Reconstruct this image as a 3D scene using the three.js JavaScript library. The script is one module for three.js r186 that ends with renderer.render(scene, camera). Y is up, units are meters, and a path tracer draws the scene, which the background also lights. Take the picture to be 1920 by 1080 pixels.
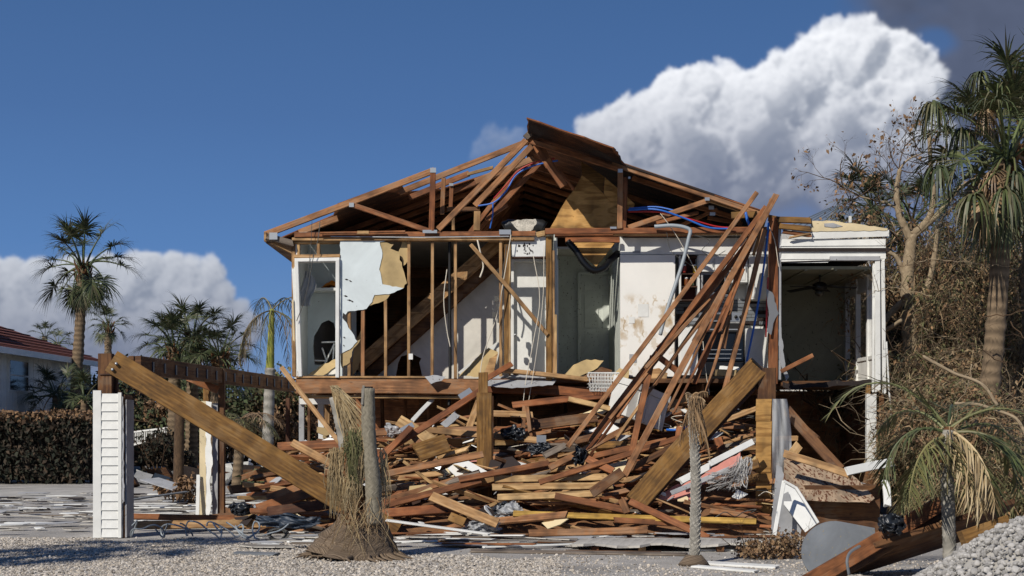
import * as THREE from 'three';
import { mergeGeometries } from 'three/addons/utils/BufferGeometryUtils.js';

// ---------------------------------------------------------------- camera, sun, exposure
const scene = new THREE.Scene();
const F = 2712, EYE = 1.6, HOR = 800;                 // focal length and horizon of the lens, in photograph pixels
const camera = new THREE.PerspectiveCamera(THREE.MathUtils.radToDeg(2 * Math.atan(540 / F)), 1920 / 1080, 0.1, 6000);
camera.position.set(0, EYE, 0);
camera.lookAt(0, EYE, -10);
camera.setViewOffset(1920, 1080, 0, 540 - HOR, 1920, 1080);   // shift lens: verticals stay upright
const renderer = new THREE.WebGLRenderer({ antialias: true });
renderer.setSize(1024, 576);
renderer.toneMapping = THREE.LinearToneMapping;
renderer.toneMappingExposure = 1.0;
renderer.shadowMap.enabled = true;
const SUN = new THREE.Vector3(-0.447, 0.6, 0.662).normalize();
const sun = new THREE.DirectionalLight(new THREE.Color(1.0, 0.94, 0.85), 4.3);
sun.position.copy(SUN).multiplyScalar(60).add(new THREE.Vector3(0, 2, -23));
sun.target.position.set(0, 2, -23);
sun.castShadow = true;
sun.shadow.mapSize.set(4096, 4096);
Object.assign(sun.shadow.camera, { left: -34, right: 34, top: 26, bottom: -26, near: 1, far: 160 });
scene.add(sun, sun.target);

// ---------------------------------------------------------------- random numbers and noise
function rngOf(seed) { let a = seed >>> 0; return () => { a = (a + 0x6D2B79F5) | 0; let t = Math.imul(a ^ (a >>> 15), 1 | a); t = (t + Math.imul(t ^ (t >>> 7), 61 | t)) ^ t; return ((t ^ (t >>> 14)) >>> 0) / 4294967296; }; }
const R = rngOf(20221);
const rr = (a, b, f = R) => a + (b - a) * f();
const pick = (list, f = R) => list[Math.floor(f() * list.length)];
const hash3 = (x, y, z) => { let h = Math.imul(x, 374761393) ^ Math.imul(y, 668265263) ^ Math.imul(z, 2147483647 - 19); h = Math.imul(h ^ (h >>> 13), 1274126177); return ((h ^ (h >>> 16)) >>> 0) / 4294967296; };
function noise3(x, y, z) {
  const xi = Math.floor(x), yi = Math.floor(y), zi = Math.floor(z), u = x - xi, v = y - yi, w = z - zi;
  const a = u * u * (3 - 2 * u), b = v * v * (3 - 2 * v), c = w * w * (3 - 2 * w);
  const l = (p, q, t) => p + (q - p) * t;
  return l(l(l(hash3(xi, yi, zi), hash3(xi + 1, yi, zi), a), l(hash3(xi, yi + 1, zi), hash3(xi + 1, yi + 1, zi), a), b),
    l(l(hash3(xi, yi, zi + 1), hash3(xi + 1, yi, zi + 1), a), l(hash3(xi, yi + 1, zi + 1), hash3(xi + 1, yi + 1, zi + 1), a), b), c);
}
function fbm(x, y, z, n = 4) { let s = 0, a = 0.5, t = 0; for (let i = 0; i < n; i++) { s += a * noise3(x, y, z); t += a; a *= 0.5; x = x * 2.03 + 7.1; y = y * 2.03 + 3.7; z = z * 2.03 + 1.3; } return s / t; }
const smooth = (x, a, b) => { const t = Math.min(1, Math.max(0, (x - a) / (b - a))); return t * t * (3 - 2 * t); };
const mix = (a, b, t) => a + (b - a) * t;

// ---------------------------------------------------------------- sky: clear air, cumulus to the front, broken cloud low all round
function makeSky() {
  const W = 4096, H = 2048, data = new Float32Array(W * H * 4);
  const air = (e) => {                                   // e: elevation in degrees
    const stops = [[0, .20, .34, .58], [3, .150, .285, .54], [7, .098, .218, .475], [12, .072, .162, .372], [17, .056, .132, .312], [30, .036, .096, .255], [90, .026, .070, .200]];
    let i = 0; while (i < stops.length - 2 && e > stops[i + 1][0]) i++;
    const a = stops[i], b = stops[i + 1], t = Math.min(1, Math.max(0, (e - a[0]) / (b[0] - a[0])));
    return [mix(a[1], b[1], t), mix(a[2], b[2], t), mix(a[3], b[3], t)];
  };
  // cumulus bodies in photograph pixels (x, y), depth in the same unit, radius
  const right = [[1150, 290, 0, 70], [1195, 262, 20, 78], [1235, 240, -10, 72], [1290, 205, 10, 80], [1318, 170, 20, 56], [1365, 215, -10, 90], [1410, 200, 20, 74], [1465, 190, 10, 86], [1500, 160, -10, 70],
    [1545, 135, 10, 78], [1595, 112, 20, 80], [1640, 125, -10, 76], [1690, 130, 10, 72], [1715, 160, 20, 62], [1660, 210, 10, 100], [1560, 230, 0, 110], [1440, 290, 0, 110], [1300, 300, 10, 100], [1720, 260, 0, 90], [1590, 320, 0, 100], [1200, 330, 0, 80], [1380, 345, 0, 90]];
  const left = [[20, 560, 0, 62], [60, 528, 10, 46], [110, 560, 0, 60], [175, 545, 0, 62], [235, 520, 10, 58], [275, 506, 10, 40], [140, 512, 10, 30], [205, 492, 15, 26], [322, 498, 12, 26], [418, 548, 15, 28], [452, 576, 15, 22], [30, 505, 12, 26], [310, 540, -10, 58], [365, 520, 10, 38], [392, 514, 15, 34], [350, 580, 0, 60], [410, 590, 0, 46], [440, 600, 10, 40], [468, 612, 10, 26], [290, 610, 0, 76], [180, 630, 0, 80], [60, 640, 0, 90], [400, 650, 0, 64], [-60, 560, 0, 80], [-160, 590, 0, 90]];
  const wisp = [[905, 290, 0, 30], [938, 268, 0, 34], [966, 262, 0, 26]];
  const banks = [{ b: right, base: 385, soft: 90, s: 46, amp: 0.74, k: 1.0, gain: 1, rise: 290, x0: 1030, x1: 1850, y0: 20, y1: 470 }, { b: left, base: 680, soft: 110, s: 30, amp: 0.72, k: 0.9, gain: 0.52, rise: 230, x0: -300, x1: 540, y0: 420, y1: 800 }, { b: wisp, base: 320, soft: 30, s: 34, amp: 1.5, k: 0.05, gain: 0.6, rise: 40, x0: 830, x1: 1030, y0: 210, y1: 330 }];
  function density(c, x, y, z, n) {
    let f = -1;
    for (const q of c.near) { const dx = x - q[0], dy = y - q[1], dz = z - q[2]; const d = 1 - Math.sqrt(dx * dx + dy * dy + dz * dz * 0.8) / q[3]; if (d > f) f = d; }
    if (f < -0.42) return 0;
    if (y > c.base) f -= (y - c.base) / c.soft * 0.6;
    let s = 0, a = 0.5, t = 0, X = (0.77 * x + 0.52 * y - 0.37 * z) / c.s, Y = (-0.28 * x + 0.80 * y + 0.53 * z) / c.s, Z = (0.57 * x - 0.30 * y + 0.76 * z) / c.s;
    for (let i = 0; i < n; i++) { const v = Math.abs(noise3(X, Y, Z) * 2 - 1); s += a * v; t += a; a *= 0.60; const X1 = X * 1.7 + Y * 1.2 + 5.3, Y1 = Y * 1.7 - X * 1.2 + 1.7; X = X1; Y = Y1; Z = Z * 2.08 + 9.2; }
    f += (0.36 - s / t) * c.amp + (noise3((x + y * 0.6) / c.s / 1.9 + 3, (y - x * 0.6) / c.s / 1.9, z / c.s / 1.9) - 0.5) * 0.62;                             // billowed outline
    return f <= 0 ? 0 : Math.min(1, f * 11) * (1 - 0.8 * smooth(y, c.base - 90, c.base + 60));
  }
  const lx = SUN.x, ly = -SUN.y, lz = SUN.z;
  function cumulus(px, py) {                               // [transmittance, r, g, b]
    let T = 1, r = 0, g = 0, b = 0;
    for (const c of banks) {
      if (px < c.x0 || px > c.x1 || py < c.y0 || py > c.y1) continue;
      c.near = c.b.filter((q) => Math.hypot(px - q[0], py - q[1]) < q[3] * 1.5 + 100);
      if (!c.near.some((q) => Math.hypot(px - q[0], py - q[1]) < q[3] * 1.4)) continue;
      const step = 6;
      for (let z = 110; z > -110 && T > 0.02; z -= step) {
        const d = density(c, px, py, z, 5); if (d <= 0) continue;
        let tau = 0;
        for (let k = 1; k <= 6; k++) { const s = k * k * 3.2; tau += density(c, px + lx * s, py + ly * s, z + lz * s, k < 4 ? 5 : 3) * (k * 2 - 1) * 3.2; }
        const lit = (Math.exp(-tau * 0.085) * 0.74 + Math.exp(-tau * 0.020) * 0.24) * c.gain * (0.25 + 0.75 * smooth(py, c.base + 10, c.base - c.rise));
        const hgt = smooth(py, c.base + 30, c.base - c.rise);
        const ar = 0.150 + 0.11 * hgt, ag = 0.180 + 0.12 * hgt, ab = 0.270 + 0.11 * hgt;
        const al = 1 - Math.exp(-d * step * 0.085 * c.k * (1 - 0.93 * smooth(py, c.base - 50, c.base + 45)));
        r += T * al * (lit * 0.98 * 0.80 + ar); g += T * al * (lit * 0.95 * 0.80 + ag); b += T * al * (lit * 0.90 * 0.80 + ab);
        T *= 1 - al;
      }
    }
    return [T, r, g, b];
  }
  const ringN = 1024, ringH = 128, ring = new Float32Array(ringN * ringH);
  for (let j = 0; j < ringH; j++) for (let i = 0; i < ringN; i++) {                    // soft low cloud for every heading
    const a = i / ringN * 2 * Math.PI, e = j / ringH * 40, x = Math.cos(a) * 6, z = Math.sin(a) * 6;
    const f = fbm(x, e * 0.22, z, 5);
    ring[j * ringN + i] = smooth(f, 0.50, 0.66) * smooth(e, 30, 6) * smooth(e, -2, 2);
  }
  for (let j = 0; j < H; j++) {
    const el = ((j + 0.5) / H - 0.5) * 180, y = Math.sin(el * Math.PI / 180), ch = Math.cos(el * Math.PI / 180);
    const base = air(Math.max(0, el));
    for (let i = 0; i < W; i++) {
      const az = ((i + 0.5) / W - 0.5) * 2 * Math.PI, x = Math.cos(az) * ch, z = Math.sin(az) * ch, o = (j * W + i) * 4;
      let [r, g, b] = base;
      if (el > 0) {
        let px = 1e6, py = 1e6, inside = 0;
        if (z < -0.3) { px = 960 + F * x / -z; py = HOR - F * y / -z; inside = smooth(px, -500, -200) * smooth(px, 2500, 2150) * smooth(py, -500, -150); }
        if (el < 40) {
          const fi = i / W * ringN, fj = el / 40 * (ringH - 1), i0 = Math.floor(fi), j0 = Math.floor(fj), u = fi - i0, v = fj - j0, at = (p, q) => ring[Math.min(q, ringH - 1) * ringN + (p % ringN)];
          const m = mix(mix(at(i0, j0), at(i0 + 1, j0), u), mix(at(i0, j0 + 1), at(i0 + 1, j0 + 1), u), v) * (1 - inside) * 0.85;
          r = mix(r, 0.42, m); g = mix(g, 0.45, m); b = mix(b, 0.52, m);
        }
        if (inside > 0 && px > -520 && px < 2500 && py > -520) {
          // slate cloud high on one side
          const n = fbm(px / 260, py / 200, 4.2, 5), n2 = fbm(px / 120 + 9, py / 90, 1.2, 4);
          let m = smooth(px + (n - 0.5) * 420 - Math.max(0, py - 200) * 0.2, 1600, 1740) * smooth(py + (n2 - 0.5) * 160, 470, 250);
          m *= 1 - 0.8 * smooth(Math.hypot((px - 1752) / 50, (py - 78) / 34) + (n2 - 0.5) * 1.2, 1.25, 0.5);
          m = m * inside * 0.93;
          const t = 0.82 + (n2 - 0.5) * 0.75 + (n - 0.5) * 0.5;
          r = mix(r, 0.112 * t, m); g = mix(g, 0.134 * t, m); b = mix(b, 0.205 * t, m);
          // grey-blue veil under the big cumulus and along the horizon
          let v = smooth(px, 1020, 1300) * smooth(py + (n - 0.5) * 130, 300, 375) * smooth(py, 720, 430) * 0.72;
          v = Math.max(v, smooth(px + (n2 - 0.5) * 100, 560, 380) * smooth(py, 560, 650) * 0.6) * inside;
          r = mix(r, 0.165 + 0.1 * (n2 - 0.5), v); g = mix(g, 0.20 + 0.1 * (n2 - 0.5), v); b = mix(b, 0.315 + 0.1 * (n2 - 0.5), v);
          const q = cumulus(px, py);
          r = r * q[0] + q[1]; g = g * q[0] + q[2]; b = b * q[0] + q[3];
        }
      }
      data[o] = r; data[o + 1] = g; data[o + 2] = b; data[o + 3] = 1;
    }
  }
  const t = new THREE.DataTexture(data, W, H, THREE.RGBAFormat, THREE.FloatType);
  t.mapping = THREE.EquirectangularReflectionMapping; t.magFilter = t.minFilter = THREE.LinearFilter; t.colorSpace = THREE.LinearSRGBColorSpace; t.needsUpdate = true;
  return t;
}
scene.background = scene.environment = makeSky();

// ---------------------------------------------------------------- helpers: places, tags, geometry
const V = (x, y, z) => new THREE.Vector3(x, y, z);
const PX = (px, Z) => (px - 960) / F * Z, PY = (py, Z) => EYE + (HOR - py) / F * Z;
const P = (px, py, Z) => V(PX(px, Z), PY(py, Z), -Z);             // the point Z metres away that the photograph shows at this place
const UP = V(0, 1, 0), FRONT = V(0, 0.15, 1).normalize();
const taken = new Map();
function numbered(name) { const n = taken.get(name) ?? 0; taken.set(name, n + 1); return n ? name + '_' + String(n).padStart(3, '0') : name; }
function tag(o, label, category, group) { o.userData.label = label; o.userData.category = category; if (group) o.userData.group = group; return o; }
function top(o, label, category, group) { o.name = numbered(o.name); tag(o, label, category, group); scene.add(o); return o; }
function setting(o, kind = 'structure') { o.userData.kind = kind; scene.add(o); return o; }
function base(name, x, y, z, label, category, group) { const g = new THREE.Group(); g.name = name; g.position.set(x, y, z); return top(g, label, category, group); }
function adopt(parent, child) { parent.updateWorldMatrix(true, false); parent.attach(child); return child; }
function mesh(name, geo, mat) { const m = new THREE.Mesh(geo, mat); m.name = name; m.castShadow = m.receiveShadow = true; return m; }
function copyOf(o, name) { const c = o.clone(); c.name = numbered(name ?? o.name.replace(/_\d{3}$/, '')); c.userData = { ...o.userData }; scene.add(c); return c; }

class Build {                                                        // collects triangles; vertices shared only inside a tube
  constructor() { this.p = []; this.u = []; this.c = []; this.i = []; this.col = null; }
  v(a, u = 0, w = 0) { this.p.push(a.x, a.y, a.z); this.u.push(u, w); if (this.col) this.c.push(...this.col); return this.p.length / 3 - 1; }
  tri(a, b, c) { const i = this.v(a), j = this.v(b), k = this.v(c); this.i.push(i, j, k); }
  quad(a, b, c, d, w = 1, h = 1) { const i = this.v(a, 0, 0), j = this.v(b, w, 0), k = this.v(c, w, h), l = this.v(d, 0, h); this.i.push(i, j, k, i, k, l); }
  tube(pts, rad, sides = 6, cap = true, twist = 0) {
    let N = null, first = this.p.length / 3, len = 0; const n = pts.length;
    for (let k = 0; k < n; k++) {
      const t = V().subVectors(pts[Math.min(k + 1, n - 1)], pts[Math.max(k - 1, 0)]).normalize();
      if (!N) N = Math.abs(t.y) > 0.9 ? V(1, 0, 0) : V(0, 1, 0);
      N = N.clone().addScaledVector(t, -N.dot(t)).normalize(); const B = V().crossVectors(t, N);
      if (k) len += pts[k].distanceTo(pts[k - 1]);
      const r = Array.isArray(rad) ? rad[k] : typeof rad === 'function' ? rad(k / (n - 1), k) : rad;
      for (let s = 0; s <= sides; s++) {
        const a = s / sides * Math.PI * 2 + twist * k, q = Array.isArray(r) ? r[s % sides] : r;
        this.v(pts[k].clone().addScaledVector(N, Math.cos(a) * q).addScaledVector(B, Math.sin(a) * q), s / sides * Math.max(0.05, 6.283 * (typeof q === 'number' ? q : 0.1)), len);
      }
      if (k) for (let s = 0; s < sides; s++) { const a = first + (k - 1) * (sides + 1) + s, b = a + 1, c = a + sides + 1, d = c + 1; this.i.push(a, b, d, a, d, c); }
    }
    if (cap) for (const [k, flip] of [[0, 1], [n - 1, 0]]) {
      const o = first + k * (sides + 1), m = this.v(pts[k]);
      for (let s = 0; s < sides; s++) flip ? this.i.push(m, o + s + 1, o + s) : this.i.push(m, o + s, o + s + 1);
    }
  }
  grid(q, nx, ny, keep = () => true) { const o = q.map((p, i) => this.v(p, (i % (nx + 1)) / nx, Math.floor(i / (nx + 1)) / ny)); for (let j = 0; j < ny; j++) for (let i = 0; i < nx; i++) if (keep(i, j)) { const a = j * (nx + 1) + i; this.i.push(o[a], o[a + nx + 1], o[a + nx + 2], o[a], o[a + nx + 2], o[a + 1]); } }
  box(cx, cy, cz, w, h, d) { this.hull(V(cx, cy, cz), V(w / 2, 0, 0), V(0, h / 2, 0), V(0, 0, d / 2)); }
  hull(c, X, Y, Z) {
    const q = (a, b, e) => c.clone().addScaledVector(X, a).addScaledVector(Y, b).addScaledVector(Z, e), w = X.length() * 2, h = Y.length() * 2, d = Z.length() * 2;
    this.quad(q(-1, -1, 1), q(1, -1, 1), q(1, 1, 1), q(-1, 1, 1), w, h); this.quad(q(1, -1, -1), q(-1, -1, -1), q(-1, 1, -1), q(1, 1, -1), w, h);
    this.quad(q(-1, 1, 1), q(1, 1, 1), q(1, 1, -1), q(-1, 1, -1), w, d); this.quad(q(-1, -1, -1), q(1, -1, -1), q(1, -1, 1), q(-1, -1, 1), w, d);
    this.quad(q(1, -1, 1), q(1, -1, -1), q(1, 1, -1), q(1, 1, 1), d, h); this.quad(q(-1, -1, -1), q(-1, -1, 1), q(-1, 1, 1), q(-1, 1, -1), d, h);
  }
  geo() {
    const g = new THREE.BufferGeometry();
    g.setAttribute('position', new THREE.Float32BufferAttribute(this.p, 3)); g.setAttribute('uv', new THREE.Float32BufferAttribute(this.u, 2));
    if (this.c.length) g.setAttribute('color', new THREE.Float32BufferAttribute(this.c, 3));
    g.setIndex(this.i); g.computeVertexNormals(); return g;
  }
  mesh(name, mat, at) { const g = this.geo(); if (at) g.translate(-at.x, -at.y, -at.z); const m = mesh(name, g, mat); if (at) m.position.copy(at); return m; }
}

// a piece of sawn timber from a to b: chamfered edges, a little bow, ends cut clean or splintered by `jag` metres
function timber(name, a, b, w, t, mat, o = {}) {
  const X = V().subVectors(b, a), L = X.length(); X.normalize();
  let Zv = (o.face ?? FRONT).clone(); Zv.addScaledVector(X, -Zv.dot(X)); if (Zv.lengthSq() < 1e-3) Zv = V(0, 1, 0.01).addScaledVector(X, -X.y); Zv.normalize();
  const Yv = V().crossVectors(Zv, X); const f = o.rng ?? R;
  if (o.roll) { const c = Math.cos(o.roll), s = Math.sin(o.roll), y0 = Yv.clone(); Yv.multiplyScalar(c).addScaledVector(Zv, s); Zv.multiplyScalar(c).addScaledVector(y0, -s); }
  const ch = o.chamfer ?? Math.min(0.006, t * 0.18), hw = w / 2, ht = t / 2, seg = o.seg ?? 2, bow = (o.bow ?? 0.006) * (f() * 2 - 1) * L, jag = o.jag ?? 0.004;
  const ring = [[-hw + ch, -ht], [hw - ch, -ht], [hw, -ht + ch], [hw, ht - ch], [hw - ch, ht], [-hw + ch, ht], [-hw, ht - ch], [-hw, -ht + ch]];
  const ends = [0, 1].map(() => { const s = (f() - 0.5) * 1.2; return ring.map(([y]) => (f() - 0.3) * jag + s * y / w * jag); });
  const pos = [], uv = [], idx = [], u0 = f() * 7, v0 = f() * 3;
  const pt = (k, r) => { const q = k / seg, x = -L / 2 + q * L + (k === 0 ? Math.max(0, ends[0][r]) : 0) - (k === seg ? Math.max(0, ends[1][r]) : 0); return [x, ring[r][0] + bow * 4 * q * (1 - q) * (o.flat ? 0 : 1), ring[r][1]]; };
  const per = [0]; for (let r = 0; r < 8; r++) { const a1 = ring[r], b1 = ring[(r + 1) % 8]; per.push(per[r] + Math.hypot(a1[0] - b1[0], a1[1] - b1[1])); }
  for (let r = 0; r < 8; r++) for (let k = 0; k < seg; k++) {
    const s = (r + 1) % 8, q = [pt(k, r), pt(k + 1, r), pt(k + 1, s), pt(k, s)], n = pos.length / 3;
    for (const [j, e] of q.entries()) { pos.push(...e); uv.push(e[0] + u0, per[j < 2 ? r : r + 1] + v0); }
    idx.push(n, n + 2, n + 1, n, n + 3, n + 2);
  }
  for (const k of [0, seg]) { const n = pos.length / 3; pos.push((k ? L / 2 : -L / 2) - (k ? 1 : -1) * jag * 0.4, 0, 0); uv.push(u0, v0); for (let r = 0; r < 8; r++) { pos.push(...pt(k, r)); uv.push(u0 + ring[r][1], v0 + ring[r][0]); } for (let r = 0; r < 8; r++) k ? idx.push(n, n + 1 + r, n + 1 + (r + 1) % 8) : idx.push(n, n + 1 + (r + 1) % 8, n + 1 + r); }
  const g = new THREE.BufferGeometry(); g.setAttribute('position', new THREE.Float32BufferAttribute(pos, 3)); g.setAttribute('uv', new THREE.Float32BufferAttribute(uv, 2)); g.setIndex(idx); g.computeVertexNormals();
  const m = mesh(name, g, mat); m.position.addVectors(a, b).multiplyScalar(0.5); m.quaternion.setFromRotationMatrix(new THREE.Matrix4().makeBasis(X, Yv, Zv)); return m;
}
// timber between two places of the photograph; each end [x, y, distance]; width in metres across the picture
const tim = (name, A, B, w, t, mat, o) => timber(name, P(...A), P(...B), w, t, mat, o);

// a flat plate with an outline: points [x, y] in the photograph at distance Z (a number, or a function of x, y), `thick` metres deep
function plate(name, pts, Z, thick, mat, o = {}) {
  let q = pts;
  if (o.rag) { q = []; pts.forEach((a, i) => { const b = pts[(i + 1) % pts.length], n = Math.max(1, Math.round(Math.hypot(a[0] - b[0], a[1] - b[1]) / (o.ragStep ?? 9))); for (let k = 0; k < n; k++) { const t = k / n; q.push([mix(a[0], b[0], t) + (k ? (R() - 0.5) * o.rag : 0), mix(a[1], b[1], t) + (k ? (R() - 0.5) * o.rag : 0)]); } }); }
  const zf = typeof Z === 'function' ? Z : () => Z, w = q.map(([x, y]) => P(x, y, zf(x, y))), flat = w.map((p) => new THREE.Vector2(p.x, p.y));
  if (THREE.ShapeUtils.area(flat) < 0) { w.reverse(); flat.reverse(); }
  const hw = (o.holes ?? []).map((hp) => { const r = hp.map(([x, y]) => P(x, y, zf(x, y))); if (THREE.ShapeUtils.area(r) > 0) r.reverse(); return r; }), nOut = w.length, tris = THREE.ShapeUtils.triangulateShape(flat, hw.map((h) => h.map((p) => new THREE.Vector2(p.x, p.y)))), c = w.reduce((s, p) => s.add(p), V(0, 0, 0)).multiplyScalar(1 / w.length);
  const off = (o.push ?? V(0, 0, -1)).clone().multiplyScalar(thick), pos = [], uv = [], idx = [];
  const put = (p, u, v) => { pos.push(p.x - c.x, p.y - c.y, p.z - c.z); uv.push(u, v); return pos.length / 3 - 1; };
  const all = [...w, ...hw.flat()], f0 = all.map((p) => put(p, p.x, p.y)), b0 = all.map((p) => put(p.clone().add(off), p.x + 0.7, p.y + 0.3));
  for (const [a, b, d] of tris) { idx.push(f0[a], f0[b], f0[d], b0[a], b0[d], b0[b]); }
  for (const lp of [w, ...hw]) lp.forEach((p, i) => { const n = lp[(i + 1) % lp.length], e = p.clone().add(off), h = n.clone().add(off), l = p.distanceTo(n), a = put(p, 0, 0), b = put(n, l, 0), d = put(h, l, thick), k = put(e, 0, thick); idx.push(a, d, b, a, k, d); });
  const g = new THREE.BufferGeometry(); g.setAttribute('position', new THREE.Float32BufferAttribute(pos, 3)); g.setAttribute('uv', new THREE.Float32BufferAttribute(uv, 2)); g.setIndex(idx); g.computeVertexNormals();
  const m = mesh(name, g, mat); m.position.copy(c); return m;
}
function slab(name, x0, x1, y0, y1, z0, z1, mat) {                    // box between world limits; z as distance from the camera
  const b = new Build(); b.box(0, 0, 0, x1 - x0, y1 - y0, z1 - z0); const m = b.mesh(name, mat); m.position.set((x0 + x1) / 2, (y0 + y1) / 2, -(z0 + z1) / 2); return m;
}
const rect = (name, x0, y0, x1, y1, Z, d, mat) => slab(name, PX(x0, Z), PX(x1, Z), PY(y1, Z), PY(y0, Z), Z, Z + d, mat);
function hose(name, pts, r, mat, n = 24, sides = 6) { const c = new THREE.CatmullRomCurve3(pts), b = new Build(); b.tube(c.getPoints(n), r, sides); return b.mesh(name, mat, pts[0]); }

// ---------------------------------------------------------------- materials
function dataTex(w, h, fn, srgb = true) {
  const d = new Uint8Array(w * h * 4);
  for (let j = 0; j < h; j++) for (let i = 0; i < w; i++) { const c = fn(i / w, j / h, i, j), o = (j * w + i) * 4; for (let k = 0; k < 3; k++) d[o + k] = Math.max(0, Math.min(255, (Array.isArray(c) ? c[k] : c) * 255)); d[o + 3] = 255; }
  const t = new THREE.DataTexture(d, w, h); t.wrapS = t.wrapT = THREE.RepeatWrapping; t.magFilter = THREE.LinearFilter; t.minFilter = THREE.LinearMipmapLinearFilter; if (srgb) t.colorSpace = THREE.SRGBColorSpace; t.needsUpdate = true; return t;
}
// wood: long grain lines along u, growth bands, knots and blotches; tiles every 2.4 m by 0.8 m
function woodTex(seed, dark, light, knots, wear, bumpOnly, rings = 34) {
  const f = rngOf(seed), ks = []; for (let k = 0; k < knots; k++) ks.push([f(), f(), 0.006 + f() * 0.010]);
  const wrap = (x) => Math.cos(x * 2 * Math.PI), wr = (x) => Math.sin(x * 2 * Math.PI);
  return dataTex(512, 256, (u, v) => {
    let kn = 0, shift = 0;
    for (const [a, b, r] of ks) { let du = Math.abs(u - a); du = Math.min(du, 1 - du) * 2.4; let dv = Math.abs(v - b); dv = Math.min(dv, 1 - dv) * 0.8; const d = Math.hypot(du * 0.6, dv); kn = Math.max(kn, smooth(d, r * 1.5, r * 0.4)); shift += Math.exp(-d * d / (r * r * 9)) * 0.03; }
    const x = wrap(u) * 1.1 + seed, y = wr(u) * 1.1, band = rings === 34 ? fbm(x, y, (v + shift) * 34, 3) : 0.5 + 0.5 * Math.sin(fbm(x * 0.9, y * 0.9, v * 5 + shift, 2) * rings * 6.283) * 0.8 + 0.1, fine = noise3(wrap(u) * 6 + seed, wr(u) * 6, v * 260 + shift * 90), blot = fbm(wrap(u) * 2.2 + 5, wr(u) * 2.2 + seed, v * 5, 3);
    let t = 0.18 + 0.62 * smooth(band, 0.3, 0.7) + (fine - 0.5) * 0.34; t = t * (1 - kn * 0.9);
    if (bumpOnly) return t;
    const w = smooth(blot + (fine - 0.5) * 0.12, 0.54, 0.70) * wear * 1.3, g = [0.40, 0.36, 0.32];
    return [0, 1, 2].map((k) => mix(mix(dark[k], light[k], Math.max(0, Math.min(1, t))) * (0.9 + 0.75 * (blot - 0.5)), g[k], w));
  }, !bumpOnly);
}
const woodBump = woodTex(3, 0, 0, 5, 0, true); woodBump.repeat.set(1 / 2.4, 1 / 0.8);
function wood(seed, dark, light, knots = 5, wear = 0.25, rough = 0.82, rings = 34) { const t = woodTex(seed, dark, light, knots, wear, false, rings); t.repeat.set(1 / 2.4, 1 / 0.8); return new THREE.MeshStandardMaterial({ map: t, bumpMap: woodBump, bumpScale: 0.0025, roughness: rough }); }
const M = {
  red: wood(11, [0.43, 0.255, 0.135], [0.66, 0.42, 0.245], 6, 0.22), red2: wood(12, [0.48, 0.32, 0.19], [0.71, 0.50, 0.325], 7, 0.3), rust: wood(13, [0.42, 0.235, 0.115], [0.64, 0.385, 0.21], 4, 0.15),
  tan: wood(14, [0.56, 0.41, 0.25], [0.80, 0.64, 0.44], 8, 0.2), pine: wood(15, [0.62, 0.47, 0.29], [0.85, 0.71, 0.50], 9, 0.15), brown: wood(16, [0.30, 0.18, 0.09], [0.50, 0.34, 0.19], 5, 0.35),
  grey: wood(17, [0.36, 0.31, 0.27], [0.60, 0.55, 0.49], 5, 0.5), treated: wood(18, [0.39, 0.265, 0.11], [0.61, 0.445, 0.21], 4, 0.2), dark: wood(19, [0.20, 0.11, 0.06], [0.36, 0.21, 0.12], 4, 0.2), yellow: wood(20, [0.62, 0.47, 0.18], [0.82, 0.66, 0.32], 4, 0.1), ply: wood(21, [0.56, 0.40, 0.19], [0.78, 0.60, 0.34], 3, 0.1, 0.82, 4),
};
const plain = (hex, rough = 0.85, o = {}) => new THREE.MeshStandardMaterial({ color: hex, roughness: rough, ...o });
// painted or dusty board: base colour with specks and broad unevenness
function mottled(hex, amount, speck, seed, rough = 0.85, size = 1.6, spot = 0x4a4238) {
  const c = new THREE.Color(hex).getRGB({ r: 0, g: 0, b: 0 }, THREE.SRGBColorSpace), s = new THREE.Color(spot).getRGB({ r: 0, g: 0, b: 0 }, THREE.SRGBColorSpace);
  const t = dataTex(256, 256, (u, v) => {
    const a = Math.cos(u * 6.283) * 1.3, b = Math.sin(u * 6.283) * 1.3, e = Math.cos(v * 6.283) * 1.3, d = Math.sin(v * 6.283) * 1.3;
    const n = fbm(a + seed, b + e, d, 4) + 0.35 * (fbm(a * 4 + seed, b * 4 + e * 4, d * 4, 3) - 0.5), m = 1 + (n - 0.5) * amount, q = smooth(fbm(a * 9, b * 9 + e * 9 + seed, d * 9, 2), 0.80 - speck * 0.3, 0.86 - speck * 0.3);
    return [mix(c.r * m, s.r, q), mix(c.g * m, s.g, q), mix(c.b * m, s.b, q)];
  }); t.repeat.set(1 / size, 1 / size);
  return new THREE.MeshStandardMaterial({ map: t, roughness: rough });
}
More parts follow.
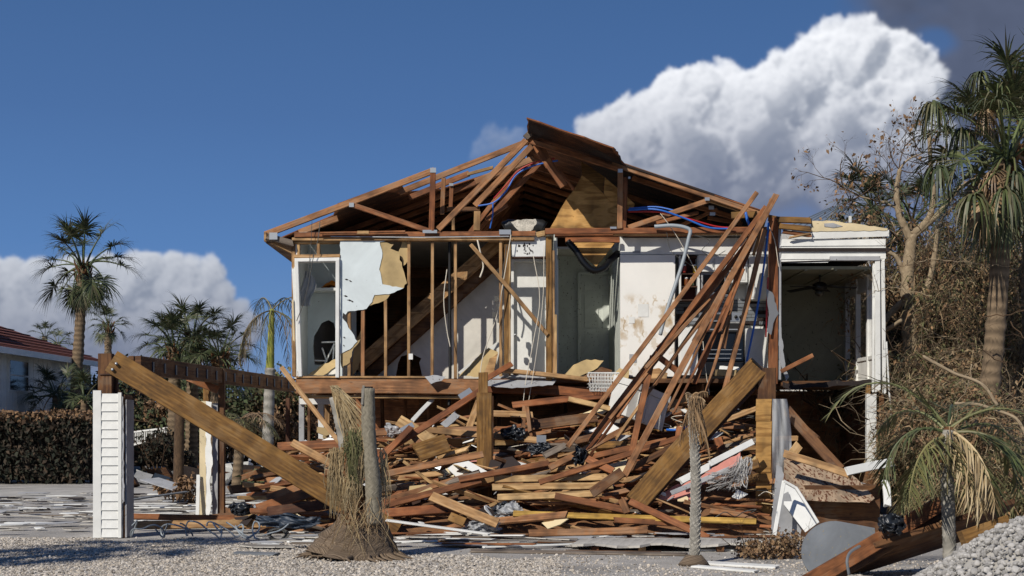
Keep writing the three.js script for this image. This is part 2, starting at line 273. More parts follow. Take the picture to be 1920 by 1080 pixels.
Object.assign(M, {
  vinyl: mottled(0xd9d9d4, 0.12, -0.3, 31, 0.55), white: mottled(0xd8d8d3, 0.14, -0.3, 32, 0.7), drywall: mottled(0xced7d8, 0.10, -0.3, 33, 0.9), paper: mottled(0xae976c, 0.3, -0.3, 34, 0.95),
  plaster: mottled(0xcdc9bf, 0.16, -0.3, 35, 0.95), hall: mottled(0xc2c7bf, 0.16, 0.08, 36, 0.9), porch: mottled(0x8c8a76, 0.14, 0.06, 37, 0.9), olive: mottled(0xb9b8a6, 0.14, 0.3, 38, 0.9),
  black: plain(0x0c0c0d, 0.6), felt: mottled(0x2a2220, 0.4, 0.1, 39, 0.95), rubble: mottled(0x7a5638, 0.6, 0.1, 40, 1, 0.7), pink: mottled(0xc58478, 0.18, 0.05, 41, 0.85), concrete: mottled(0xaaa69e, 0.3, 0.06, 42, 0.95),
  steel: new THREE.MeshStandardMaterial({ color: 0xa9adb0, metalness: 0.85, roughness: 0.45 }), conduit: plain(0x8f979c, 0.5), blue: plain(0x1f5fb4, 0.45), redpipe: plain(0xa51f22, 0.45), cable: plain(0xcfc6b4, 0.7), wire: plain(0x4b4a46, 0.6),
  tarp: mottled(0x24303f, 0.5, 0.1, 43, 0.55), bag: mottled(0x20242a, 0.5, 0.1, 44, 0.35), cream: mottled(0xd3c29c, 0.18, 0.04, 45, 0.8), greyshard: mottled(0x9b9c9e, 0.25, 0.05, 46, 0.9), slate: mottled(0x6a6e72, 0.25, 0.1, 47, 0.75, 1.2, 0x8a7a58),
  film: new THREE.MeshPhysicalMaterial({ color: 0xb4b6b8, roughness: 0.45, transmission: 0.35, thickness: 0 }), glass: new THREE.MeshPhysicalMaterial({ color: 0xffffff, roughness: 0.05, transmission: 1, thickness: 0 }),
});
for (const k of ['vinyl', 'film', 'pink', 'paper', 'bag', 'tarp']) M[k].side = THREE.DoubleSide;

// ---------------------------------------------------------------- ground
{
  const sandMap = dataTex(1024, 1024, (u, v) => {
    const a = Math.cos(u * 6.283), b = Math.sin(u * 6.283), e = Math.cos(v * 6.283), d = Math.sin(v * 6.283);
    const n = fbm(a * 1.6 + 2, b * 1.6 + e * 1.6, d * 1.6, 5), f = noise3(u * 512, v * 512, 3), g = smooth(fbm(a * 5 + 9, b * 5 + e * 5, d * 5, 4), 0.52, 0.7), k = 0.86 + 0.5 * (n - 0.5) + 0.12 * (f - 0.5);
    return [mix(0.735 * k, 0.60, g * 0.4), mix(0.715 * k, 0.575, g * 0.4), mix(0.685 * k, 0.54, g * 0.4)];
  });
  sandMap.repeat.set(1 / 7, 1 / 7);
  const sandBump = dataTex(512, 512, (u, v) => { const a = Math.cos(u * 6.283), b = Math.sin(u * 6.283), e = Math.cos(v * 6.283), d = Math.sin(v * 6.283); return 0.5 * fbm(a * 14, b * 14 + e * 14, d * 14, 3) + 0.5 * noise3(u * 256, v * 256, 8); }, false);
  sandBump.repeat.set(1 / 2.3, 1 / 2.3);
  const sand = new THREE.MeshStandardMaterial({ map: sandMap, bumpMap: sandBump, bumpScale: 0.02, roughness: 1 });
  const b = new Build(); b.quad(V(-2500, 0, 200), V(2500, 0, 200), V(2500, 0, -4500), V(-2500, 0, -4500), 5000, 4700);
  setting(b.mesh('ground', sand));
  // shell gravel over the near ground
  const stone = new THREE.IcosahedronGeometry(1, 0); { const p = stone.attributes.position; const f = rngOf(8); const seen = new Map(); for (let i = 0; i < p.count; i++) { const k = [p.getX(i), p.getY(i), p.getZ(i)].map((x) => x.toFixed(3)).join(); if (!seen.has(k)) seen.set(k, 0.7 + f() * 0.6); const s = seen.get(k); p.setXYZ(i, p.getX(i) * s, p.getY(i) * s * 0.55, p.getZ(i) * s); } stone.computeVertexNormals(); }
  const N = 52000, g = new THREE.InstancedMesh(stone, new THREE.MeshStandardMaterial({ color: 0xffffff, roughness: 0.95 }), N); g.name = 'gravel';
  const f = rngOf(77), m4 = new THREE.Matrix4(), q = new THREE.Quaternion(), e = new THREE.Euler(), col = new THREE.Color(); let n = 0;
  while (n < N) {
    const Z = 13.6 + f() * 7.2, x = (f() - 0.5) * Z * 0.80;
    const px = 960 + x * F / Z, edge = mix(20.6, 17.4, smooth(px, 300, 1100)) + (noise3(x * 1.3, Z * 1.3, 1) - 0.5) * 1.6;
    const sparse = px > 1050 ? 0.16 : 1;
    if (Z > edge || f() > sparse) { if (f() > 0.02) continue; }
    const s = 0.007 + f() * f() * 0.017; e.set(f() * 0.8, f() * 6, f() * 0.8); q.setFromEuler(e); m4.compose(V(x, s * 0.3, -Z), q, V(s, s, s)); g.setMatrixAt(n, m4);
    const k = 0.23 + f() * 0.36, t = f(); col.setRGB(k * 1.0, k * (0.93 - 0.07 * t), k * (0.84 - 0.16 * t)); if (f() < 0.08) col.setRGB(0.14, 0.12, 0.10); g.setColorAt(n, col); n++;
  }
  g.castShadow = g.receiveShadow = true; setting(g, 'stuff');
}

// ---------------------------------------------------------------- the wrecked house, torn open at the front
const house = base('wrecked_house', 0.4, 0, -24, 'wrecked raised wooden house with its front wall and roof torn open', 'house');
const H = (m, parent = house) => adopt(parent, m);
const Z0 = 24;
// floor, ceiling, outer and inner walls
H(slab('floor', -3.6, 4.38, 2.33, 2.40, 24.06, 33, M.brown));
H(slab('ceiling', -3.56, PX(1045, 24.2), 4.82, 4.86, 24.22, 33, M.plaster));
H(slab('ceiling', PX(1163, 24.4), 4.30, 4.82, 4.86, 24.22, 33, M.plaster));
H(slab('ceiling', PX(1045, 24.2), PX(1163, 24.4), 4.82, 4.86, 26.2, 33, M.plaster));
H(slab('outer_wall', -3.62, -3.565, 2.40, 4.82, 24.06, 33, M.vinyl));
H(slab('rear_wall', -3.56, 4.38, 0.2, 4.82, 33, 33.1, M.red));
H(slab('inner_wall', -2.6, 0.72, 2.40, 4.82, 29.2, 29.3, M.red2));
// front edge: floor beam, plates, chords
H(tim('floor_beam', [556, 725, 24], [900, 727, 24], 0.25, 0.09, M.red2, { seg: 3 }));
H(tim('floor_beam', [905, 727, 24.1], [1230, 742, 24.1], 0.16, 0.09, M.rust, { seg: 3, jag: 0.1 }));
H(tim('sill_plate', [556, 708, 24.0], [815, 708, 24.0], 0.035, 0.1, M.tan));
H(tim('sill_plate', [940, 694, 23.98], [1110, 713, 23.95], 0.07, 0.1, M.tan, { jag: 0.06 }));
H(tim('joist', [560, 744, 24.05], [900, 746, 24.05], 0.05, 0.06, M.pine, { jag: 0.08 }));
H(tim('top_plate', [548, 449.5, 24.02], [1002, 449, 24.02], 0.055, 0.09, M.tan, { bow: 0.001 }));
H(tim('top_plate', [548, 455, 24.06], [636, 454, 24.06], 0.045, 0.09, M.pine, { bow: 0.001 }));
H(tim('top_plate', [1150, 439, 24.02], [1440, 437.5, 24.02], 0.04, 0.09, M.tan, { bow: 0.001 }));
H(tim('bottom_chord', [552, 440.5, 23.98], [1004, 438, 23.98], 0.085, 0.04, M.red, { bow: 0.001, seg: 3 }));
H(tim('bottom_chord', [1022, 434, 23.95], [1440, 431, 23.95], 0.10, 0.04, M.rust, { bow: 0.001, seg: 3 }));
H(tim('ceiling_joist', [1040, 442, 24.1], [1300, 440, 24.1], 0.06, 0.04, M.rust, {}));
H(tim('ceiling_joist', [1060, 449.5, 24.3], [1162, 450, 24.3], 0.09, 0.04, M.rust, {}));
H(tim('ceiling_joist', [1004, 441, 24.0], [1024, 437, 24.0], 0.09, 0.05, M.pine, { jag: 0.06 }));
H(tim('metal_flashing', [620, 443.5, 23.95], [955, 443, 23.95], 0.014, 0.012, M.steel));
// roof: sheathing under dark felt, both slopes, then the trusses
const ridge = P(988, 258, 24), eaveR = P(1440, 407, 24), eaveL = P(498, 440, 24);
function roofPanel(name, A, B, pts, thick, mat) {                    // pts: [t from ridge to eave, distance], corners of a sheet on a slope
  const D = V().subVectors(B, A), b = new Build(), n = V(-D.y, D.x, 0).normalize(); if (n.y < 0) n.negate();
  const w = pts.map(([t, Z]) => V(A.x + D.x * t, A.y + D.y * t, -Z).addScaledVector(n, 0.065)), fl = pts.map(([t, Z]) => new THREE.Vector2(t * 5, Z));
  const tr = THREE.ShapeUtils.triangulateShape(fl, []), L = D.length();
  for (const s of [0, 1]) for (const [i, j, k] of tr) { const q = [i, j, k].map((x) => w[x].clone().addScaledVector(n, s * thick)); const id = q.map((p, e) => b.v(p, pts[[i, j, k][e]][0] * L, pts[[i, j, k][e]][1])); b.i.push(...id); }
  w.forEach((p, i) => { const e = w[(i + 1) % w.length]; b.quad(p, e, e.clone().addScaledVector(n, thick), p.clone().addScaledVector(n, thick), p.distanceTo(e), thick); });
  return b.mesh(name, mat, w[0]);
}
M.deck = M.rust.clone(); M.deck.side = THREE.DoubleSide;
{
  const rag = (pts) => { const o = []; pts.forEach((a, i) => { const b = pts[(i + 1) % pts.length]; for (let k = 0; k < 4; k++) o.push([mix(a[0], b[0], k / 4) + (k ? (R() - 0.5) * 0.012 : 0), mix(a[1], b[1], k / 4) + (k ? (R() - 0.5) * 0.10 : 0)]); }); return o; };
  H(roofPanel('roof_sheathing', ridge, eaveR, [[0, 24.02], [1, 24.02], [1, 33], [0, 33]], 0.018, M.deck));
  H(roofPanel('roof_sheathing', ridge, eaveR, rag([[-0.01, 22.86], [0.17, 22.9], [0.335, 22.95], [0.36, 23.3], [0.40, 24.0], [0, 24.0]]), 0.02, M.deck));
  H(roofPanel('ridge_cap', ridge, eaveR, [[-0.04, 26.5], [0.03, 26.5], [0.03, 33], [-0.04, 33]], 0.05, M.felt));
  H(roofPanel('roof_felt', ridge, eaveR, rag([[0, 22.92], [0.33, 23.0], [0.40, 24.0], [0.98, 24.1], [0.98, 33], [0, 33]]), 0.03, M.felt));
  H(roofPanel('roof_sheathing', ridge, eaveL, [[0, 26.6], [0.35, 26.2], [0.47, 25.3], [0.49, 24.15], [0.545, 24.06], [0.72, 24.06], [0.76, 24.9], [1, 25.2], [1, 33], [0, 33]], 0.018, M.deck));
  H(roofPanel('roof_felt', ridge, eaveL, rag([[0.02, 26.8], [0.35, 26.3], [0.48, 25.4], [0.56, 24.3], [0.71, 24.3], [0.77, 25.1], [0.99, 25.3], [0.99, 33], [0.02, 33]]), 0.03, M.felt));
  const g = new Build(); const a = V(eaveL.x - 0.4, 4.70, -32.9), b = V(eaveR.x + 0.4, 4.85, -32.9), c = V(ridge.x, ridge.y + 0.22, -32.9); g.tri(a, b, c); g.tri(a.clone().setZ(-33.1), c.clone().setZ(-33.1), b.clone().setZ(-33.1));
  H(g.mesh('gable_wall', M.deck, a));
  const f0 = (x) => x;
  // eave at the left: fascia and soffit running back
  H(timber('fascia', V(eaveL.x, eaveL.y - 0.04, -23.95), V(eaveL.x, eaveL.y - 0.04, -33), 0.16, 0.04, M.tan, { face: V(-1, 0, 0), bow: 0 }));
  H(timber('soffit', V(-3.86, eaveL.y - 0.13, -24.05), V(-3.86, eaveL.y - 0.13, -32.8), 0.46, 0.015, M.brown, { face: UP, bow: 0 }));
  H(tim('rafter_tail', [499, 443, 23.9], [552, 458, 24.0], 0.10, 0.09, M.grey, { jag: 0.06 }));
  H(tim('rafter_tail', [508, 453, 23.96], [549, 474, 24.1], 0.06, 0.08, M.tan, { jag: 0.05 }));
  H(rect('metal_plate', 505, 436, 520, 449, 23.86, 0.01, M.steel));
  // trusses: members by where they show and how far back they stand
  const T = [
    ['rafter', [497, 440, 24], [815, 319, 24], .105, 'red2'], ['rafter', [748, 361, 24.6], [988, 266, 24.6], .10, 'red2'], ['rafter', [767, 371, 25.2], [880, 325, 25.2], .10, 'red'], ['rafter', [876, 327, 25.15], [925, 314, 25.1], .055, 'pine'], ['rafter', [890, 341, 25.8], [1002, 297, 25.8], .11, 'red2'],
    ['rafter', [560, 436, 24.6], [634, 409, 24.6], .10, 'red2'], ['rafter', [985, 262, 24], [1166, 319, 24], .085, 'red'], ['rafter', [1148, 305, 24.05], [1438, 404, 24.05], .115, 'red2'], ['rafter', [1185, 333, 24.6], [1315, 376, 24.6], .09, 'red'], ['rafter', [1318, 372, 24.2], [1420, 404, 24.2], .06, 'tan'], ['rafter', [1290, 382, 24.8], [1390, 412, 24.8], .09, 'red'],
    ['truss_web', [987, 262, 23.96], [821, 431, 23.96], .10, 'red2'], ['truss_web', [998, 273, 24.56], [890, 386, 24.56], .10, 'red2'], ['truss_web', [1012, 306, 25.1], [914, 412, 25.1], .09, 'red'], ['truss_web', [660, 384, 23.96], [806, 434, 23.96], .085, 'red'], ['truss_web', [812, 320, 23.92], [809, 433, 23.92], .092, 'rust'], ['truss_web', [832, 333, 24.56], [829, 402, 24.56], .075, 'red2'], ['truss_web', [847, 347, 25.16], [845, 391, 25.16], .07, 'red'],
    ['truss_web', [1163, 321, 23.92], [1162, 429, 23.92], .088, 'red2'], ['truss_web', [1173, 332, 24.2], [1171, 429, 24.2], .07, 'rust'], ['truss_web', [1178, 427, 23.96], [1328, 376, 23.96], .085, 'red2'], ['truss_web', [1204, 425, 24.5], [1310, 398, 24.5], .06, 'red'], ['truss_web', [1268, 426, 24.8], [1345, 392, 24.8], .06, 'red'],
    ['truss_web', [1326, 408, 24.9], [1392, 420, 24.9], .07, 'red'], ['truss_web', [1006, 270, 24.3], [1032, 312, 24.25], .16, 'red'], ['truss_web', [1024, 300, 24.25], [1058, 350, 24.2], .14, 'red'], ['truss_web', [1050, 318, 24.3], [1076, 356, 24.3], .04, 'rust'],
    ['attic_post', [838, 392, 24.6], [900, 392, 24.6], .07, 'brown'], ['attic_post', [895, 396, 24.5], [894, 432, 24.5], .11, 'tan'], ['attic_post', [850, 398, 24.6], [850, 432, 24.6], .05, 'tan'], ['attic_post', [910, 412, 24.8], [952, 385, 24.9], .05, 'red'],
    ['ridge_board', [985, 250, 23.95], [994, 258, 23.95], .12, 'grey'], ['attic_post', [600, 437, 23.9], [760, 434, 23.9], .03, 'red'], ['attic_post', [669, 436, 23.88], [692, 436, 23.88], .05, 'pine'],
    ['rafter', [1371, 404, 23.9], [1420, 402, 23.9], .11, 'treated'], ['rafter', [1440, 408, 23.98], [1460, 412, 24.0], .1, 'treated'],
  ];
  for (const [n, a, b, w, m] of T) H(tim(n, a, b, w, 0.04, M[m], { seg: 2, jag: 0.02, bow: 0.002 }));
  // more trusses deep in the attic
  for (let k = 0; k < 7; k++) { const Z = 26.4 + k * 0.9; H(timber('rafter', V(ridge.x, ridge.y, -Z), V(eaveR.x, eaveR.y, -Z), 0.09, 0.04, M.red)); H(timber('rafter', V(ridge.x, ridge.y, -Z), V(eaveL.x, eaveL.y, -Z), 0.09, 0.04, M.red)); H(timber('truss_web', V(ridge.x - 1.2, 4.9, -Z), V(ridge.x - 0.1, ridge.y - 0.1, -Z), 0.08, 0.04, M.red)); }
  for (const [x, y, w, h, Z] of [[659, 384, 9, 8, 23.92], [812, 319, 11, 9, 23.89], [806, 434, 27, 6, 23.9], [947, 435, 22, 9, 23.93], [1163, 320, 9, 7, 23.89], [1326, 373, 9, 6, 23.9], [1334, 389, 10, 7, 24.4], [1336, 401, 10, 6, 24.4], [1180, 333, 4, 4, 24.1], [1150, 427, 12, 4, 23.9], [846, 346, 8, 5, 25.1]])
    H(rect('nail_plate', x - w / 2, y - h / 2, x + w / 2, y + h / 2, Z, 0.012, M.steel));
}
// plywood hanging through the attic
H(plate('plywood_sheet', [[1091, 329], [1109, 340], [1133, 365], [1158, 392], [1156, 428], [1030, 430], [1063, 372], [1076, 356]], (x, y) => 24.55 - (y - 380) * 0.0012, 0.018, M.ply, { rag: 2, ragStep: 26 }));
H(plate('plywood_sheet', [[1090, 303], [1133, 331], [1131, 362], [1108, 340], [1091, 330]], (x, y) => 24.62 + (330 - y) * 0.004, 0.018, M.treated, { rag: 2, ragStep: 20 }));
H(plate('plywood_sheet', [[1134, 332], [1157, 352], [1190, 382], [1188, 392], [1158, 392], [1132, 364]], (x, y) => 24.5 + (x - 1132) * 0.003, 0.018, M.ply, { rag: 2, ragStep: 20 }));
H(plate('plywood_sheet', [[1060, 447], [1152, 456], [1118, 500], [1108, 492]], (x, y) => 24.52 - (y - 450) * 0.002, 0.018, M.ply, { rag: 2, ragStep: 20 }));
// front studs and door frame of the left room
const studs = [[551, 455, 706, 7, 'tan'], [560, 458, 482, 5, 'pine'], [597, 457, 479, 6, 'tan'], [767, 451, 706, 5.6, 'tan'], [811, 451, 706, 5.6, 'tan'], [854, 451, 710, 5.6, 'tan'], [723, 562, 706, 5.6, 'tan'], [681, 581, 705, 7, 'red2'], [655, 586, 705, 6, 'tan'], [939, 451, 706, 6, 'tan'], [950, 449, 690, 9, 'treated'], [1029, 444, 714, 11, 'treated'], [1037, 470, 700, 6, 'tan'], [1042, 590, 704, 5, 'pine'], [956, 449, 705, 3.5, 'pine']];
for (const [x, y0, y1, w, m] of studs) H(tim('stud', [x, y0, 24.06 + (x % 3) * 0.012], [x + rr(-1, 1), y1, 24.06 + (x % 3) * 0.012], w / 113, 0.088, M[m], { bow: 0.002, seg: 2 }));
H(tim('door_header', [552, 481.5, 24.02], [638, 480.5, 24.02], 0.055, 0.09, M.tan));
{
  const fr = H(tim('door_frame', [553, 489, 23.99], [637, 487.5, 23.99], 0.062, 0.11, M.white, { bow: 0 }));
  H(tim('jamb', [556.5, 490, 23.985], [563.5, 706, 23.985], 0.062, 0.11, M.white, { bow: 0.001 }), fr); H(tim('jamb', [633.5, 488, 23.985], [633, 708, 23.985], 0.062, 0.11, M.white, { bow: 0.001 }), fr);
}
H(tim('torn_siding', [550, 500, 23.97], [561, 704, 23.95], 0.05, 0.02, M.white, { jag: 0.15 })); H(tim('torn_siding', [549, 560, 23.93], [551, 640, 23.93], 0.025, 0.02, M.cream, { jag: 0.1 }));
// closet behind the door frame
H(plate('closet_wall', [[560, 458], [668, 458], [668, 714], [560, 714]], 25.25, 0.03, M.drywall, { holes: [[[590, 684], [587, 650], [589, 630], [594, 622], [603, 606], [611, 602], [616, 600], [626, 606], [630, 620], [630, 640], [633, 684]]] })); H(slab('closet_wall', -2.87, -2.82, 2.40, 4.82, 24.16, 25.3, M.drywall));
const shelf = H(slab('closet_shelf', -3.54, -2.88, PY(546, 24.9), PY(541, 24.9), 24.75, 25.24, M.white));
// drywall with its torn paper
H(plate('drywall_sheet', [[638, 446], [726, 446], [725, 451], [712, 454], [717, 475], [711, 505], [717, 533], [757, 540], [734, 550], [702, 553], [698, 566], [687, 579], [657, 583], [652, 584], [648, 590], [643, 586], [642, 596], [649, 604], [653, 614], [661, 624], [670, 640], [656, 655], [638, 664]], 24.0, 0.016, M.drywall, { rag: 2.4, ragStep: 7 }));
H(plate('torn_paper', [[713, 454], [738, 458], [732, 466], [747, 472], [754, 500], [763, 531], [757, 540], [717, 533], [711, 505], [717, 475]], 24.012, 0.012, M.paper, { rag: 3, ragStep: 7 }));
H(plate('torn_paper', [[747, 472], [755, 452], [768, 456], [764, 490], [757, 498]], 24.1, 0.012, M.paper, { rag: 3, ragStep: 7 }));
H(plate('torn_paper', [[698, 567], [703, 553], [733, 549], [727, 559], [710, 568], [688, 575]], 24.012, 0.012, M.paper, { rag: 3, ragStep: 7 }));
H(plate('torn_paper', [[638, 664], [656, 655], [668, 640], [676, 636], [660, 660], [656, 680], [641, 690]], 24.012, 0.012, M.paper, { rag: 3, ragStep: 7 }));
H(plate('torn_paper', [[663, 640], [680, 618], [681, 650], [672, 690], [660, 705]], 24.25, 0.012, M.paper, { rag: 3, ragStep: 7 }));
for (const [x, y, s] of [[650, 524, 4], [657, 527, 3], [648, 555, 4], [655, 563, 5], [660, 565, 3], [646, 633, 3], [645, 648, 2]]) H(plate('dark_mark', [[x - s, y - 1], [x, y - 1.6], [x + s, y + 1], [x, y + 1.6]], 23.996, 0.004, M.felt, { rag: 1, ragStep: 2 }));  // flat near-black marks on the drywall face
// staircase
{
  const st = H(tim('stair', [668, 690, 24.86], [942, 448, 24.86], 0.24, 0.05, M.tan, { seg: 3, bow: 0 }));
  H(tim('stringer', [688, 704, 25.2], [956, 466, 25.2], 0.24, 0.05, M.brown, { seg: 3, bow: 0 }), st);
  for (let k = 0; k < 11; k++) { const t = (k + 0.5) / 11, x = mix(668, 942, t), y = mix(690, 448, t); const c = P(x, y, 24.84); H(slab('tread', c.x - 0.11, c.x + 0.13, c.y + 0.02, c.y + 0.055, 24.82, 25.27, M.tan), st); H(slab('riser', c.x - 0.11, c.x - 0.09, c.y - 0.13, c.y + 0.02, 24.9, 25.26, M.tan), st); }
  H(plate('under_stair_panel', [[676, 706], [700, 706], [958, 478], [958, 462], [940, 462]], 24.98, 0.02, M.brown), st);
}
H(plate('stairwell_wall', [[640, 710], [962, 710], [962, 452], [946, 462], [690, 690]], 25.30, 0.03, M.plaster, { holes: [[[742, 706], [745, 690], [746, 682], [752, 668], [760, 666], [770, 662], [790, 672], [786, 680], [788, 688], [792, 706]]] }));
// small door and panel to its side
H(plate('wall_panel', [[959, 444], [1023, 444], [1022, 481], [960, 481]], 24.04, 0.02, M.white)); H(tim('door_header', [960, 484, 24.04], [1023, 483, 24.04], 0.03, 0.06, M.dark));
for (let k = 0; k < 26; k++) { const x = rr(968, 1000), y = rr(455, 478) - (x - 968) * 0.1; H(rect('mould_spot', x, y, x + rr(1.2, 3), y + rr(1.5, 4), 24.034, 0.003, M.felt)); }
{
  const d = H(rect('inner_door', 961, 488, 1026, 698, 24.92, 0.04, M.white));
  H(tim('casing', [961, 488, 24.86], [961, 700, 24.86], 0.05, 0.06, M.white, { bow: 0 }), d); H(tim('casing', [959, 489, 24.86], [1026, 489, 24.86], 0.05, 0.06, M.white, { bow: 0 }), d);
  const k = new Build(); k.tube([P(966, 628, 24.9), P(966, 628, 24.86), P(966, 628, 24.82)], [0.012, 0.03, 0.022], 8); H(k.mesh('knob', M.steel, P(966, 628, 24.9)), d);
}
// hallway
const hx0 = PX(1045, 24.2), hx1 = PX(1163, 24.4);
H(slab('hall_wall', hx0 - 0.06, hx0, 2.40, 4.82, 24.16, 27.3, M.hall)); H(slab('hall_wall', hx0, hx1, 2.40, 4.9, 27.3, 27.36, M.hall)); H(slab('hall_wall', hx1, hx1 + 0.05, 2.40, 4.82, 24.44, 27.3, M.hall));
for (const [z0, z1, n] of [[24.5, 24.58, 'casing'], [25.3, 25.38, 'casing'], [24.5, 25.38, 'lintel']]) H(slab(n, hx0, hx0 + 0.025, n === 'lintel' ? 4.36 : 2.42, n === 'lintel' ? 4.43 : 4.36, z0, z1, M.white));
H(slab('hall_door', hx0 + 0.002, hx0 + 0.014, 2.42, 4.36, 24.58, 25.3, M.white));
for (const z of [25.9, 26.7]) H(slab('casing', hx0, hx0 + 0.025, 2.42, 4.36, z, z + 0.08, M.white));
{
  const d = H(rect('hall_door', 1089, 516, 1165, 700, 27.25, 0.04, M.hall));
  for (const [a, b, c, e] of [[1096, 526, 1122, 545], [1130, 526, 1156, 545], [1096, 553, 1122, 615], [1130, 553, 1156, 615], [1096, 625, 1122, 690], [1130, 625, 1156, 690]]) H(rect('door_panel', a, b, c, e, 27.235, 0.02, M.hall), d);
  H(tim('casing', [1086, 514, 27.22], [1086, 700, 27.22], 0.06, 0.05, M.hall, { bow: 0 })); H(tim('casing', [1084, 513, 27.22], [1168, 513, 27.22], 0.06, 0.05, M.hall, { bow: 0 }));
}
// kitchen wall: bulkhead, stained tall panel, wall behind the units
M.stained = new THREE.MeshStandardMaterial({ roughness: 0.8, map: dataTex(512, 1024, (u, v) => {     // mud tide marks dried on the tall panel
  const y = 1 - v, n = fbm(u * 5, y * 9, 3, 5), q = fbm(u * 11 + 4, y * 20, 7, 4), e = 1 - smooth(Math.abs(fbm(u * 4 + 2, y * 7, 9, 4) - 0.5), 0, 0.045);
  const zone = smooth(y, 0.30, 0.40) * smooth(y, 0.78, 0.62); let s = zone * (0.5 * smooth(n, 0.52, 0.68) + 0.55 * e * smooth(q, 0.42, 0.6)); s += 0.25 * smooth(q, 0.60, 0.72) * smooth(y, 0.4, 0.7);
  const k = 0.90 - 0.05 * (n - 0.5); return [mix(k, 0.60, s), mix(k * 0.99, 0.47, s), mix(k * 0.96, 0.30, s)];
}) });
{
  H(slab('kitchen_wall', hx1 + 0.05, 4.32, 2.40, 4.82, 24.80, 24.86, M.white));
  H(rect('bulkhead', 1163, 446, 1441, 477, 24.42, 0.36, M.white));
  const p = plate('tall_panel', [[1163, 478], [1266, 478], [1264, 706], [1163, 706]], 24.40, 0.05, M.stained); { const u = p.geometry.attributes.uv, w = PX(1266, 24.4) - PX(1163, 24.4), h = PY(478, 24.4) - PY(706, 24.4); for (let i = 0; i < u.count; i++) u.setXY(i, (u.getX(i) - PX(1163, 24.4)) / w, (u.getY(i) - PY(706, 24.4)) / h); } H(p);
  H(rect('paper_notice', 1196, 570, 1216, 594, 24.394, 0.004, M.vinyl)); H(rect('paper_notice', 1179, 594, 1190, 606, 24.394, 0.004, M.vinyl)); H(tim('panel_edge', [1267, 478, 24.41], [1266, 706, 24.41], 0.02, 0.05, M.black, { bow: 0 }));
  H(rect('light_switch', 1186, 470, 1200, 475, 24.415, 0.006, M.greyshard)); H(rect('floor_vent', 1180, 664, 1194, 680, 24.394, 0.006, M.greyshard));
  // stone strips of the splashback
  const bs = H(rect('splashback', 1266, 562, 1441, 610, 24.78, 0.012, M.felt));
  for (let r = 0; r < 7; r++) { let x = 1266; while (x < 1438) { const w = rr(12, 30), y = 563 + r * 6.6; H(rect('stone_strip', x + 0.5, y, Math.min(1440, x + w), y + 5.8, 24.755 + R() * 0.02, 0.03, pick([M.slate, M.greyshard, M.felt, M.slate])), bs); x += w; } }
}
// corner post, wrap and torn bits at the kitchen end
H(tim('corner_post', [1450, 408, 23.98], [1449, 720, 23.98], 0.15, 0.09, M.rust, { seg: 3, bow: 0.001 })); H(tim('corner_post', [1461, 414, 24.02], [1461, 712, 24.02], 0.05, 0.1, M.greyshard, { bow: 0.001 }));
H(plate('torn_wrap', [[1436, 540], [1448, 548], [1460, 588], [1450, 606], [1446, 628], [1438, 622], [1441, 580]], (x, y) => 23.8 + (x - 1436) * 0.006, 0.003, M.film, { rag: 3 }));
H(plate('torn_wrap', [[1461, 600], [1468, 640], [1472, 690], [1480, 706], [1474, 714], [1466, 690], [1460, 640]], 23.8, 0.003, M.film, { rag: 3 }));
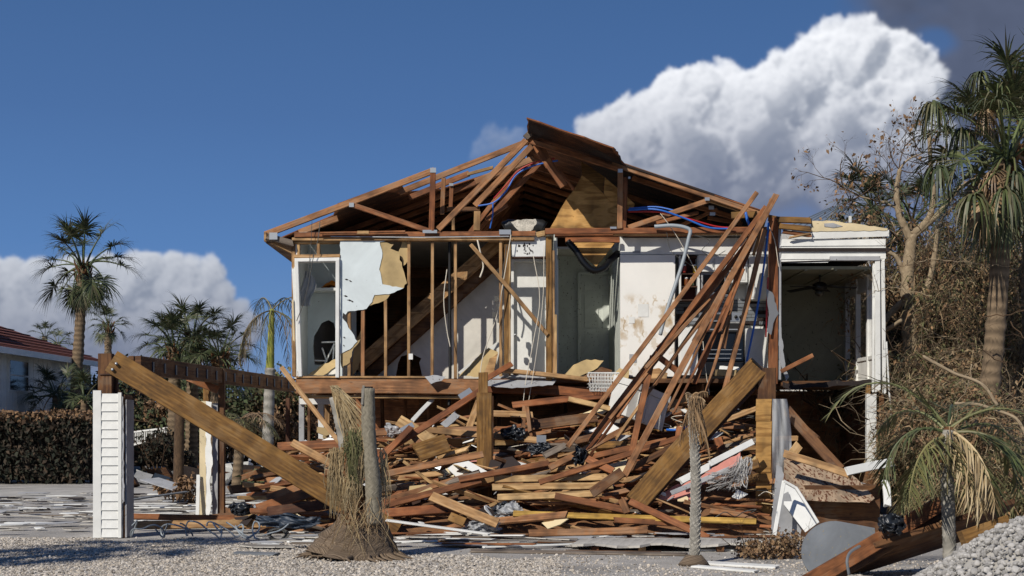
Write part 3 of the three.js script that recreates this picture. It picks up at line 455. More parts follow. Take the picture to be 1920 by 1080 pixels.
// porch room at the side
{
  const x0 = PX(1465, 24), x1 = PX(1660, 24), zb = 26.65;
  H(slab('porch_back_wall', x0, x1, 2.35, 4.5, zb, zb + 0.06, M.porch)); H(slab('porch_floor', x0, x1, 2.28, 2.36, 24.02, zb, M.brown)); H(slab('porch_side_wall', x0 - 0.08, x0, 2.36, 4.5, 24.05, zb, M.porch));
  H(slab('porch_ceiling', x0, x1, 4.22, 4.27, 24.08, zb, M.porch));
  for (const x of [4.9, 5.4, 5.9]) H(slab('ceiling_batten', x - 0.02, x + 0.02, 4.2, 4.219, 24.1, zb, M.porch));
  H(slab('wall_rail', x0, x1 - 0.06, PY(643, zb), PY(641, zb), zb - 0.015, zb, M.porch)); H(tim('wall_batten', [1582, 540, zb - 0.02], [1582, 714, zb - 0.02], 0.03, 0.02, M.porch, { bow: 0 }));
  H(slab('porch_roof', x0 - 0.06, x1 + 0.06, 4.50, 4.56, 23.95, zb + 0.2, M.felt));
  // siding courses on the header
  let y = 449; for (let k = 0; k < 4; k++) { const h = k === 3 ? 7 : 12.4, b = new Build(), xl = 1463, xr = 1661, A = P(xl, y, 23.985), B = P(xr, y - 1.2, 23.985), C = P(xr, y - 1.2 + h, 23.968), D = P(xl, y + h, 23.968); if (k === 3) { B.copy(P(1560, y - .6, 23.985)); C.copy(P(1552, y + h - 1, 23.968)); }
    b.quad(D, C, B, A, 2, 0.1); const q = (p) => p.clone().setZ(-23.995).add(V(0, 0.006, 0)); b.quad(q(D), q(C), C, D, 2, 0.03); b.quad(A, B, q(B), q(A), 2, .03); b.quad(q(A), q(B), q(C), q(D), 2, .1); H(b.mesh('siding_course', M.vinyl, A)); y += 12.4; }
  H(slab('porch_header', x0 + 0.02, x1 - 0.01, PY(488, 24), 4.5, 24.0, 24.07, M.white));
  H(plate('fascia', [[1523, 435], [1667, 431], [1667, 443], [1523, 448]], 23.95, 0.035, M.vinyl)); H(plate('roof_deck', [[1522, 414], [1560, 414], [1664, 428], [1664, 432], [1522, 434]], 23.94, 0.06, M.cream, { rag: 2 })); H(plate('roofing_scrap', [[1545, 419], [1562, 418], [1580, 424], [1562, 427], [1546, 425]], 23.93, 0.01, M.greyshard, { rag: 2 }));
  for (const [a, b, w, m] of [[[1457, 412, 23.9], [1523, 414, 23.9], .1, 'treated'], [[1460, 424, 23.88], [1522, 430, 23.88], .09, 'treated'], [[1466, 434, 23.92], [1522, 442, 23.92], .06, 'red'], [[1478, 446, 23.9], [1520, 438, 23.9], .03, 'tan']]) H(tim('roof_joist', a, b, w, 0.05, M[m], { jag: 0.06 }));
  H(tim('gutter_trim', [1556, 485, 23.93], [1650, 485, 23.93], 0.075, 0.05, M.greyshard, { bow: 0 })); H(tim('corner_trim', [1645, 484, 23.94], [1646, 735, 23.94], 0.085, 0.05, M.vinyl, { bow: 0, jag: .05 })); H(tim('corner_trim', [1655, 484, 23.96], [1658, 738, 23.96], 0.06, 0.05, M.vinyl, { bow: 0, jag: .08 })); H(tim('corner_trim', [1638, 494, 23.97], [1637, 736, 23.97], 0.04, 0.03, M.white, { bow: 0, jag: .08 })); H(tim('corner_trim', [1662, 640, 23.95], [1672, 800, 23.9], 0.025, 0.03, M.vinyl, { jag: .08 }));
  H(tim('header_trim', [1463, 492, 23.97], [1556, 489, 23.97], 0.02, 0.03, M.felt, { jag: 0.05 }));
  // window wall on the far side of the porch: posts, rails, glass
  for (let k = 0; k < 4; k++) H(slab('window_post', x1 - 0.08, x1, 2.36, 4.22, 24.1 + k * 0.8, 24.18 + k * 0.8, M.white));
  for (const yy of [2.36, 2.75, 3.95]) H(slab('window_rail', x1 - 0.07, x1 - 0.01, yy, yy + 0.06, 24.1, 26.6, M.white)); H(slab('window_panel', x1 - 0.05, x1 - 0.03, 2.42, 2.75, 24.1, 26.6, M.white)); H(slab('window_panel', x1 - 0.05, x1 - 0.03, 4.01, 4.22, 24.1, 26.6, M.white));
  for (let k = 0; k < 3; k++) H(slab('window_pane', x1 - 0.042, x1 - 0.038, 2.81, 3.95, 24.18 + k * 0.8, 24.9 + k * 0.8, M.glass));
  H(tim('porch_post', [1633, 738, 24.0], [1633, 872, 24.0], 0.16, 0.12, M.white, { bow: 0, jag: .03 })); H(tim('porch_post', [1628, 712, 24.05], [1627, 750, 24.05], 0.07, 0.09, M.treated, {})); H(tim('porch_post', [1652, 735, 24.05], [1652, 790, 24.05], 0.08, 0.09, M.brown, {}));
  H(slab('porch_lower_wall', x0 - 0.1, x1 + 0.1, 0.0, 2.28, 27.6, 27.7, M.red2)); H(slab('porch_lower_wall', x1 + 0.06, x1 + 0.12, 0.6, 2.28, 24.6, 27.6, M.red2));
  H(plate('porch_edge_strip', [[1468, 716], [1500, 720], [1560, 714], [1636, 712], [1636, 722], [1560, 724], [1490, 730], [1468, 726]], 24.0, 0.02, M.felt, { rag: 4 }));  // ragged near-black strip along the porch floor edge
}
// what is left of the ground floor, with backing walls added behind
for (const [x, y0, y1, w, m, Z] of [[566, 742, 850, 10, 'greyshard', 25.0], [580, 742, 840, 5, 'brown', 25.4], [602, 752, 860, 11, 'white', 25.2], [614, 760, 850, 9, 'tan', 25.6], [716, 744, 800, 7, 'brown', 26.4], [760, 742, 810, 6, 'red2', 26.0], [803, 742, 820, 5, 'red2', 25.6], [826, 742, 830, 5, 'red2', 25.5], [843, 712, 805, 5, 'black', 24.6], [848, 745, 830, 5, 'tan', 25.8], [880, 742, 820, 7, 'tan', 26.4], [936, 742, 830, 8, 'brown', 26.2], [975, 744, 820, 6, 'brown', 26], [990, 750, 830, 5, 'red2', 25.6], [1060, 750, 830, 8, 'dark', 26], [1110, 750, 830, 8, 'dark', 26], [540, 745, 850, 8, 'dark', 27]]) H(tim('ground_floor_stud', [x, y0, Z], [x + rr(-2, 2), y1 + 60, Z], w / 110, 0.09, M[m], { jag: 0.05 }));
H(rect('ground_floor_lintel', 562, 741, 648, 758, 24.9, 0.1, M.white)); H(slab('added_backing_wall', -1.9, 4.38, 0.0, 2.3, 29.5, 29.6, M.red2)); H(slab('added_backing_wall', 4.34, 4.4, 0.0, 2.3, 25.2, 29.5, M.red2));  // added walls close off the daylight behind and keep this storey dark
for (let k = 0; k < 9; k++) H(timber('floor_joist', V(-3.3 + k * 0.93, 2.23, -24.3), V(-3.3 + k * 0.93, 2.23, -30), 0.18, 0.04, M.red2, { face: V(1, 0, 0), bow: 0 }));
// loose ends of the fabric of the house that still hang on it
H(hose('attic_pipe', [P(897, 386, 24.4), P(925, 380, 24.35), P(948, 360, 24.3), P(968, 328, 24.3), P(1000, 311, 24.25), P(1046, 301, 24.25)], 0.014, M.blue)); H(hose('attic_pipe', [P(926, 372, 24.42), P(950, 346, 24.35), P(972, 320, 24.32), P(1002, 305, 24.3), P(1040, 297, 24.3)], 0.012, M.redpipe));
H(hose('attic_pipe', [P(924, 380, 24.34), P(924, 400, 24.34), P(919, 428, 24.36)], 0.012, M.blue, 10));
H(hose('attic_pipe', [P(1178, 394, 24.1), P(1232, 393, 23.86), P(1280, 408, 23.86), P(1330, 427, 23.84), P(1373, 429, 23.84)], 0.016, M.blue)); H(hose('attic_pipe', [P(1178, 397, 24.14), P(1240, 398, 23.88), P(1290, 410, 23.88), P(1345, 425, 23.88), P(1376, 427, 23.86)], 0.014, M.redpipe)); H(hose('attic_pipe', [P(1180, 391, 24.2), P(1230, 388, 24.1), P(1262, 394, 24.0)], 0.014, M.blue, 12));
H(hose('attic_pipe', [P(1398, 398, 23.8), P(1402, 414, 23.78), P(1410, 428, 23.78), P(1416, 429, 23.8)], 0.024, M.blue, 12));
H(hose('supply_hose', [P(1441, 418, 23.8), P(1437, 460, 23.75), P(1430, 515, 23.7), P(1416, 600, 23.6), P(1400, 678, 23.6)], 0.018, M.blue)); H(hose('supply_hose', [P(1440, 520, 23.85), P(1438, 570, 23.85), P(1436, 632, 23.85)], 0.014, M.redpipe, 10));
H(hose('conduit', [P(1227, 425, 23.84), P(1262, 423, 23.8), P(1286, 427, 23.78), P(1294, 432, 23.77), P(1291, 448, 23.76), P(1280, 492, 23.74), P(1247, 593, 23.6), P(1238, 628, 23.55)], 0.032, M.conduit, 40, 8));
H(hose('drain_pipe', [P(843, 438, 24.2), P(843, 560, 24.2), P(844, 700, 24.2), P(842, 760, 24.1)], 0.026, M.black, 12, 8));
{ const b = new Build(), c = new THREE.CatmullRomCurve3([P(1064, 452, 24.3), P(1080, 470, 24.28), P(1096, 494, 24.25), P(1113, 507, 24.25), P(1132, 502, 24.3), P(1146, 486, 24.4), P(1160, 474, 24.5)]); b.tube(c.getPoints(70), (t, k) => 0.052 + (k % 2) * 0.010, 10); H(b.mesh('flexible_duct', plain(0x17181a, 0.3, { metalness: 0.3 }), P(1064, 452, 24.3))); }
for (const [pts, m, r] of [[[[1238, 400], [1262, 432], [1290, 480], [1311, 522]], 'cable', .006], [[[1318, 640], [1324, 700], [1330, 740]], 'cable', .006], [[[1000, 480], [1012, 560], [1000, 640], [985, 720], [978, 790]], 'cable', .007], [[[958, 440], [945, 520], [932, 590], [905, 670], [898, 720]], 'cable', .008], [[[1020, 460], [1018, 560], [1006, 660], [990, 760]], 'cable', .006], [[[838, 505], [832, 560], [838, 620], [844, 650]], 'cable', .008], [[[600, 415], [596, 450], [588, 480], [572, 560], [556, 602]], 'wire', .007], [[[585, 415], [582, 470], [576, 520]], 'wire', .005], [[[1250, 436], [1258, 470], [1300, 500]], 'wire', .005], [[[1300, 440], [1330, 452], [1316, 470], [1340, 480], [1360, 470]], 'wire', .006], [[[1440, 420], [1452, 450], [1460, 500]], 'cable', .007], [[[895, 450], [902, 480], [906, 500], [900, 520]], 'cable', .014], [[[950, 460], [938, 540], [928, 600], [930, 640]], 'wire', .006], [[[1380, 440], [1384, 490], [1374, 520]], 'wire', .004]]) H(hose('hanging_cable', pts.map(([x, y]) => P(x, y, 23.86 + R() * 0.06)), r, M[m], 20, 5));
{ const b = new Build(), f = rngOf(5); for (const [x, y] of [[930, 560], [934, 575], [926, 590], [936, 600]]) b.box(PX(x, 24.1), PY(y, 24.1), -24.1, 0.06, 0.09, 0.05); H(b.mesh('junction_box', M.wire, P(930, 580, 24.1))); }
H(rect('light_switch', 766, 663, 774, 674, 24.0, 0.02, M.vinyl));
{ const b = new Build(), c = P(976, 427, 24.6); const pts = []; for (let k = 0; k < 24; k++) pts.push(V(c.x - 0.28 + k * 0.03, c.y + Math.sin(k * 0.4) * 0.05, c.z)); b.tube(pts, (t, k) => 0.09 + 0.015 * (k % 2), 10); H(b.mesh('attic_duct', plain(0x2b2c2e, 0.4, { metalness: 0.4 }), c)); }
H(plate('insulation', [[958, 416], [970, 412], [1004, 410], [1006, 420], [994, 434], [976, 436], [964, 424]], 24.5, 0.08, mottled(0xb8b2a6, 0.5, 0.4, 51, 1, 0.4), { rag: 3, ragStep: 6 }));

// ---------------------------------------------------------------- things left inside the house
function frame(name, x, y, Z, label, cat, group) { const p = P(x, y, Z); return base(name, p.x, p.y, p.z, label, cat, group); }
{ // range
  const o = frame('kitchen_range', 1353, 704, 24.6, 'black and steel kitchen range standing open in the torn kitchen', 'oven');
  H(rect('body', 1310, 606, 1397, 704, 24.52, 0.26, M.black), o); const cp = H(rect('control_panel', 1311, 586, 1396, 603, 24.50, 0.08, M.steel), o);
  for (const x of [1317, 1325, 1380, 1389]) { const b = new Build(); b.tube([P(x, 594, 24.5), P(x, 594, 24.46)], 0.028, 10); H(b.mesh('knob', M.black, P(x, 594, 24.5)), cp); } H(rect('display', 1335, 589, 1372, 600, 24.494, 0.01, M.black), cp);
  const d = H(rect('oven_door', 1314, 626, 1393, 676, 24.49, 0.03, plain(0x08090a, 0.12)), o); H(tim('handle', [1316, 618, 24.46], [1391, 618, 24.46], 0.025, 0.025, M.steel, { bow: 0 }), d); H(rect('drawer', 1314, 680, 1393, 703, 24.49, 0.03, plain(0x151516, 0.3)), o);
  for (let k = 0; k < 3; k++) H(rect('oven_rack', 1316, 655 + k * 8, 1390, 656.4 + k * 8, 24.47, 0.008, M.steel), o);
}
{ // microwave
  const o = frame('microwave', 1342, 556, 24.6, 'black microwave fixed under the white kitchen cabinet', 'microwave'); H(rect('body', 1314, 511, 1368, 556, 24.5, 0.28, M.greyshard), o); H(rect('door', 1318, 515, 1358, 547, 24.485, 0.02, plain(0x0a0a0b, 0.15)), o); H(rect('control_panel', 1360, 515, 1367, 552, 24.485, 0.02, M.black), o); H(rect('vent_grille', 1316, 549, 1366, 554, 24.485, 0.02, M.steel), o);
}
function cabinet(label, x0, y0, x1, y1, doors, Z = 24.44) {
  const o = frame('kitchen_cabinet', (x0 + x1) / 2, y1, Z, label, 'cabinet', 'white kitchen cabinets'); H(rect('carcass', x0, y0, x1, y1, Z + 0.02, 0.30, M.white), o);
  for (let k = 0; k < doors; k++) { const a = mix(x0, x1, k / doors) + 0.8, b = mix(x0, x1, (k + 1) / doors) - 0.8, d = H(rect('door', a, y0 + 1, b, y1 - 1, Z, 0.018, M.white), o); H(rect('panel', a + 3.5, y0 + 5, b - 3.5, y1 - 5, Z - 0.006, 0.012, M.white), d); H(tim('handle', [b - 2.5, (y0 + y1) / 2 - 5, Z - 0.02], [b - 2.5, (y0 + y1) / 2 + 5, Z - 0.02], 0.01, 0.012, M.steel, { bow: 0 }), d); } return o;
}
cabinet('white wall cabinet above the microwave in the torn kitchen', 1310, 478, 1370, 510, 2); cabinet('tall white wall cabinet beside the corner post of the kitchen', 1404, 478, 1441, 562, 1); cabinet('white base cabinet between the stained panel and the range', 1272, 614, 1309, 704, 1); cabinet('white base cabinet between the range and the corner post', 1398, 616, 1441, 704, 1); cabinet('narrow white wall cabinet over the end of the range', 1372, 478, 1402, 530, 1);
{ // open cabinet
  const o = frame('open_cabinet', 1294, 562, 24.5, 'open kitchen cabinet with dark shelves holding jars', 'cabinet'); const dr = plain(0x4a1612, 0.7);
  H(rect('back_panel', 1276, 480, 1310, 562, 24.76, 0.02, dr), o); H(rect('side_panel', 1273, 479, 1277, 563, 24.46, 0.3, M.white), o); H(rect('side_panel', 1308, 479, 1312, 563, 24.46, 0.3, M.white), o); for (const y of [480, 512, 536, 561]) H(rect('shelf', 1277, y, 1308, y + 2.4, 24.47, 0.28, M.dark), o);
}
[['red', 0x8e2a1d, 1283, 512], ['yellow', 0xd7a92a, 1303, 512], ['amber', 0x6b3a16, 1287, 536], ['green', 0x38502e, 1297, 536]].forEach(([c, hex, x, y]) => { const o = frame('jar', x, y, 24.55, c + ' jar on a shelf of the open kitchen cabinet', 'jar', 'jars in the cabinet'); const b = new Build(); b.tube([V(0, 0, 0), V(0, 0.02, 0), V(0, 0.1, 0), V(0, 0.12, 0)], [0.034, 0.037, 0.037, 0.028], 10); o.add(b.mesh('glass_body', plain(hex, 0.3))); const l = new Build(); l.tube([V(0, 0.12, 0), V(0, 0.145, 0)], 0.03, 10); o.add(l.mesh('lid', M.vinyl)); });
{ // ceiling fan
  const o = base('ceiling_fan', PX(1537, 25), 4.22, -25, 'dark ceiling fan hanging in the gloomy porch room', 'ceiling fan'); const k = plain(0x17140f, 0.5);
  const b = new Build(); b.tube([V(0, 0, 0), V(0, -0.16, 0)], 0.015, 8); o.add(b.mesh('downrod', k)); const h = new Build(); h.tube([V(0, -0.12, 0), V(0, -0.16, 0), V(0, -0.24, 0), V(0, -0.28, 0)], [0.05, 0.125, 0.13, 0.06], 16); o.add(h.mesh('motor', k)); const l = new Build(); l.tube([V(0, -0.28, 0), V(0, -0.33, 0), V(0, -0.37, 0)], [0.08, 0.085, 0.03], 12); o.add(l.mesh('lamp_bowl', plain(0x4b473c, 0.3)));
  for (let q = 0; q < 5; q++) { const a = q / 5 * 6.283 + 0.1, m = timber('blade', V(Math.cos(a) * 0.12, -0.2, Math.sin(a) * 0.12), V(Math.cos(a) * 0.62, -0.23 - q % 2 * 0.02, Math.sin(a) * 0.62), 0.13, 0.012, k, { face: V(0.2, 1, 0) }); o.add(m); }
}
{ // closet: cloth, bag, folding chair, rubble
  const y = PY(541, 24.9); const b = new Build(), f = rngOf(91);
  for (let j = 0; j < 8; j++) for (let i = 0; i < 10; i++) { const g = (u, v) => V(-3.28 + u * 0.033, y + 0.008 + Math.max(0, 0.155 * Math.sin(u / 10 * 3.1) * (0.6 + 0.4 * noise3(u * 0.6, v * 0.6, 2)) * Math.sin((v + 1) / 10 * 3.1)), -24.8 - v * 0.045); b.quad(g(i, j), g(i + 1, j), g(i + 1, j + 1), g(i, j + 1)); }
  top(b.mesh('folded_cloth', plain(0xc0700f, 0.9, { side: 2 }), V(-3.28, y, -24.8)), 'orange cloth heaped on the closet shelf', 'cloth');
  const g = new Build(); const q = []; for (let j = 0; j <= 12; j++) for (let i = 0; i <= 8; i++) { const t = j / 12, w = 0.03 + 0.10 * Math.sin(Math.min(1, t * 1.3) * 2.6); q.push(V(PX(576, 24.3) + (i / 8 - 0.5) * 2 * w + 0.03 * Math.sin(t * 5), PY(mix(508, 574, t), 24.3), -24.3 - 0.05 * Math.sin(i * 1.7 + t * 6))); } g.grid(q, 8, 12);
  top(g.mesh('plastic_bag', M.film, P(576, 508, 24.3)), 'crumpled clear plastic bag hanging inside the closet doorway', 'plastic bag');
  const c = frame('folding_chair', 614, 704, 24.7, 'white metal folding chair tumbled in the closet', 'chair'); for (const [a, d] of [[[603, 642], [630, 641]], [[627, 644], [612, 676]], [[604, 652], [612, 676]], [[590, 676], [614, 677]], [[612, 676], [600, 702]], [[626, 650], [622, 702]]]) H(tim('tube', [...a, 24.7], [...d, 24.7], 0.025, 0.025, M.white, { bow: 0 }), c);
}
{ // laundry basket of white wire
  const o = frame('wire_basket', 1132, 733, 23.6, 'white wire laundry basket on the edge of the broken floor', 'basket'); const A = P(1103, 699, 23.6), B = P(1161, 733, 23.6); const w = B.x - A.x, h = A.y - B.y, d = 0.35;
  const wire = (n, p, q, r = 0.006) => { const b = new Build(); b.tube([p, q], r, 4); H(b.mesh(n, M.vinyl, p), o); };
  for (const z of [0, -d]) { for (let k = 0; k <= 9; k++) wire('upright', V(A.x + w * k / 9, A.y, A.z + z), V(A.x + 0.05 + (w - 0.1) * k / 9, B.y, A.z + z * 0.9)); for (let k = 0; k <= 5; k++) wire('hoop', V(A.x + 0.05 * k / 5, A.y - h * k / 5, A.z + z), V(B.x - 0.05 * k / 5, A.y - h * k / 5, A.z + z), k ? 0.005 : 0.010); }
  for (let k = 0; k <= 4; k++) { wire('hoop', V(A.x, A.y - h * k / 5, A.z), V(A.x, A.y - h * k / 5, A.z - d)); wire('hoop', V(B.x, A.y - h * k / 5, A.z), V(B.x, A.y - h * k / 5, A.z - d)); }
}
{ // white insulated box lying tilted on the heap
  const o = frame('ice_chest', 1192, 770, 22.9, 'tilted white plastic ice chest lying on the debris heap', 'ice chest'); const b = new Build(); const X = V(0.30, -0.12, -0.16), Y = V(0.06, 0.28, 0.02), Zv = V(0.12, -0.05, 0.30);
  const c = P(1196, 762, 23.0); b.hull(c, X, Y.clone().multiplyScalar(0.8), Zv); H(b.mesh('body', M.vinyl, c), o); const l = new Build(); const c2 = c.clone().addScaledVector(Y, 1.0); l.hull(c2, X.clone().multiplyScalar(1.05), Y.clone().multiplyScalar(0.18), Zv.clone().multiplyScalar(1.05)); H(l.mesh('lid', M.white, c2), o); for (const s of [-0.5, 0, 0.5]) { const r = new Build(), c3 = c.clone().addScaledVector(Zv, 1.02).addScaledVector(X, s); r.hull(c3, X.clone().multiplyScalar(0.06), Y.clone().multiplyScalar(0.7), Zv.clone().multiplyScalar(0.03)); H(r.mesh('rib', M.white, c3), o); } 
}
top(plate('white_board', [[1104, 808], [1142, 790], [1166, 806], [1140, 816]], (x, y) => 22.6 + (816 - y) * 0.01, 0.03, M.vinyl), 'white plastic board wedged below the tilted ice chest', 'board');

// ---------------------------------------------------------------- posts and great beams in front
function siding(o, x0, x1, y0, y1, Z, n) { // stacked vinyl courses, each its own sloped face
  for (let k = 0; k < n; k++) { const a = mix(y0, y1, k / n), c = mix(y0, y1, (k + 1) / n) - 0.4, b = new Build(), A = P(x0, a, Z), B = P(x1, a, Z), C = P(x1, c, Z - 0.016), D = P(x0, c, Z - 0.016), q = (p) => p.clone().setZ(-Z - 0.012); b.quad(D, C, B, A, 0.4, 0.13); b.quad(q(D), q(C), C, D, 0.4, 0.02); b.quad(A, B, q(B), q(A), .4, .01); H(b.mesh('siding_course', M.vinyl, A), o); }
}
{
  const o = frame('sided_column', 205, 1009, 20.8, 'white vinyl sided column standing at the edge of the gravel', 'column');
  const Z = 20.72, x0 = PX(175, Z), x1 = PX(237, Z), y1 = PY(736, Z); H(slab('core', x0 + 0.03, x1 - 0.03, 0.0, y1 - 0.03, Z + 0.03, Z + 0.42, M.brown), o); siding(o, 190, 222, 738, 1008, Z, 16);
  H(slab('corner_trim', x0, PX(190, Z), 0.01, y1 + 0.03, Z - 0.02, Z + 0.03, M.vinyl), o); H(slab('corner_trim', PX(222, Z), PX(228, Z), 0.01, y1, Z - 0.02, Z + 0.03, M.vinyl), o); H(slab('side_cladding', x0, x0 + 0.02, 0.01, y1, Z + 0.03, Z + 0.45, M.vinyl), o); H(slab('side_cladding', x1 - 0.025, x1 - 0.005, 0.01, y1 - 0.1, Z + 0.03, Z + 0.43, M.greyshard), o);
  H(plate('torn_cladding', [[228, 740], [234, 762], [239, 766], [236, 800], [238, 900], [236, 1006], [229, 1008]], (x, y) => 20.7 + (x - 228) * 0.02, 0.006, M.vinyl, { rag: 2 }), o); H(plate('torn_cladding', [[226, 742], [231, 744], [233, 940], [229, 944]], 20.71, 0.01, M.greyshard, { rag: 2 }), o);
  H(tim('post', [199, 663, 20.9], [199, 745, 20.9], 0.20, 0.14, M.brown, { bow: 0 }), o); H(tim('post', [215, 666, 20.98], [215, 742, 20.98], 0.09, 0.1, M.dark, { bow: 0 }), o); H(tim('post_joint', [187, 702, 20.82], [212, 702, 20.82], 0.02, 0.02, M.dark, { bow: 0 }), o);
}
{
  const a = V(-5.42, PY(684, 20.95), -20.95), b = V(-4.35, PY(722, 28.7), -28.7); const o = top(timber('carport_beam', a, b, 0.26, 0.09, M.brown, { seg: 4, face: V(1, 0, 0.13), bow: 0.001 }), 'long dark doubled beam running back from the sided column toward the house', 'beam');
  const p = timber('ply', a.clone().add(V(-0.1, 0, 0)), b.clone().add(V(-0.1, 0, 0)), 0.26, 0.08, M.brown, { seg: 3, face: V(1, 0, 0.13), bow: 0.001 }); H(p, o);
  for (let k = 0; k < 16; k++) { const t = (k + 1) / 17, c = a.clone().lerp(b, t).add(V(0.05, 0, 0)); const h = new Build(); h.box(c.x, c.y - 0.01, c.z, 0.012, 0.15, 0.09); H(h.mesh('joist_hanger', plain(0x1d2f49, 0.5, { metalness: 0.5 }), c), o); }
}
{
  const o = frame('wrapped_post', 392, 978, 24.4, 'cream and white clad post half stripped beside a dark post', 'post'); H(rect('cladding', 374, 752, 386, 976, 24.35, 0.2, M.cream), o); H(plate('torn_cladding', [[386, 752], [397, 754], [398, 780], [395, 830], [399, 870], [393, 900], [397, 940], [390, 974], [386, 976]], (x, y) => 24.34 - (x - 386) * 0.004, 0.02, M.vinyl, { rag: 3 }), o); H(rect('core', 398, 756, 408, 974, 24.4, 0.12, M.greyshard), o); H(tim('inner_post', [387, 728, 24.45], [388, 780, 24.45], 0.1, 0.1, M.treated, {}), o);
  H(tim('side_post', [416, 692, 24.5], [416, 972, 24.5], 0.10, 0.12, M.brown, { bow: 0 }), o); H(tim('vinyl_strip', [372, 890, 24.3], [370, 974, 24.2], 0.06, 0.02, M.vinyl, {}), o);
  top(tim('broken_brace', [350, 706, 24.0], [410, 732, 24.2], 0.13, 0.05, M.red, { jag: 0.2 }), 'short splintered brace hanging below the carport beam', 'brace');
}
{
  const o = top(tim('fallen_beam', [209, 677, 20.42], [742, 1001, 20.75], 0.33, 0.09, M.treated, { seg: 4, bow: 0.002, chamfer: 0.008 }), 'huge treated beam slanting from the sided column down to the palm stump', 'beam');
  H(tim('ply', [209, 677, 20.52], [742, 1001, 20.85], 0.33, 0.09, M.brown, { seg: 3, bow: 0.002 }), o);
  for (const [x, y] of [[218, 682], [211, 693]]) { const b = new Build(); b.tube([P(x, y, 20.37), P(x, y, 20.33)], 0.022, 8); H(b.mesh('bolt', M.steel, P(x, y, 20.37)), o); }
}
{
  const o = top(tim('standing_post', [908, 736, 22.3], [909, 1000, 22.3], 0.235, 0.13, M.treated, { bow: 0.001, chamfer: 0.01 }), 'upright weathered notched post rising from the middle of the heap', 'post'); H(tim('ply', [922, 742, 22.33], [922, 1000, 22.33], 0.055, 0.14, M.brown, { bow: 0.001 }), o); H(tim('tongue', [906, 698, 22.31], [906, 742, 22.31], 0.145, 0.10, M.treated, { jag: .03 }), o);
}
{
  const o = top(tim('leaning_beam', [1422, 686, 21.75], [1190, 944, 20.9], 0.325, 0.10, M.treated, { seg: 3, chamfer: 0.01 }), 'thick dark beam leaning from the corner post down into the heap', 'beam'); H(tim('ply', [1428, 690, 21.86], [1194, 946, 21.02], 0.31, 0.08, M.dark, { seg: 2 }), o); H(tim('end_strap', [1409, 672, 21.66], [1436, 700, 21.7], 0.03, 0.02, M.black, { bow: 0 }), o);
}
{
  const o = frame('corner_column', 1436, 1002, 21.7, 'front corner post faced with plywood squares and hung with torn wrap', 'column'); H(tim('post', [1437, 690, 21.75], [1436, 1003, 21.75], 0.27, 0.14, M.brown, { bow: 0, chamfer: .01 }), o);
  let y = 748; for (const h of [42, 96, 62, 38, 18]) { H(plate('plywood_square', [[1418, y], [1447, y], [1445, y + h - 1], [1417, y + h - 1]], 21.66, 0.02, M.ply), o); y += h; }
  const g = new Build(), q = []; for (let j = 0; j <= 22; j++) for (let i = 0; i <= 6; i++) { const t = j / 22, x = mix(1448, 1448 + 22 + 14 * Math.sin(t * 3.6 + 0.4), i / 6); q.push(P(x, mix(748, 1000, t), 21.62 + 0.05 * Math.sin(i * 2.1 + t * 9) + i * 0.02)); } g.grid(q, 6, 22); H(g.mesh('torn_wrap', M.film, P(1448, 748, 21.6)), o);
}
// timbers that slid off the roof and lean in a bundle
const lean = 'roof timbers leaning in a bundle';
[[[1419, 361, 23.75], [1064, 838, 21.5], .075, 'red2', 'longest reddish roof timber of the leaning bundle, reaching lowest'],
 [[1436, 388, 23.8], [1105, 828, 21.9], .085, 'red', 'reddish roof timber of the leaning bundle ending beside the white lid'],
 [[1366, 530, 23.5], [1232, 655, 23.0], .075, 'red', 'short reddish timber crossing the middle of the leaning bundle'],
 [[1456, 364, 23.82], [1170, 893, 21.0], .10, 'red2', 'broad roof timber of the leaning bundle with its top end highest'],
 [[1414, 445, 23.85], [1302, 720, 23.1], .075, 'rust', 'dark red timber of the leaning bundle in front of the range'],
 [[1434, 430, 23.7], [1355, 745, 22.9], .085, 'red2', 'steepest timber of the leaning bundle with a frayed edge'],
 [[1224, 668, 22.6], [1178, 880, 21.6], .095, 'red', 'upright reddish timber standing on the heap below the bundle'],
 [[1226, 662, 22.55], [1278, 702, 22.7], .095, 'rust', 'stubby rust coloured offcut nailed across the leaning bundle'],
 [[1446, 372, 23.9], [1412, 480, 23.85], .05, 'tan', 'pale thin batten at the top of the leaning bundle'],
 [[1440, 400, 23.84], [1300, 640, 23.2], .06, 'red2', 'thin roof timber in the middle of the leaning bundle'],
 [[1330, 560, 23.2], [1210, 690, 22.3], .06, 'red2', 'thin roof timber low in the leaning bundle before the stained panel']].forEach(([a, b, w, m, l]) => top(tim('roof_timber', a, b, w, 0.04, M[m], { seg: 2, jag: 0.05, bow: 0.006 }), l, 'timber', lean));
[[[882, 458, 23.8], [1027, 628, 24.0], .065, 'tan', 'loose slanted stick across the small white inner door'], [[527, 688, 22.9], [638, 832, 22.4], .075, 'tan', 'thin pale stick leaning against the floor edge above the palm stump'], [[912, 710, 23.7], [960, 682, 23.9], .09, 'rust', 'short rust red offcut lying on the torn floor edge'], [[1464, 697, 23.7], [1525, 666, 23.5], .07, 'red', 'short reddish stick poking into the porch opening']].forEach(([a, b, w, m, l]) => top(tim('loose_stick', a, b, w, 0.04, M[m], { jag: 0.02 }), l, 'timber'));
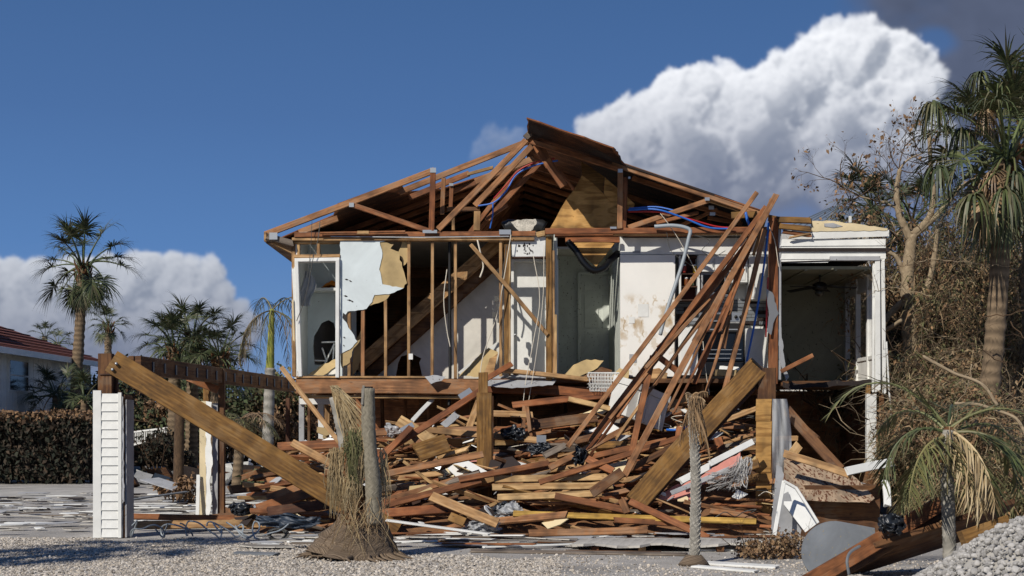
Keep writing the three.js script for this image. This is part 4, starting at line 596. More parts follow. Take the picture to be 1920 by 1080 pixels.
{ // thin sticks of the same bundle
  const f = rngOf(2718); for (let k = 0; k < 13; k++) { const u = f(), tx = mix(1452, 1385, u) + rr(-6, 6, f), ty = mix(395, 455, u) + rr(-15, 40, f), bx = rr(1085, 1345, f), by = mix(845, 745, (bx - 1085) / 260) + rr(-40, 20, f), s0 = f() < 0.5 ? 0 : rr(.1, .45, f), s1 = f() < 0.6 ? 1 : rr(.55, .9, f), A = P(tx, ty, 23.85), B = P(bx, by, mix(21.7, 22.8, (bx - 1085) / 260)), a = A.clone().lerp(B, s0), b = A.clone().lerp(B, s1), m = pick(['red', 'red2', 'rust', 'tan', 'red'], f); top(timber('bundle_stick', a, b, rr(.03, .06, f), rr(.02, .035, f), M[m], { jag: 0.12, bow: 0.012, rng: f, roll: rr(-.6, .6, f) }), `thin ${{ red: 'reddish', red2: 'reddish', rust: 'rust coloured', tan: 'pale' }[m]} stick in the leaning bundle, ${s1 < 1 ? 'broken short' : 'full length'}, pointing ${bx < 1160 ? 'at the white board' : bx < 1230 ? 'below the ice chest' : bx < 1290 ? 'at the ringed trunk' : 'at the leaning beam'}`, 'stick', 'sticks of the leaning bundle'); }
}
{ // rubble lying on the upper floor
  const L = 'rubble on the upper floor';
  [[[575, 705], [600, 686], [632, 672], [634, 684], [606, 704]], [[606, 704], [612, 690], [628, 682], [632, 700]], [[860, 706], [900, 664], [916, 652], [934, 660], [928, 676], [900, 706]], [[905, 706], [918, 672], [934, 662], [926, 700]], [[1055, 705], [1075, 684], [1100, 674], [1132, 676], [1120, 690], [1080, 708]], [[1092, 712], [1100, 694], [1128, 688], [1148, 694], [1140, 714]], [[1140, 712], [1162, 690], [1180, 694], [1176, 716]], [[1195, 712], [1205, 694], [1236, 690], [1252, 700], [1250, 716]], [[1345, 704], [1350, 685], [1385, 688], [1390, 704]]].forEach((p, i) => top(plate('rubble_sheet', p, (x, y) => 24.1 + (710 - y) * 0.012 + i % 3 * 0.05, 0.016, [M.paper, M.plaster, M.paper, M.tan, M.paper, M.brown, M.paper, M.tan, M.vinyl][i], { rag: 3, ragStep: 9 }), ['tan drywall scrap tilted in the closet doorway', 'pale drywall scrap at the foot of the closet frame', 'large tan drywall scrap leaning below the stairs', 'narrow pale scrap leaning on the stair wall', 'folded tan scrap at the mouth of the hallway', 'brown board scrap in the hallway rubble', 'tan scrap behind the white wire basket', 'splintered board scrap under the stained panel', 'white scrap lying before the range'][i], 'debris', L));
  top(tim('baseboard', [862, 702, 24.6], [936, 644, 25.2], 0.09, 0.02, M.white, {}), 'white baseboard leaning below the stairs', 'baseboard'); top(plate('carpet_edge', [[915, 712], [930, 704], [1010, 702], [1044, 712], [1036, 722], [960, 728], [912, 724]], (x, y) => 23.9 + (720 - y) * 0.02, 0.03, M.greyshard, { rag: 3 }), 'grey carpet flap curling over the broken floor edge', 'carpet');
  top(plate('checked_cloth', [[796, 706], [812, 703], [836, 706], [828, 714], [808, 720]], (x, y) => 23.85 - (y - 704) * 0.004, 0.012, M.greyshard, { rag: 2 }), 'small pale cloth caught on the floor edge', 'cloth');
  top(plate('cardboard_box', [[1344, 704], [1346, 692], [1388, 694], [1390, 706]], 23.9, 0.25, M.paper), 'torn cardboard box on the kitchen floor edge', 'box');
}

// ---------------------------------------------------------------- the heap under and before the house
const heapTop = (x) => 1.35 + 0.40 * smooth(x, -4, -1) + 0.35 * smooth(x, 0.6, 2.4) - 1.0 * smooth(x, 3.4, 4.6) - 0.95 * smooth(x, -3.2, -4.6);
const heapFoot = (x) => 20.75 + 0.9 * smooth(x, -2.2, -4.2) + 0.25 * Math.sin(x * 1.7);
const heap = (x, Z) => { const t = Math.min(1, Math.max(0, (Z - heapFoot(x)) / (24.4 - heapFoot(x)))); return Math.max(0, heapTop(x) * Math.pow(t, 0.74)); };
{
  const b = new Build(), nx = 70, nz = 34, id = []; for (let j = 0; j <= nz; j++) for (let i = 0; i <= nx; i++) { const x = mix(-5, 4.7, i / nx), Z = mix(20.6, 28.5, j / nz); const h = Math.max(-0.05, heap(x, Z) * 0.72 - 0.16 + (fbm(x * 3, Z * 3, 4, 3) - 0.5) * 0.3) * smooth(Z, 28.6, 26.5); id.push(b.v(V(x, h, -Z), x, Z)); }
  for (let j = 0; j < nz; j++) for (let i = 0; i < nx; i++) { const a = j * (nx + 1) + i; b.i.push(a, a + 1, a + nx + 2, a, a + nx + 2, a + nx + 1); }
  const m = b.mesh('heap_filler', M.rubble); m.userData.label = 'filler mound added inside the heap to keep its gaps dark'; setting(m, 'stuff');  // added filler; stops bright sand showing through the gaps between boards
}
const heapGroup = 'splintered boards of the debris heap';
const tone = { red: 'reddish', red2: 'reddish', rust: 'rust coloured', tan: 'pale', pine: 'pale yellow', treated: 'tan', brown: 'brown', dark: 'dark', grey: 'weathered grey' };
const sizeOf = (L) => L < 0.75 ? 'stubby' : L < 1.3 ? 'short' : L < 2.1 ? 'long' : 'very long';
const placeOf = (x, y, z) => { const px = 960 + x * F / -z, col = px < 620 ? 'under the fallen beam' : px < 790 ? 'behind the stump' : px < 900 ? 'before the standing post' : px < 1040 ? 'past the standing post' : px < 1180 ? 'below the wire basket' : px < 1320 ? 'around the ringed trunk' : 'near the corner column', h = y < 0.35 ? 'low' : y < 0.85 ? 'midway up' : 'high'; return h + ' in the heap ' + col; };
{
  const f = rngOf(4411);
  for (let k = 0; k < 280; k++) {
    const x = rr(-4.1, 4.0, f), foot = heapFoot(x), Z = foot + 0.25 + Math.pow(f(), 0.7) * (24.4 - foot); if (960 + x * F / Z > 1225 && 960 + x * F / Z < 1415 && Z < 21.9 && heap(x, Z) > 0.42) continue; const L = f() < 0.42 ? rr(0.5, 1.3, f) : rr(1.3, 3.3, f);
    const yaw = rr(-0.42, 0.42, f) + (f() < 0.15 ? rr(-1, 1, f) : 0), d = V(Math.cos(yaw), 0, -Math.sin(yaw)); if (x < -1.5 && d.x * L / 2 + -x > 4.6) continue;
    const tilt = f() < 0.72 ? rr(-0.04, 0.34, f) : rr(-0.45, 0.1, f); d.y = tilt; d.normalize();
    const w = pick([0.088, 0.088, 0.088, 0.07, 0.14, 0.14, 0.06], f), y = heap(x, Z) * rr(0.62, 0.97, f) + 0.04 + f() * 0.05;
    const a = V(x, y, -Z).addScaledVector(d, -L / 2), b = V(x, y, -Z).addScaledVector(d, L / 2);
    for (const e of [a, b]) e.y = Math.max(0.03, Math.min(e.y, heap(e.x, -e.z) + 0.36));
    const key = pick(['red', 'red', 'red2', 'red2', 'red2', 'rust', 'tan', 'tan', 'pine', 'brown', 'treated', 'grey'], f);
    top(timber('heap_board', a, b, w, 0.04, M[key], { jag: f() < 0.7 ? rr(0.02, 0.16, f) : 0.005, roll: rr(-1.3, 1.3, f), bow: 0.012, rng: f, face: V(0, 0.6, 1) }), `${sizeOf(a.distanceTo(b))} ${tone[key]} board ${b.y - a.y > 0.12 ? 'rising' : a.y - b.y > 0.12 ? 'dipping' : 'level'} ${placeOf(x, y, -Z)}`, 'board', heapGroup);
  }
}
// thin laths and splinters between the boards
{
  const f = rngOf(5522);
  for (let k = 0; k < 190; k++) {
    const x = rr(-4.0, 4.0, f), foot = heapFoot(x), Z = foot - 0.15 + Math.pow(f(), 0.8) * (24.3 - foot), L = rr(0.25, 1.25, f), yaw = rr(-0.9, 0.9, f), d = V(Math.cos(yaw), f() < 0.7 ? rr(-0.05, 0.4, f) : rr(-0.6, 0.1, f), -Math.sin(yaw)).normalize(), y = heap(x, Z) * rr(0.85, 1.05, f) + 0.06;
    const a = V(x, y, -Z).addScaledVector(d, -L / 2), b = V(x, y, -Z).addScaledVector(d, L / 2); for (const e of [a, b]) e.y = Math.max(0.02, Math.min(e.y, heap(e.x, -e.z) + 0.30)); if (960 + x * F / Z > 1225 && Z < 22.2 && y > 0.5) continue;
    const key = pick(['red', 'red2', 'rust', 'tan', 'pine', 'pine', 'tan', 'brown', 'dark', 'grey'], f);
    top(timber('heap_splinter', a, b, rr(0.02, 0.055, f), rr(0.012, 0.03, f), M[key], { jag: rr(0.02, 0.12, f), roll: rr(-1.3, 1.3, f), bow: 0.02, rng: f, face: V(0, 0.6, 1), chamfer: 0.002 }), `${L < 0.5 ? 'stubby' : L < 0.85 ? 'short' : 'long'} ${tone[key]} splinter ${b.y - a.y > 0.08 ? 'rising' : a.y - b.y > 0.08 ? 'dipping' : 'level'} ${placeOf(x, y, -Z)}`, 'splinter', 'splinters of the debris heap');
  }
}
// boards of the heap that can be told apart
const big = [
  [[700, 860, 22.4], [902, 732, 22.9], .10, 'rust', 'rust red truss member rising from the stump toward the floor edge, metal plated'], [[702, 872, 22.2], [772, 800, 22.5], .095, 'rust', 'shorter rust red truss member joined below the metal plate'], [[766, 808, 22.3], [826, 878, 21.9], .095, 'red2', 'reddish truss web slanting down from the metal plate'],
  [[672, 900, 21.7], [906, 852, 21.9], .10, 'red2', 'long reddish board lying under the truss web'], [[704, 812, 22.9], [900, 805, 23.0], .10, 'red2', 'thick reddish board level behind the standing post'], [[800, 806, 22.8], [1010, 826, 22.7], .10, 'tan', 'pale board crossing behind the standing post'],
  [[747, 788, 22.9], [816, 830, 22.7], .19, 'pine', 'wide pale offcut tilted beside the truss plate'], [[548, 830, 22.6], [640, 880, 22.2], .12, 'tan', 'pale board with cut end leaning toward the palm stump'], [[520, 838, 22.9], [660, 832, 22.9], .14, 'red', 'reddish board above the fallen beam beside the stump'], [[500, 935, 21.9], [600, 900, 22.3], .12, 'red2', 'reddish board low at the foot of the heap behind the fallen beam'], [[482, 955, 21.5], [640, 905, 22.0], .16, 'red', 'broad reddish board sloping under the fallen beam'], [[500, 960, 21.3], [640, 942, 21.4], .15, 'dark', 'dark board lowest under the fallen beam'],
  [[696, 955, 21.3], [902, 900, 21.8], .10, 'red', 'reddish board sloping up to the foot of the standing post'], [[690, 965, 21.2], [860, 952, 21.3], .13, 'rust', 'rust red board lying flat at the foot of the heap beside the stump'], [[700, 945, 21.5], [900, 885, 22.1], .08, 'red2', 'thin reddish board in the fan left of the standing post'],
  [[808, 930, 21.2], [934, 982, 20.8], .14, 'tan', 'short thick pale beam slanting before the standing post'], [[842, 968, 21.0], [872, 980, 20.9], .13, 'treated', 'pale block lying at the foot of the slanting beam'], [[926, 899, 21.9], [1170, 894, 21.9], .105, 'pine', 'topmost of the level pale boards beside the standing post'], [[922, 914, 21.7], [1150, 911, 21.7], .10, 'pine', 'middle one of the level pale boards beside the standing post'], [[932, 933, 21.5], [1130, 925, 21.5], .10, 'pine', 'lowest of the level pale boards beside the standing post'],
  [[1108, 926, 21.2], [1168, 884, 21.3], .15, 'brown', 'short dark board tilted over the level pale boards'], [[962, 963, 21.1], [1418, 978, 21.0], .085, 'yellow', 'long yellow pole lying level across the foot of the heap'], [[990, 1000, 20.9], [1215, 994, 20.9], .10, 'red2', 'reddish board on the ground ending in a splintered tip'], [[1040, 930, 21.3], [1180, 958, 21.2], .10, 'red', 'reddish board slanting down to the yellow pole'], [[1180, 940, 21.2], [1330, 1016, 20.7], .10, 'rust', 'rust red board slanting down under the yellow pole beside the ringed trunk'],
  [[1164, 935, 21.1], [1176, 962, 21.05], .10, 'red2', 'short upright offcut above the yellow pole'], [[1030, 878, 21.9], [1180, 800, 22.6], .095, 'red2', 'reddish board rising from the heap toward the ice chest'], [[1010, 905, 21.7], [1340, 800, 22.2], .085, 'red', 'long reddish board rising under the leaning bundle'], [[960, 890, 22.0], [1250, 826, 22.5], .09, 'red', 'reddish board rising gently behind the leaning bundle'], [[1100, 860, 22.0], [1150, 884, 21.8], .11, 'rust', 'short rust red board under the white lid'],
  [[995, 798, 23.3], [1120, 782, 23.3], .17, 'brown', 'wide brown beam end lying under the wire basket'], [[960, 760, 23.6], [1130, 742, 23.7], .11, 'rust', 'rust red beam hanging below the broken floor edge'], [[1065, 748, 23.2], [1150, 768, 23.1], .085, 'pine', 'pale offcut poking out below the wire basket'], [[1180, 880, 21.7], [1350, 790, 22.3], .09, 'brown', 'dark board beside the leaning beam'], [[1290, 815, 22.4], [1430, 762, 22.6], .08, 'tan', 'pale board above the pink panel'], [[1345, 820, 22.3], [1360, 862, 22.1], .12, 'rust', 'rust red stub standing beside the pink panel'],
  [[1150, 975, 20.95], [1420, 990, 21.2], .08, 'red', 'reddish board behind the ringed trunk at the foot of the heap'], [[1330, 958, 21.4], [1420, 970, 21.4], .08, 'red2', 'reddish board ending at the corner column'], [[1390, 880, 21.9], [1424, 868, 21.8], .14, 'treated', 'upper pale block end beside the corner column'], [[1394, 902, 21.85], [1424, 894, 21.8], .12, 'treated', 'lower pale block end beside the corner column'], [[780, 850, 22.3], [840, 830, 22.6], .3, 'treated', 'wide plywood scrap lying behind the truss web'], [[1020, 855, 22.2], [1060, 835, 22.4], .1, 'grey', 'weathered grey offcut in the middle of the heap'],
  [[440, 972, 22.3], [235, 968, 22.0], .09, 'red', 'long reddish board on the sand between the sided column and the clad post'], [[250, 985, 21.4], [520, 982, 21.7], .12, 'tan', 'weathered plank lying on the sand behind the wire tangle'], [[620, 880, 22.1], [700, 830, 22.6], .09, 'red', 'reddish board behind the palm stump'], [[860, 900, 21.7], [1030, 868, 22.0], .09, 'red', 'reddish board crossing behind the foot of the standing post'], [[1270, 845, 22.2], [1275, 800, 22.4], .11, 'rust', 'rust red stub upright behind the ringed trunk'],
];
for (const [a, b, w, m, l] of big) { if (a[1] > 840 && a[0] > 660 && a[0] < 1420) { a[2] -= 0.42; b[2] -= 0.42; } for (const e of [a, b]) { const ymin = EYE * F / e[2]; if (e[1] - HOR > ymin - 4) e[1] = HOR + ymin - 4; } top(tim('heap_timber', a, b, w, 0.045, M[m], { seg: 2, jag: 0.03, bow: 0.004, face: V(0, 0.35, 1) }), l, 'timber'); }
{
  const o = tim('gusset_plate', [752, 808, 22.3], [775, 796, 22.35], 0.09, 0.012, M.steel, { bow: 0 }); top(o, 'upper galvanised plate on the rust red truss member', 'metal plate'); top(tim('gusset_plate', [862, 746, 22.72], [884, 732, 22.78], 0.11, 0.012, M.steel, { bow: 0 }), 'galvanised plate near the floor end of the rust red truss member', 'metal plate'); top(rect('gusset_plate', 1006, 816, 1024, 830, 22.5, 0.012, M.steel), 'square galvanised plate in the middle of the heap', 'metal plate'); top(tim('gusset_plate', [812, 872, 21.85], [826, 878, 21.8], 0.06, 0.012, M.steel, { bow: 0 }), 'galvanised plate at the foot of the truss web', 'metal plate');
}
// pale wreckage under the floor edge
[[[772, 790, 23.6], [812, 748, 24.2], .07, 'vinyl', 'white diagonal trim under the floor edge'], [[688, 752, 24.3], [690, 800, 24.2], .03, 'steel', 'thin metal rod hanging under the floor edge'], [[650, 748, 24.3], [652, 800, 24.2], .02, 'steel', 'second thin metal rod under the floor edge beside the stump'], [[830, 800, 23.4], [858, 776, 23.6], .12, 'greyshard', 'grey bent strip under the floor edge'], [[878, 806, 23.3], [898, 752, 23.7], .11, 'tan', 'pale board standing under the floor edge beside the standing post'], [[905, 775, 23.1], [1000, 778, 23.1], .10, 'tan', 'pale level board behind the top of the standing post'], [[980, 812, 23.0], [984, 760, 23.2], .07, 'red2', 'upright stud stub past the standing post'], [[994, 812, 22.95], [988, 762, 23.1], .06, 'red2', 'second upright stud stub past the standing post'], [[1200, 790, 22.9], [1290, 745, 23.3], .09, 'tan', 'pale board behind the leaning bundle'], [[1240, 840, 22.5], [1330, 812, 22.6], .10, 'red2', 'reddish board lying behind the ringed trunk']].forEach(([a, b, w, m, l]) => top(tim('hanging_scrap', a, b, w, 0.03, M[m], { jag: .05 }), l, 'debris'));
// pink boards
top(plate('pink_panel', [[1230, 938], [1262, 912], [1310, 896], [1352, 868], [1388, 848], [1390, 872], [1350, 892], [1312, 912], [1300, 936]], (x, y) => 21.15 + (930 - y) * 0.005, 0.02, M.pink, { rag: 3, ragStep: 10 }), 'large torn pink panel between the leaning beam and corner column', 'panel');
top(plate('pink_panel', [[866, 868], [900, 862], [936, 862], [930, 884], [900, 890], [868, 894]], (x, y) => 22.4 + (890 - y) * 0.006, 0.02, M.pink, { rag: 3, ragStep: 8 }), 'small pink panel behind the standing post', 'panel');
top(plate('cream_panel', [[806, 896], [838, 878], [868, 872], [866, 896], [822, 900]], (x, y) => 22.0 + (900 - y) * 0.008, 0.016, M.cream, { rag: 3 }), 'torn cream panel beside the small pink panel', 'panel');
top(tim('white_trim', [1330, 870, 21.1], [1412, 828, 21.3], 0.09, 0.03, M.vinyl, {}), 'white trim board above the pink panel', 'trim'); top(tim('white_trim', [1270, 905, 21.05], [1334, 872, 21.1], 0.10, 0.03, M.vinyl, { jag: .1 }), 'bent white trim beside the leaning beam', 'trim'); top(tim('grey_trim', [1258, 925, 21.0], [1370, 878, 21.1], 0.07, 0.03, M.greyshard, { jag: .1 }), 'grey trim strip across the pink panel', 'trim');
// shreds: fibrous grey drape, plastic, bags
function drape(name, label, cat, mat, x0, y0, x1, y1, Z, depth, seed, group) {
  const b = new Build(), q = [], nx = 26, ny = 20;
  for (let j = 0; j <= ny; j++) for (let i = 0; i <= nx; i++) { const u = i / nx, v = j / ny, e = Math.sin(u * 3.14) * Math.sin(v * 3.14), n = fbm(u * 3 + seed, v * 3, seed, 2) - 0.5, r = Math.abs(fbm(u * 7 + v * 4 + seed, v * 6 - u * 3, seed + 3, 3) - 0.5); q.push(P(mix(x0, x1, u) + n * 18, mix(y0, y1, v) + (fbm(u * 4, v * 3 + seed, 8, 2) - 0.5) * 14, Z - e * depth * 0.7 + (r - 0.1) * depth * 2.6)); }
  b.grid(q, nx, ny, (i, j) => { const u = (i + .5) / nx - .5, v = (j + .5) / ny - .5; return u * u + v * v < 0.10 + 0.20 * fbm(i * 0.22, j * 0.22, seed, 2); });
  return top(b.mesh(name, mat, P((x0 + x1) / 2, y1, Z)), label, cat, group);
}
// hank of torn fibres between two places
function fibres(name, label, cat, set, n, A, B, seed, w = 0.006) { const f = rngOf(seed), b = new Build(); for (let k = 0; k < n; k++) { const a = P(rr(A[0], A[2], f), rr(A[1], A[3], f), A[4] - rr(0, .2, f)), e = P(rr(B[0], B[2], f), rr(B[1], B[3], f), B[4] - rr(0, .2, f)), m = a.clone().lerp(e, .5).add(V(rr(-.12, .12, f), rr(-.15, .02, f), rr(0, .12, f))); const kk = rr(.7, 1.3, f); b.col = set[Math.floor(f() * set.length)].map((x) => x * kk); let pr = null; for (let s = 0; s <= 7; s++) { const t = s / 7, o = a.clone().multiplyScalar((1 - t) * (1 - t)).addScaledVector(m, 2 * t * (1 - t)).addScaledVector(e, t * t).add(V(rr(-.01, .01, f), rr(-.01, .01, f), 0)), l = o.clone().add(V(w, w, 0)), r = o.clone().add(V(-w, -w * .3, w)); if (pr) b.quad(pr[0], pr[1], r, l); pr = [l, r]; } } return top(b.mesh(name, FIB, P(A[0], A[3], A[4])), label, cat); }
const FIB = new THREE.MeshStandardMaterial({ vertexColors: true, roughness: 1, side: THREE.DoubleSide });
const bagD = M.bag.clone(); bagD.side = THREE.DoubleSide; const clear = M.film.clone(); clear.side = THREE.DoubleSide; const fib = mottled(0x8d8a84, 0.5, 0.3, 61, 1, 0.5); fib.side = THREE.DoubleSide;
drape('plastic_sheet', 'black plastic tangled at the foot of the standing post', 'plastic', bagD, 915, 935, 975, 985, 21.0, 0.2, 1); drape('plastic_sheet', 'clear plastic film draped beside the foot of the standing post', 'plastic', clear, 925, 940, 985, 985, 20.85, 0.15, 2); drape('plastic_sheet', 'grey crumpled plastic film on the sand before the standing post', 'plastic', clear, 858, 970, 945, 1008, 20.6, 0.2, 3); fibres('insulation_drape', 'grey fibrous insulation hanging over the pink panel', 'insulation', [[.36, .35, .33], [.24, .23, .22], [.40, .39, .37]], 150, [1382, 856, 1412, 872, 21.15], [1322, 886, 1400, 922, 21.0], 4, 0.006);
drape('plastic_sheet', 'dark plastic bag hanging at the middle of the heap', 'plastic', bagD, 1072, 838, 1102, 876, 21.7, 0.15, 5); drape('plastic_sheet', 'black bag crumpled behind the standing post', 'plastic', bagD, 935, 798, 985, 830, 22.7, 0.15, 6); drape('plastic_sheet', 'black plastic flattened on the sand below the yellow pole', 'plastic', bagD, 1030, 1010, 1110, 1040, 20.0, 0.06, 7); drape('tarp', 'crumpled dark blue tarp on the sand under the fallen beam', 'tarp', (() => { const t = M.tarp.clone(); t.side = 2; return t; })(), 470, 962, 610, 995, 20.9, 0.1, 8); drape('plastic_sheet', 'grey bag stuffed under the rust red truss', 'plastic', clear, 715, 795, 760, 822, 22.5, 0.1, 9); drape('plastic_sheet', 'black plastic at the foot of the clad post', 'plastic', bagD, 424, 940, 482, 968, 22.0, 0.1, 10); drape('plastic_sheet', 'black mesh plastic hanging above the level pale boards', 'plastic', bagD, 985, 828, 1040, 858, 22.0, 0.1, 11);
// white and tan shards through the heap
{
  const f = rngOf(9090), mats = [['white', M.vinyl], ['white', M.vinyl], ['grey', M.greyshard], ['tan', M.paper], ['cream', M.cream], ['dark', M.felt]];
  for (let k = 0; k < 110; k++) { const x = rr(-4, 4.1, f), Z = heapFoot(x) + f() * 3.3, y = heap(x, Z) + 0.08 * f() + 0.02, [c, m] = pick(mats, f), n = 4 + Math.floor(f() * 3), r = 0.04 + f() * f() * 0.2, b = new Build(), N = V(rr(-.6, .6, f), rr(.4, 1, f), rr(-.2, 1, f)).normalize(), U = V(1, 0, 0).addScaledVector(N, -N.x).normalize(), W = V().crossVectors(N, U), c0 = V(x, y + r * 0.3, -Z), pts = [];
    for (let i = 0; i < n; i++) { const a = i / n * 6.283, q = r * rr(.5, 1.3, f); pts.push(c0.clone().addScaledVector(U, Math.cos(a) * q * 1.5).addScaledVector(W, Math.sin(a) * q)); }
    const s = N.clone().multiplyScalar(0.012); for (let i = 1; i < n - 1; i++) { b.tri(pts[0].clone().add(s), pts[i].clone().add(s), pts[i + 1].clone().add(s)); b.tri(pts[0], pts[i + 1], pts[i]); } for (let i = 0; i < n; i++) { const p = pts[i], e = pts[(i + 1) % n]; b.quad(p, e, e.clone().add(s), p.clone().add(s), .1, .01); }
    top(b.mesh('heap_shard', m, c0), `${r < 0.09 ? 'tiny' : r < 0.16 ? 'small' : 'large'} ${c} shard ${placeOf(x, y, -Z)}`, 'shard', 'shards in the heap'); }
  for (let k = 0; k < 22; k++) { const x = rr(-3, 3.8, f), Z = heapFoot(x) + f() * 3, p = []; let q = V(x, heap(x, Z) + 0.15, -Z); for (let i = 0; i < 6; i++) { p.push(q.clone()); q = q.clone().add(V(rr(-.3, .35, f), rr(-.1, .1, f), rr(-.15, .15, f))); q.y = Math.max(q.y, heap(q.x, -q.z) + 0.08); } const c = pick([['pale', M.cable], ['dark', M.wire], ['dark', M.black]], f); top(hose('loose_cable', p, 0.007, c[1], 20, 5), `${c[0]} loose cable snaking ${placeOf(x, p[0].y, -Z)}`, 'cable', 'cables on the heap'); }
}
top(hose('blue_pipe', [P(1340, 800, 22.2), P(1352, 790, 22.3), P(1356, 760, 22.5), P(1360, 745, 22.6)], 0.02, M.blue, 12), 'short blue pipe poking out behind the leaning beam', 'pipe'); top(hose('blue_pipe', [P(1250, 806, 22.3), P(1268, 806, 22.2), P(1300, 798, 22.3)], 0.02, M.blue, 12), 'short blue pipe lying above the ringed trunk', 'pipe');

// ---------------------------------------------------------------- flat wreckage on the sand
{
  const groundPlace = (px, Z) => { const a = Z > 30 ? 'far off on the sand' : Z > 25.5 ? 'midway off on the sand' : Z > 21.25 ? 'on the sand' : Z > 20 ? 'at the foot of the heap' : 'on the sand before the heap', c = px < 60 ? 'at the frame edge' : px < 170 ? 'before the hedge' : px < 260 ? 'behind the sided column' : px < 360 ? 'past the sided column' : px < 460 ? 'near the clad post' : px < 580 ? 'under the fallen beam' : px < 780 ? 'beside the stump' : px < 960 ? 'before the standing post' : px < 1130 ? 'before the yellow pole' : px < 1290 ? 'short of the ringed trunk' : 'past the ringed trunk'; return a + ' ' + c; };
  const f = rngOf(1212), C = [['white', M.vinyl], ['grey', M.greyshard], ['grey', M.greyshard], ['pale', M.concrete], ['pale', M.concrete], ['dark', M.felt], ['grey', M.concrete]];
  const sheet = (x, Z, L, W, yaw, h, mat, nm) => { const b = new Build(), n = 7, pts = []; for (let i = 0; i < n; i++) { const a = i / n * 6.283, q = rr(.75, 1.15, f); pts.push(V(x + (Math.cos(a) * Math.cos(yaw) * L - Math.sin(a) * Math.sin(yaw) * W) * q / 2, h + f() * 0.02, -Z + (Math.cos(a) * Math.sin(yaw) * L + Math.sin(a) * Math.cos(yaw) * W) * q / 2)); } const s = V(0, 0.014, 0); for (let i = 1; i < n - 1; i++) { b.tri(pts[0].clone().add(s), pts[i + 1].clone().add(s), pts[i].clone().add(s)); b.tri(pts[0], pts[i], pts[i + 1]); } for (let i = 0; i < n; i++) { const p = pts[i], e = pts[(i + 1) % n]; b.quad(e, p, p.clone().add(s), e.clone().add(s), .2, .014); } return b.mesh(nm, mat, V(x, h, -Z)); };
  for (let k = 0; k < 270; k++) { const zone = f(); let px, Z; if (zone < 0.6) { px = rr(-20, 560, f); Z = rr(21.3, 34, f); } else if (zone < 0.85) { px = rr(480, 1460, f); Z = rr(18.9, 21.2, f); } else { px = rr(240, 640, f); Z = rr(24, 38, f); }
    const [c, m] = pick(C, f); const Ls = rr(0.15, 0.9, f); top(sheet(PX(px, Z), Z, Ls, rr(0.08, 0.4, f), rr(-.5, .5, f), 0.012 + f() * 0.05, m, 'loose_scrap'), `${Ls < 0.3 ? 'tiny' : Ls < 0.5 ? 'small' : Ls < 0.7 ? 'middling' : 'wide'} ${c} flat scrap ${groundPlace(px, Z)}`, 'scrap', 'scraps on the sand'); }
  for (let k = 0; k < 60; k++) { const zone = f() < 0.5, px = zone ? rr(20, 560, f) : rr(620, 1400, f), Z = zone ? rr(21.5, 32, f) : rr(18.8, 20.8, f), x = PX(px, Z), L = rr(0.3, 1.6, f), yaw = rr(-.35, .35, f), c = pick(zone ? [['grey', M.grey], ['white', M.vinyl], ['grey', M.grey], ['pale', M.concrete]] : [['grey', M.grey], ['white', M.vinyl], ['brown', M.brown], ['reddish', M.red]], f); top(timber('scrap_stick', V(x - L / 2, 0.03 + f() * 0.05, -Z - yaw * L / 2), V(x + L / 2, 0.03 + f() * 0.06, -Z + yaw * L / 2), rr(0.05, 0.13, f), 0.02, c[1], { face: UP, jag: 0.06, rng: f }), `${sizeOf(L)} ${c[0]} stick ${groundPlace(px, Z)}`, 'stick', 'sticks on the sand'); }
  [[[722, 975, 20.3], [920, 1002, 20.1], .09, 'vinyl', 'long white trim strip slanting on the sand before the heap'], [[748, 1016, 19.9], [900, 1012, 20.0], .10, 'grey', 'grey weathered plank on the sand beside the stump'], [[880, 1042, 18.4], [1290, 1054, 17.9], .14, 'grey', 'long weathered plank on the gravel edge before the heap'], [[1060, 1040, 18.3], [1240, 1046, 18.1], .14, 'brown', 'dark plank under the pale slab near the ringed trunk'], [[1290, 1035, 18.6], [1490, 1030, 18.7], .15, 'vinyl', 'white board lying behind the ringed trunk'], [[1320, 1062, 16.8], [1460, 1075, 16.3], .16, 'vinyl', 'white bent trim lying on the sand beside the ringed trunk'], [[1280, 1020, 19.3], [1420, 1012, 19.5], .10, 'vinyl', 'thin white board behind the dry leaf clump'], [[690, 1052, 17.6], [590, 1054, 17.5], .12, 'slate', 'dark flat slab on the gravel before the stump'], [[440, 1042, 18.1], [520, 1046, 17.9], .14, 'slate', 'grey flat slab on the gravel between column and stump'], [[280, 898, 30.5], [345, 918, 29.5], .45, 'greyshard', 'grey bent board tilted up on the sand behind the column'], [[240, 938, 26.5], [350, 922, 28.2], .1, 'slate', 'grey pipe lying on the sand behind the column'], [[1420, 1082, 15.8], [1300, 1070, 16.4], .1, 'vinyl', 'white strip at the near edge of the sand']].forEach(([a, b, w, m, l]) => { for (const e of [a, b]) { const y = EYE * F / e[2]; if (e[1] - HOR > y - 3) e[1] = HOR + y - 3; } top(tim('loose_plank', a, b, w, 0.025, M[m], { face: V(0, 1, 0.1), jag: 0.05, seg: 3 }), l, 'plank'); });
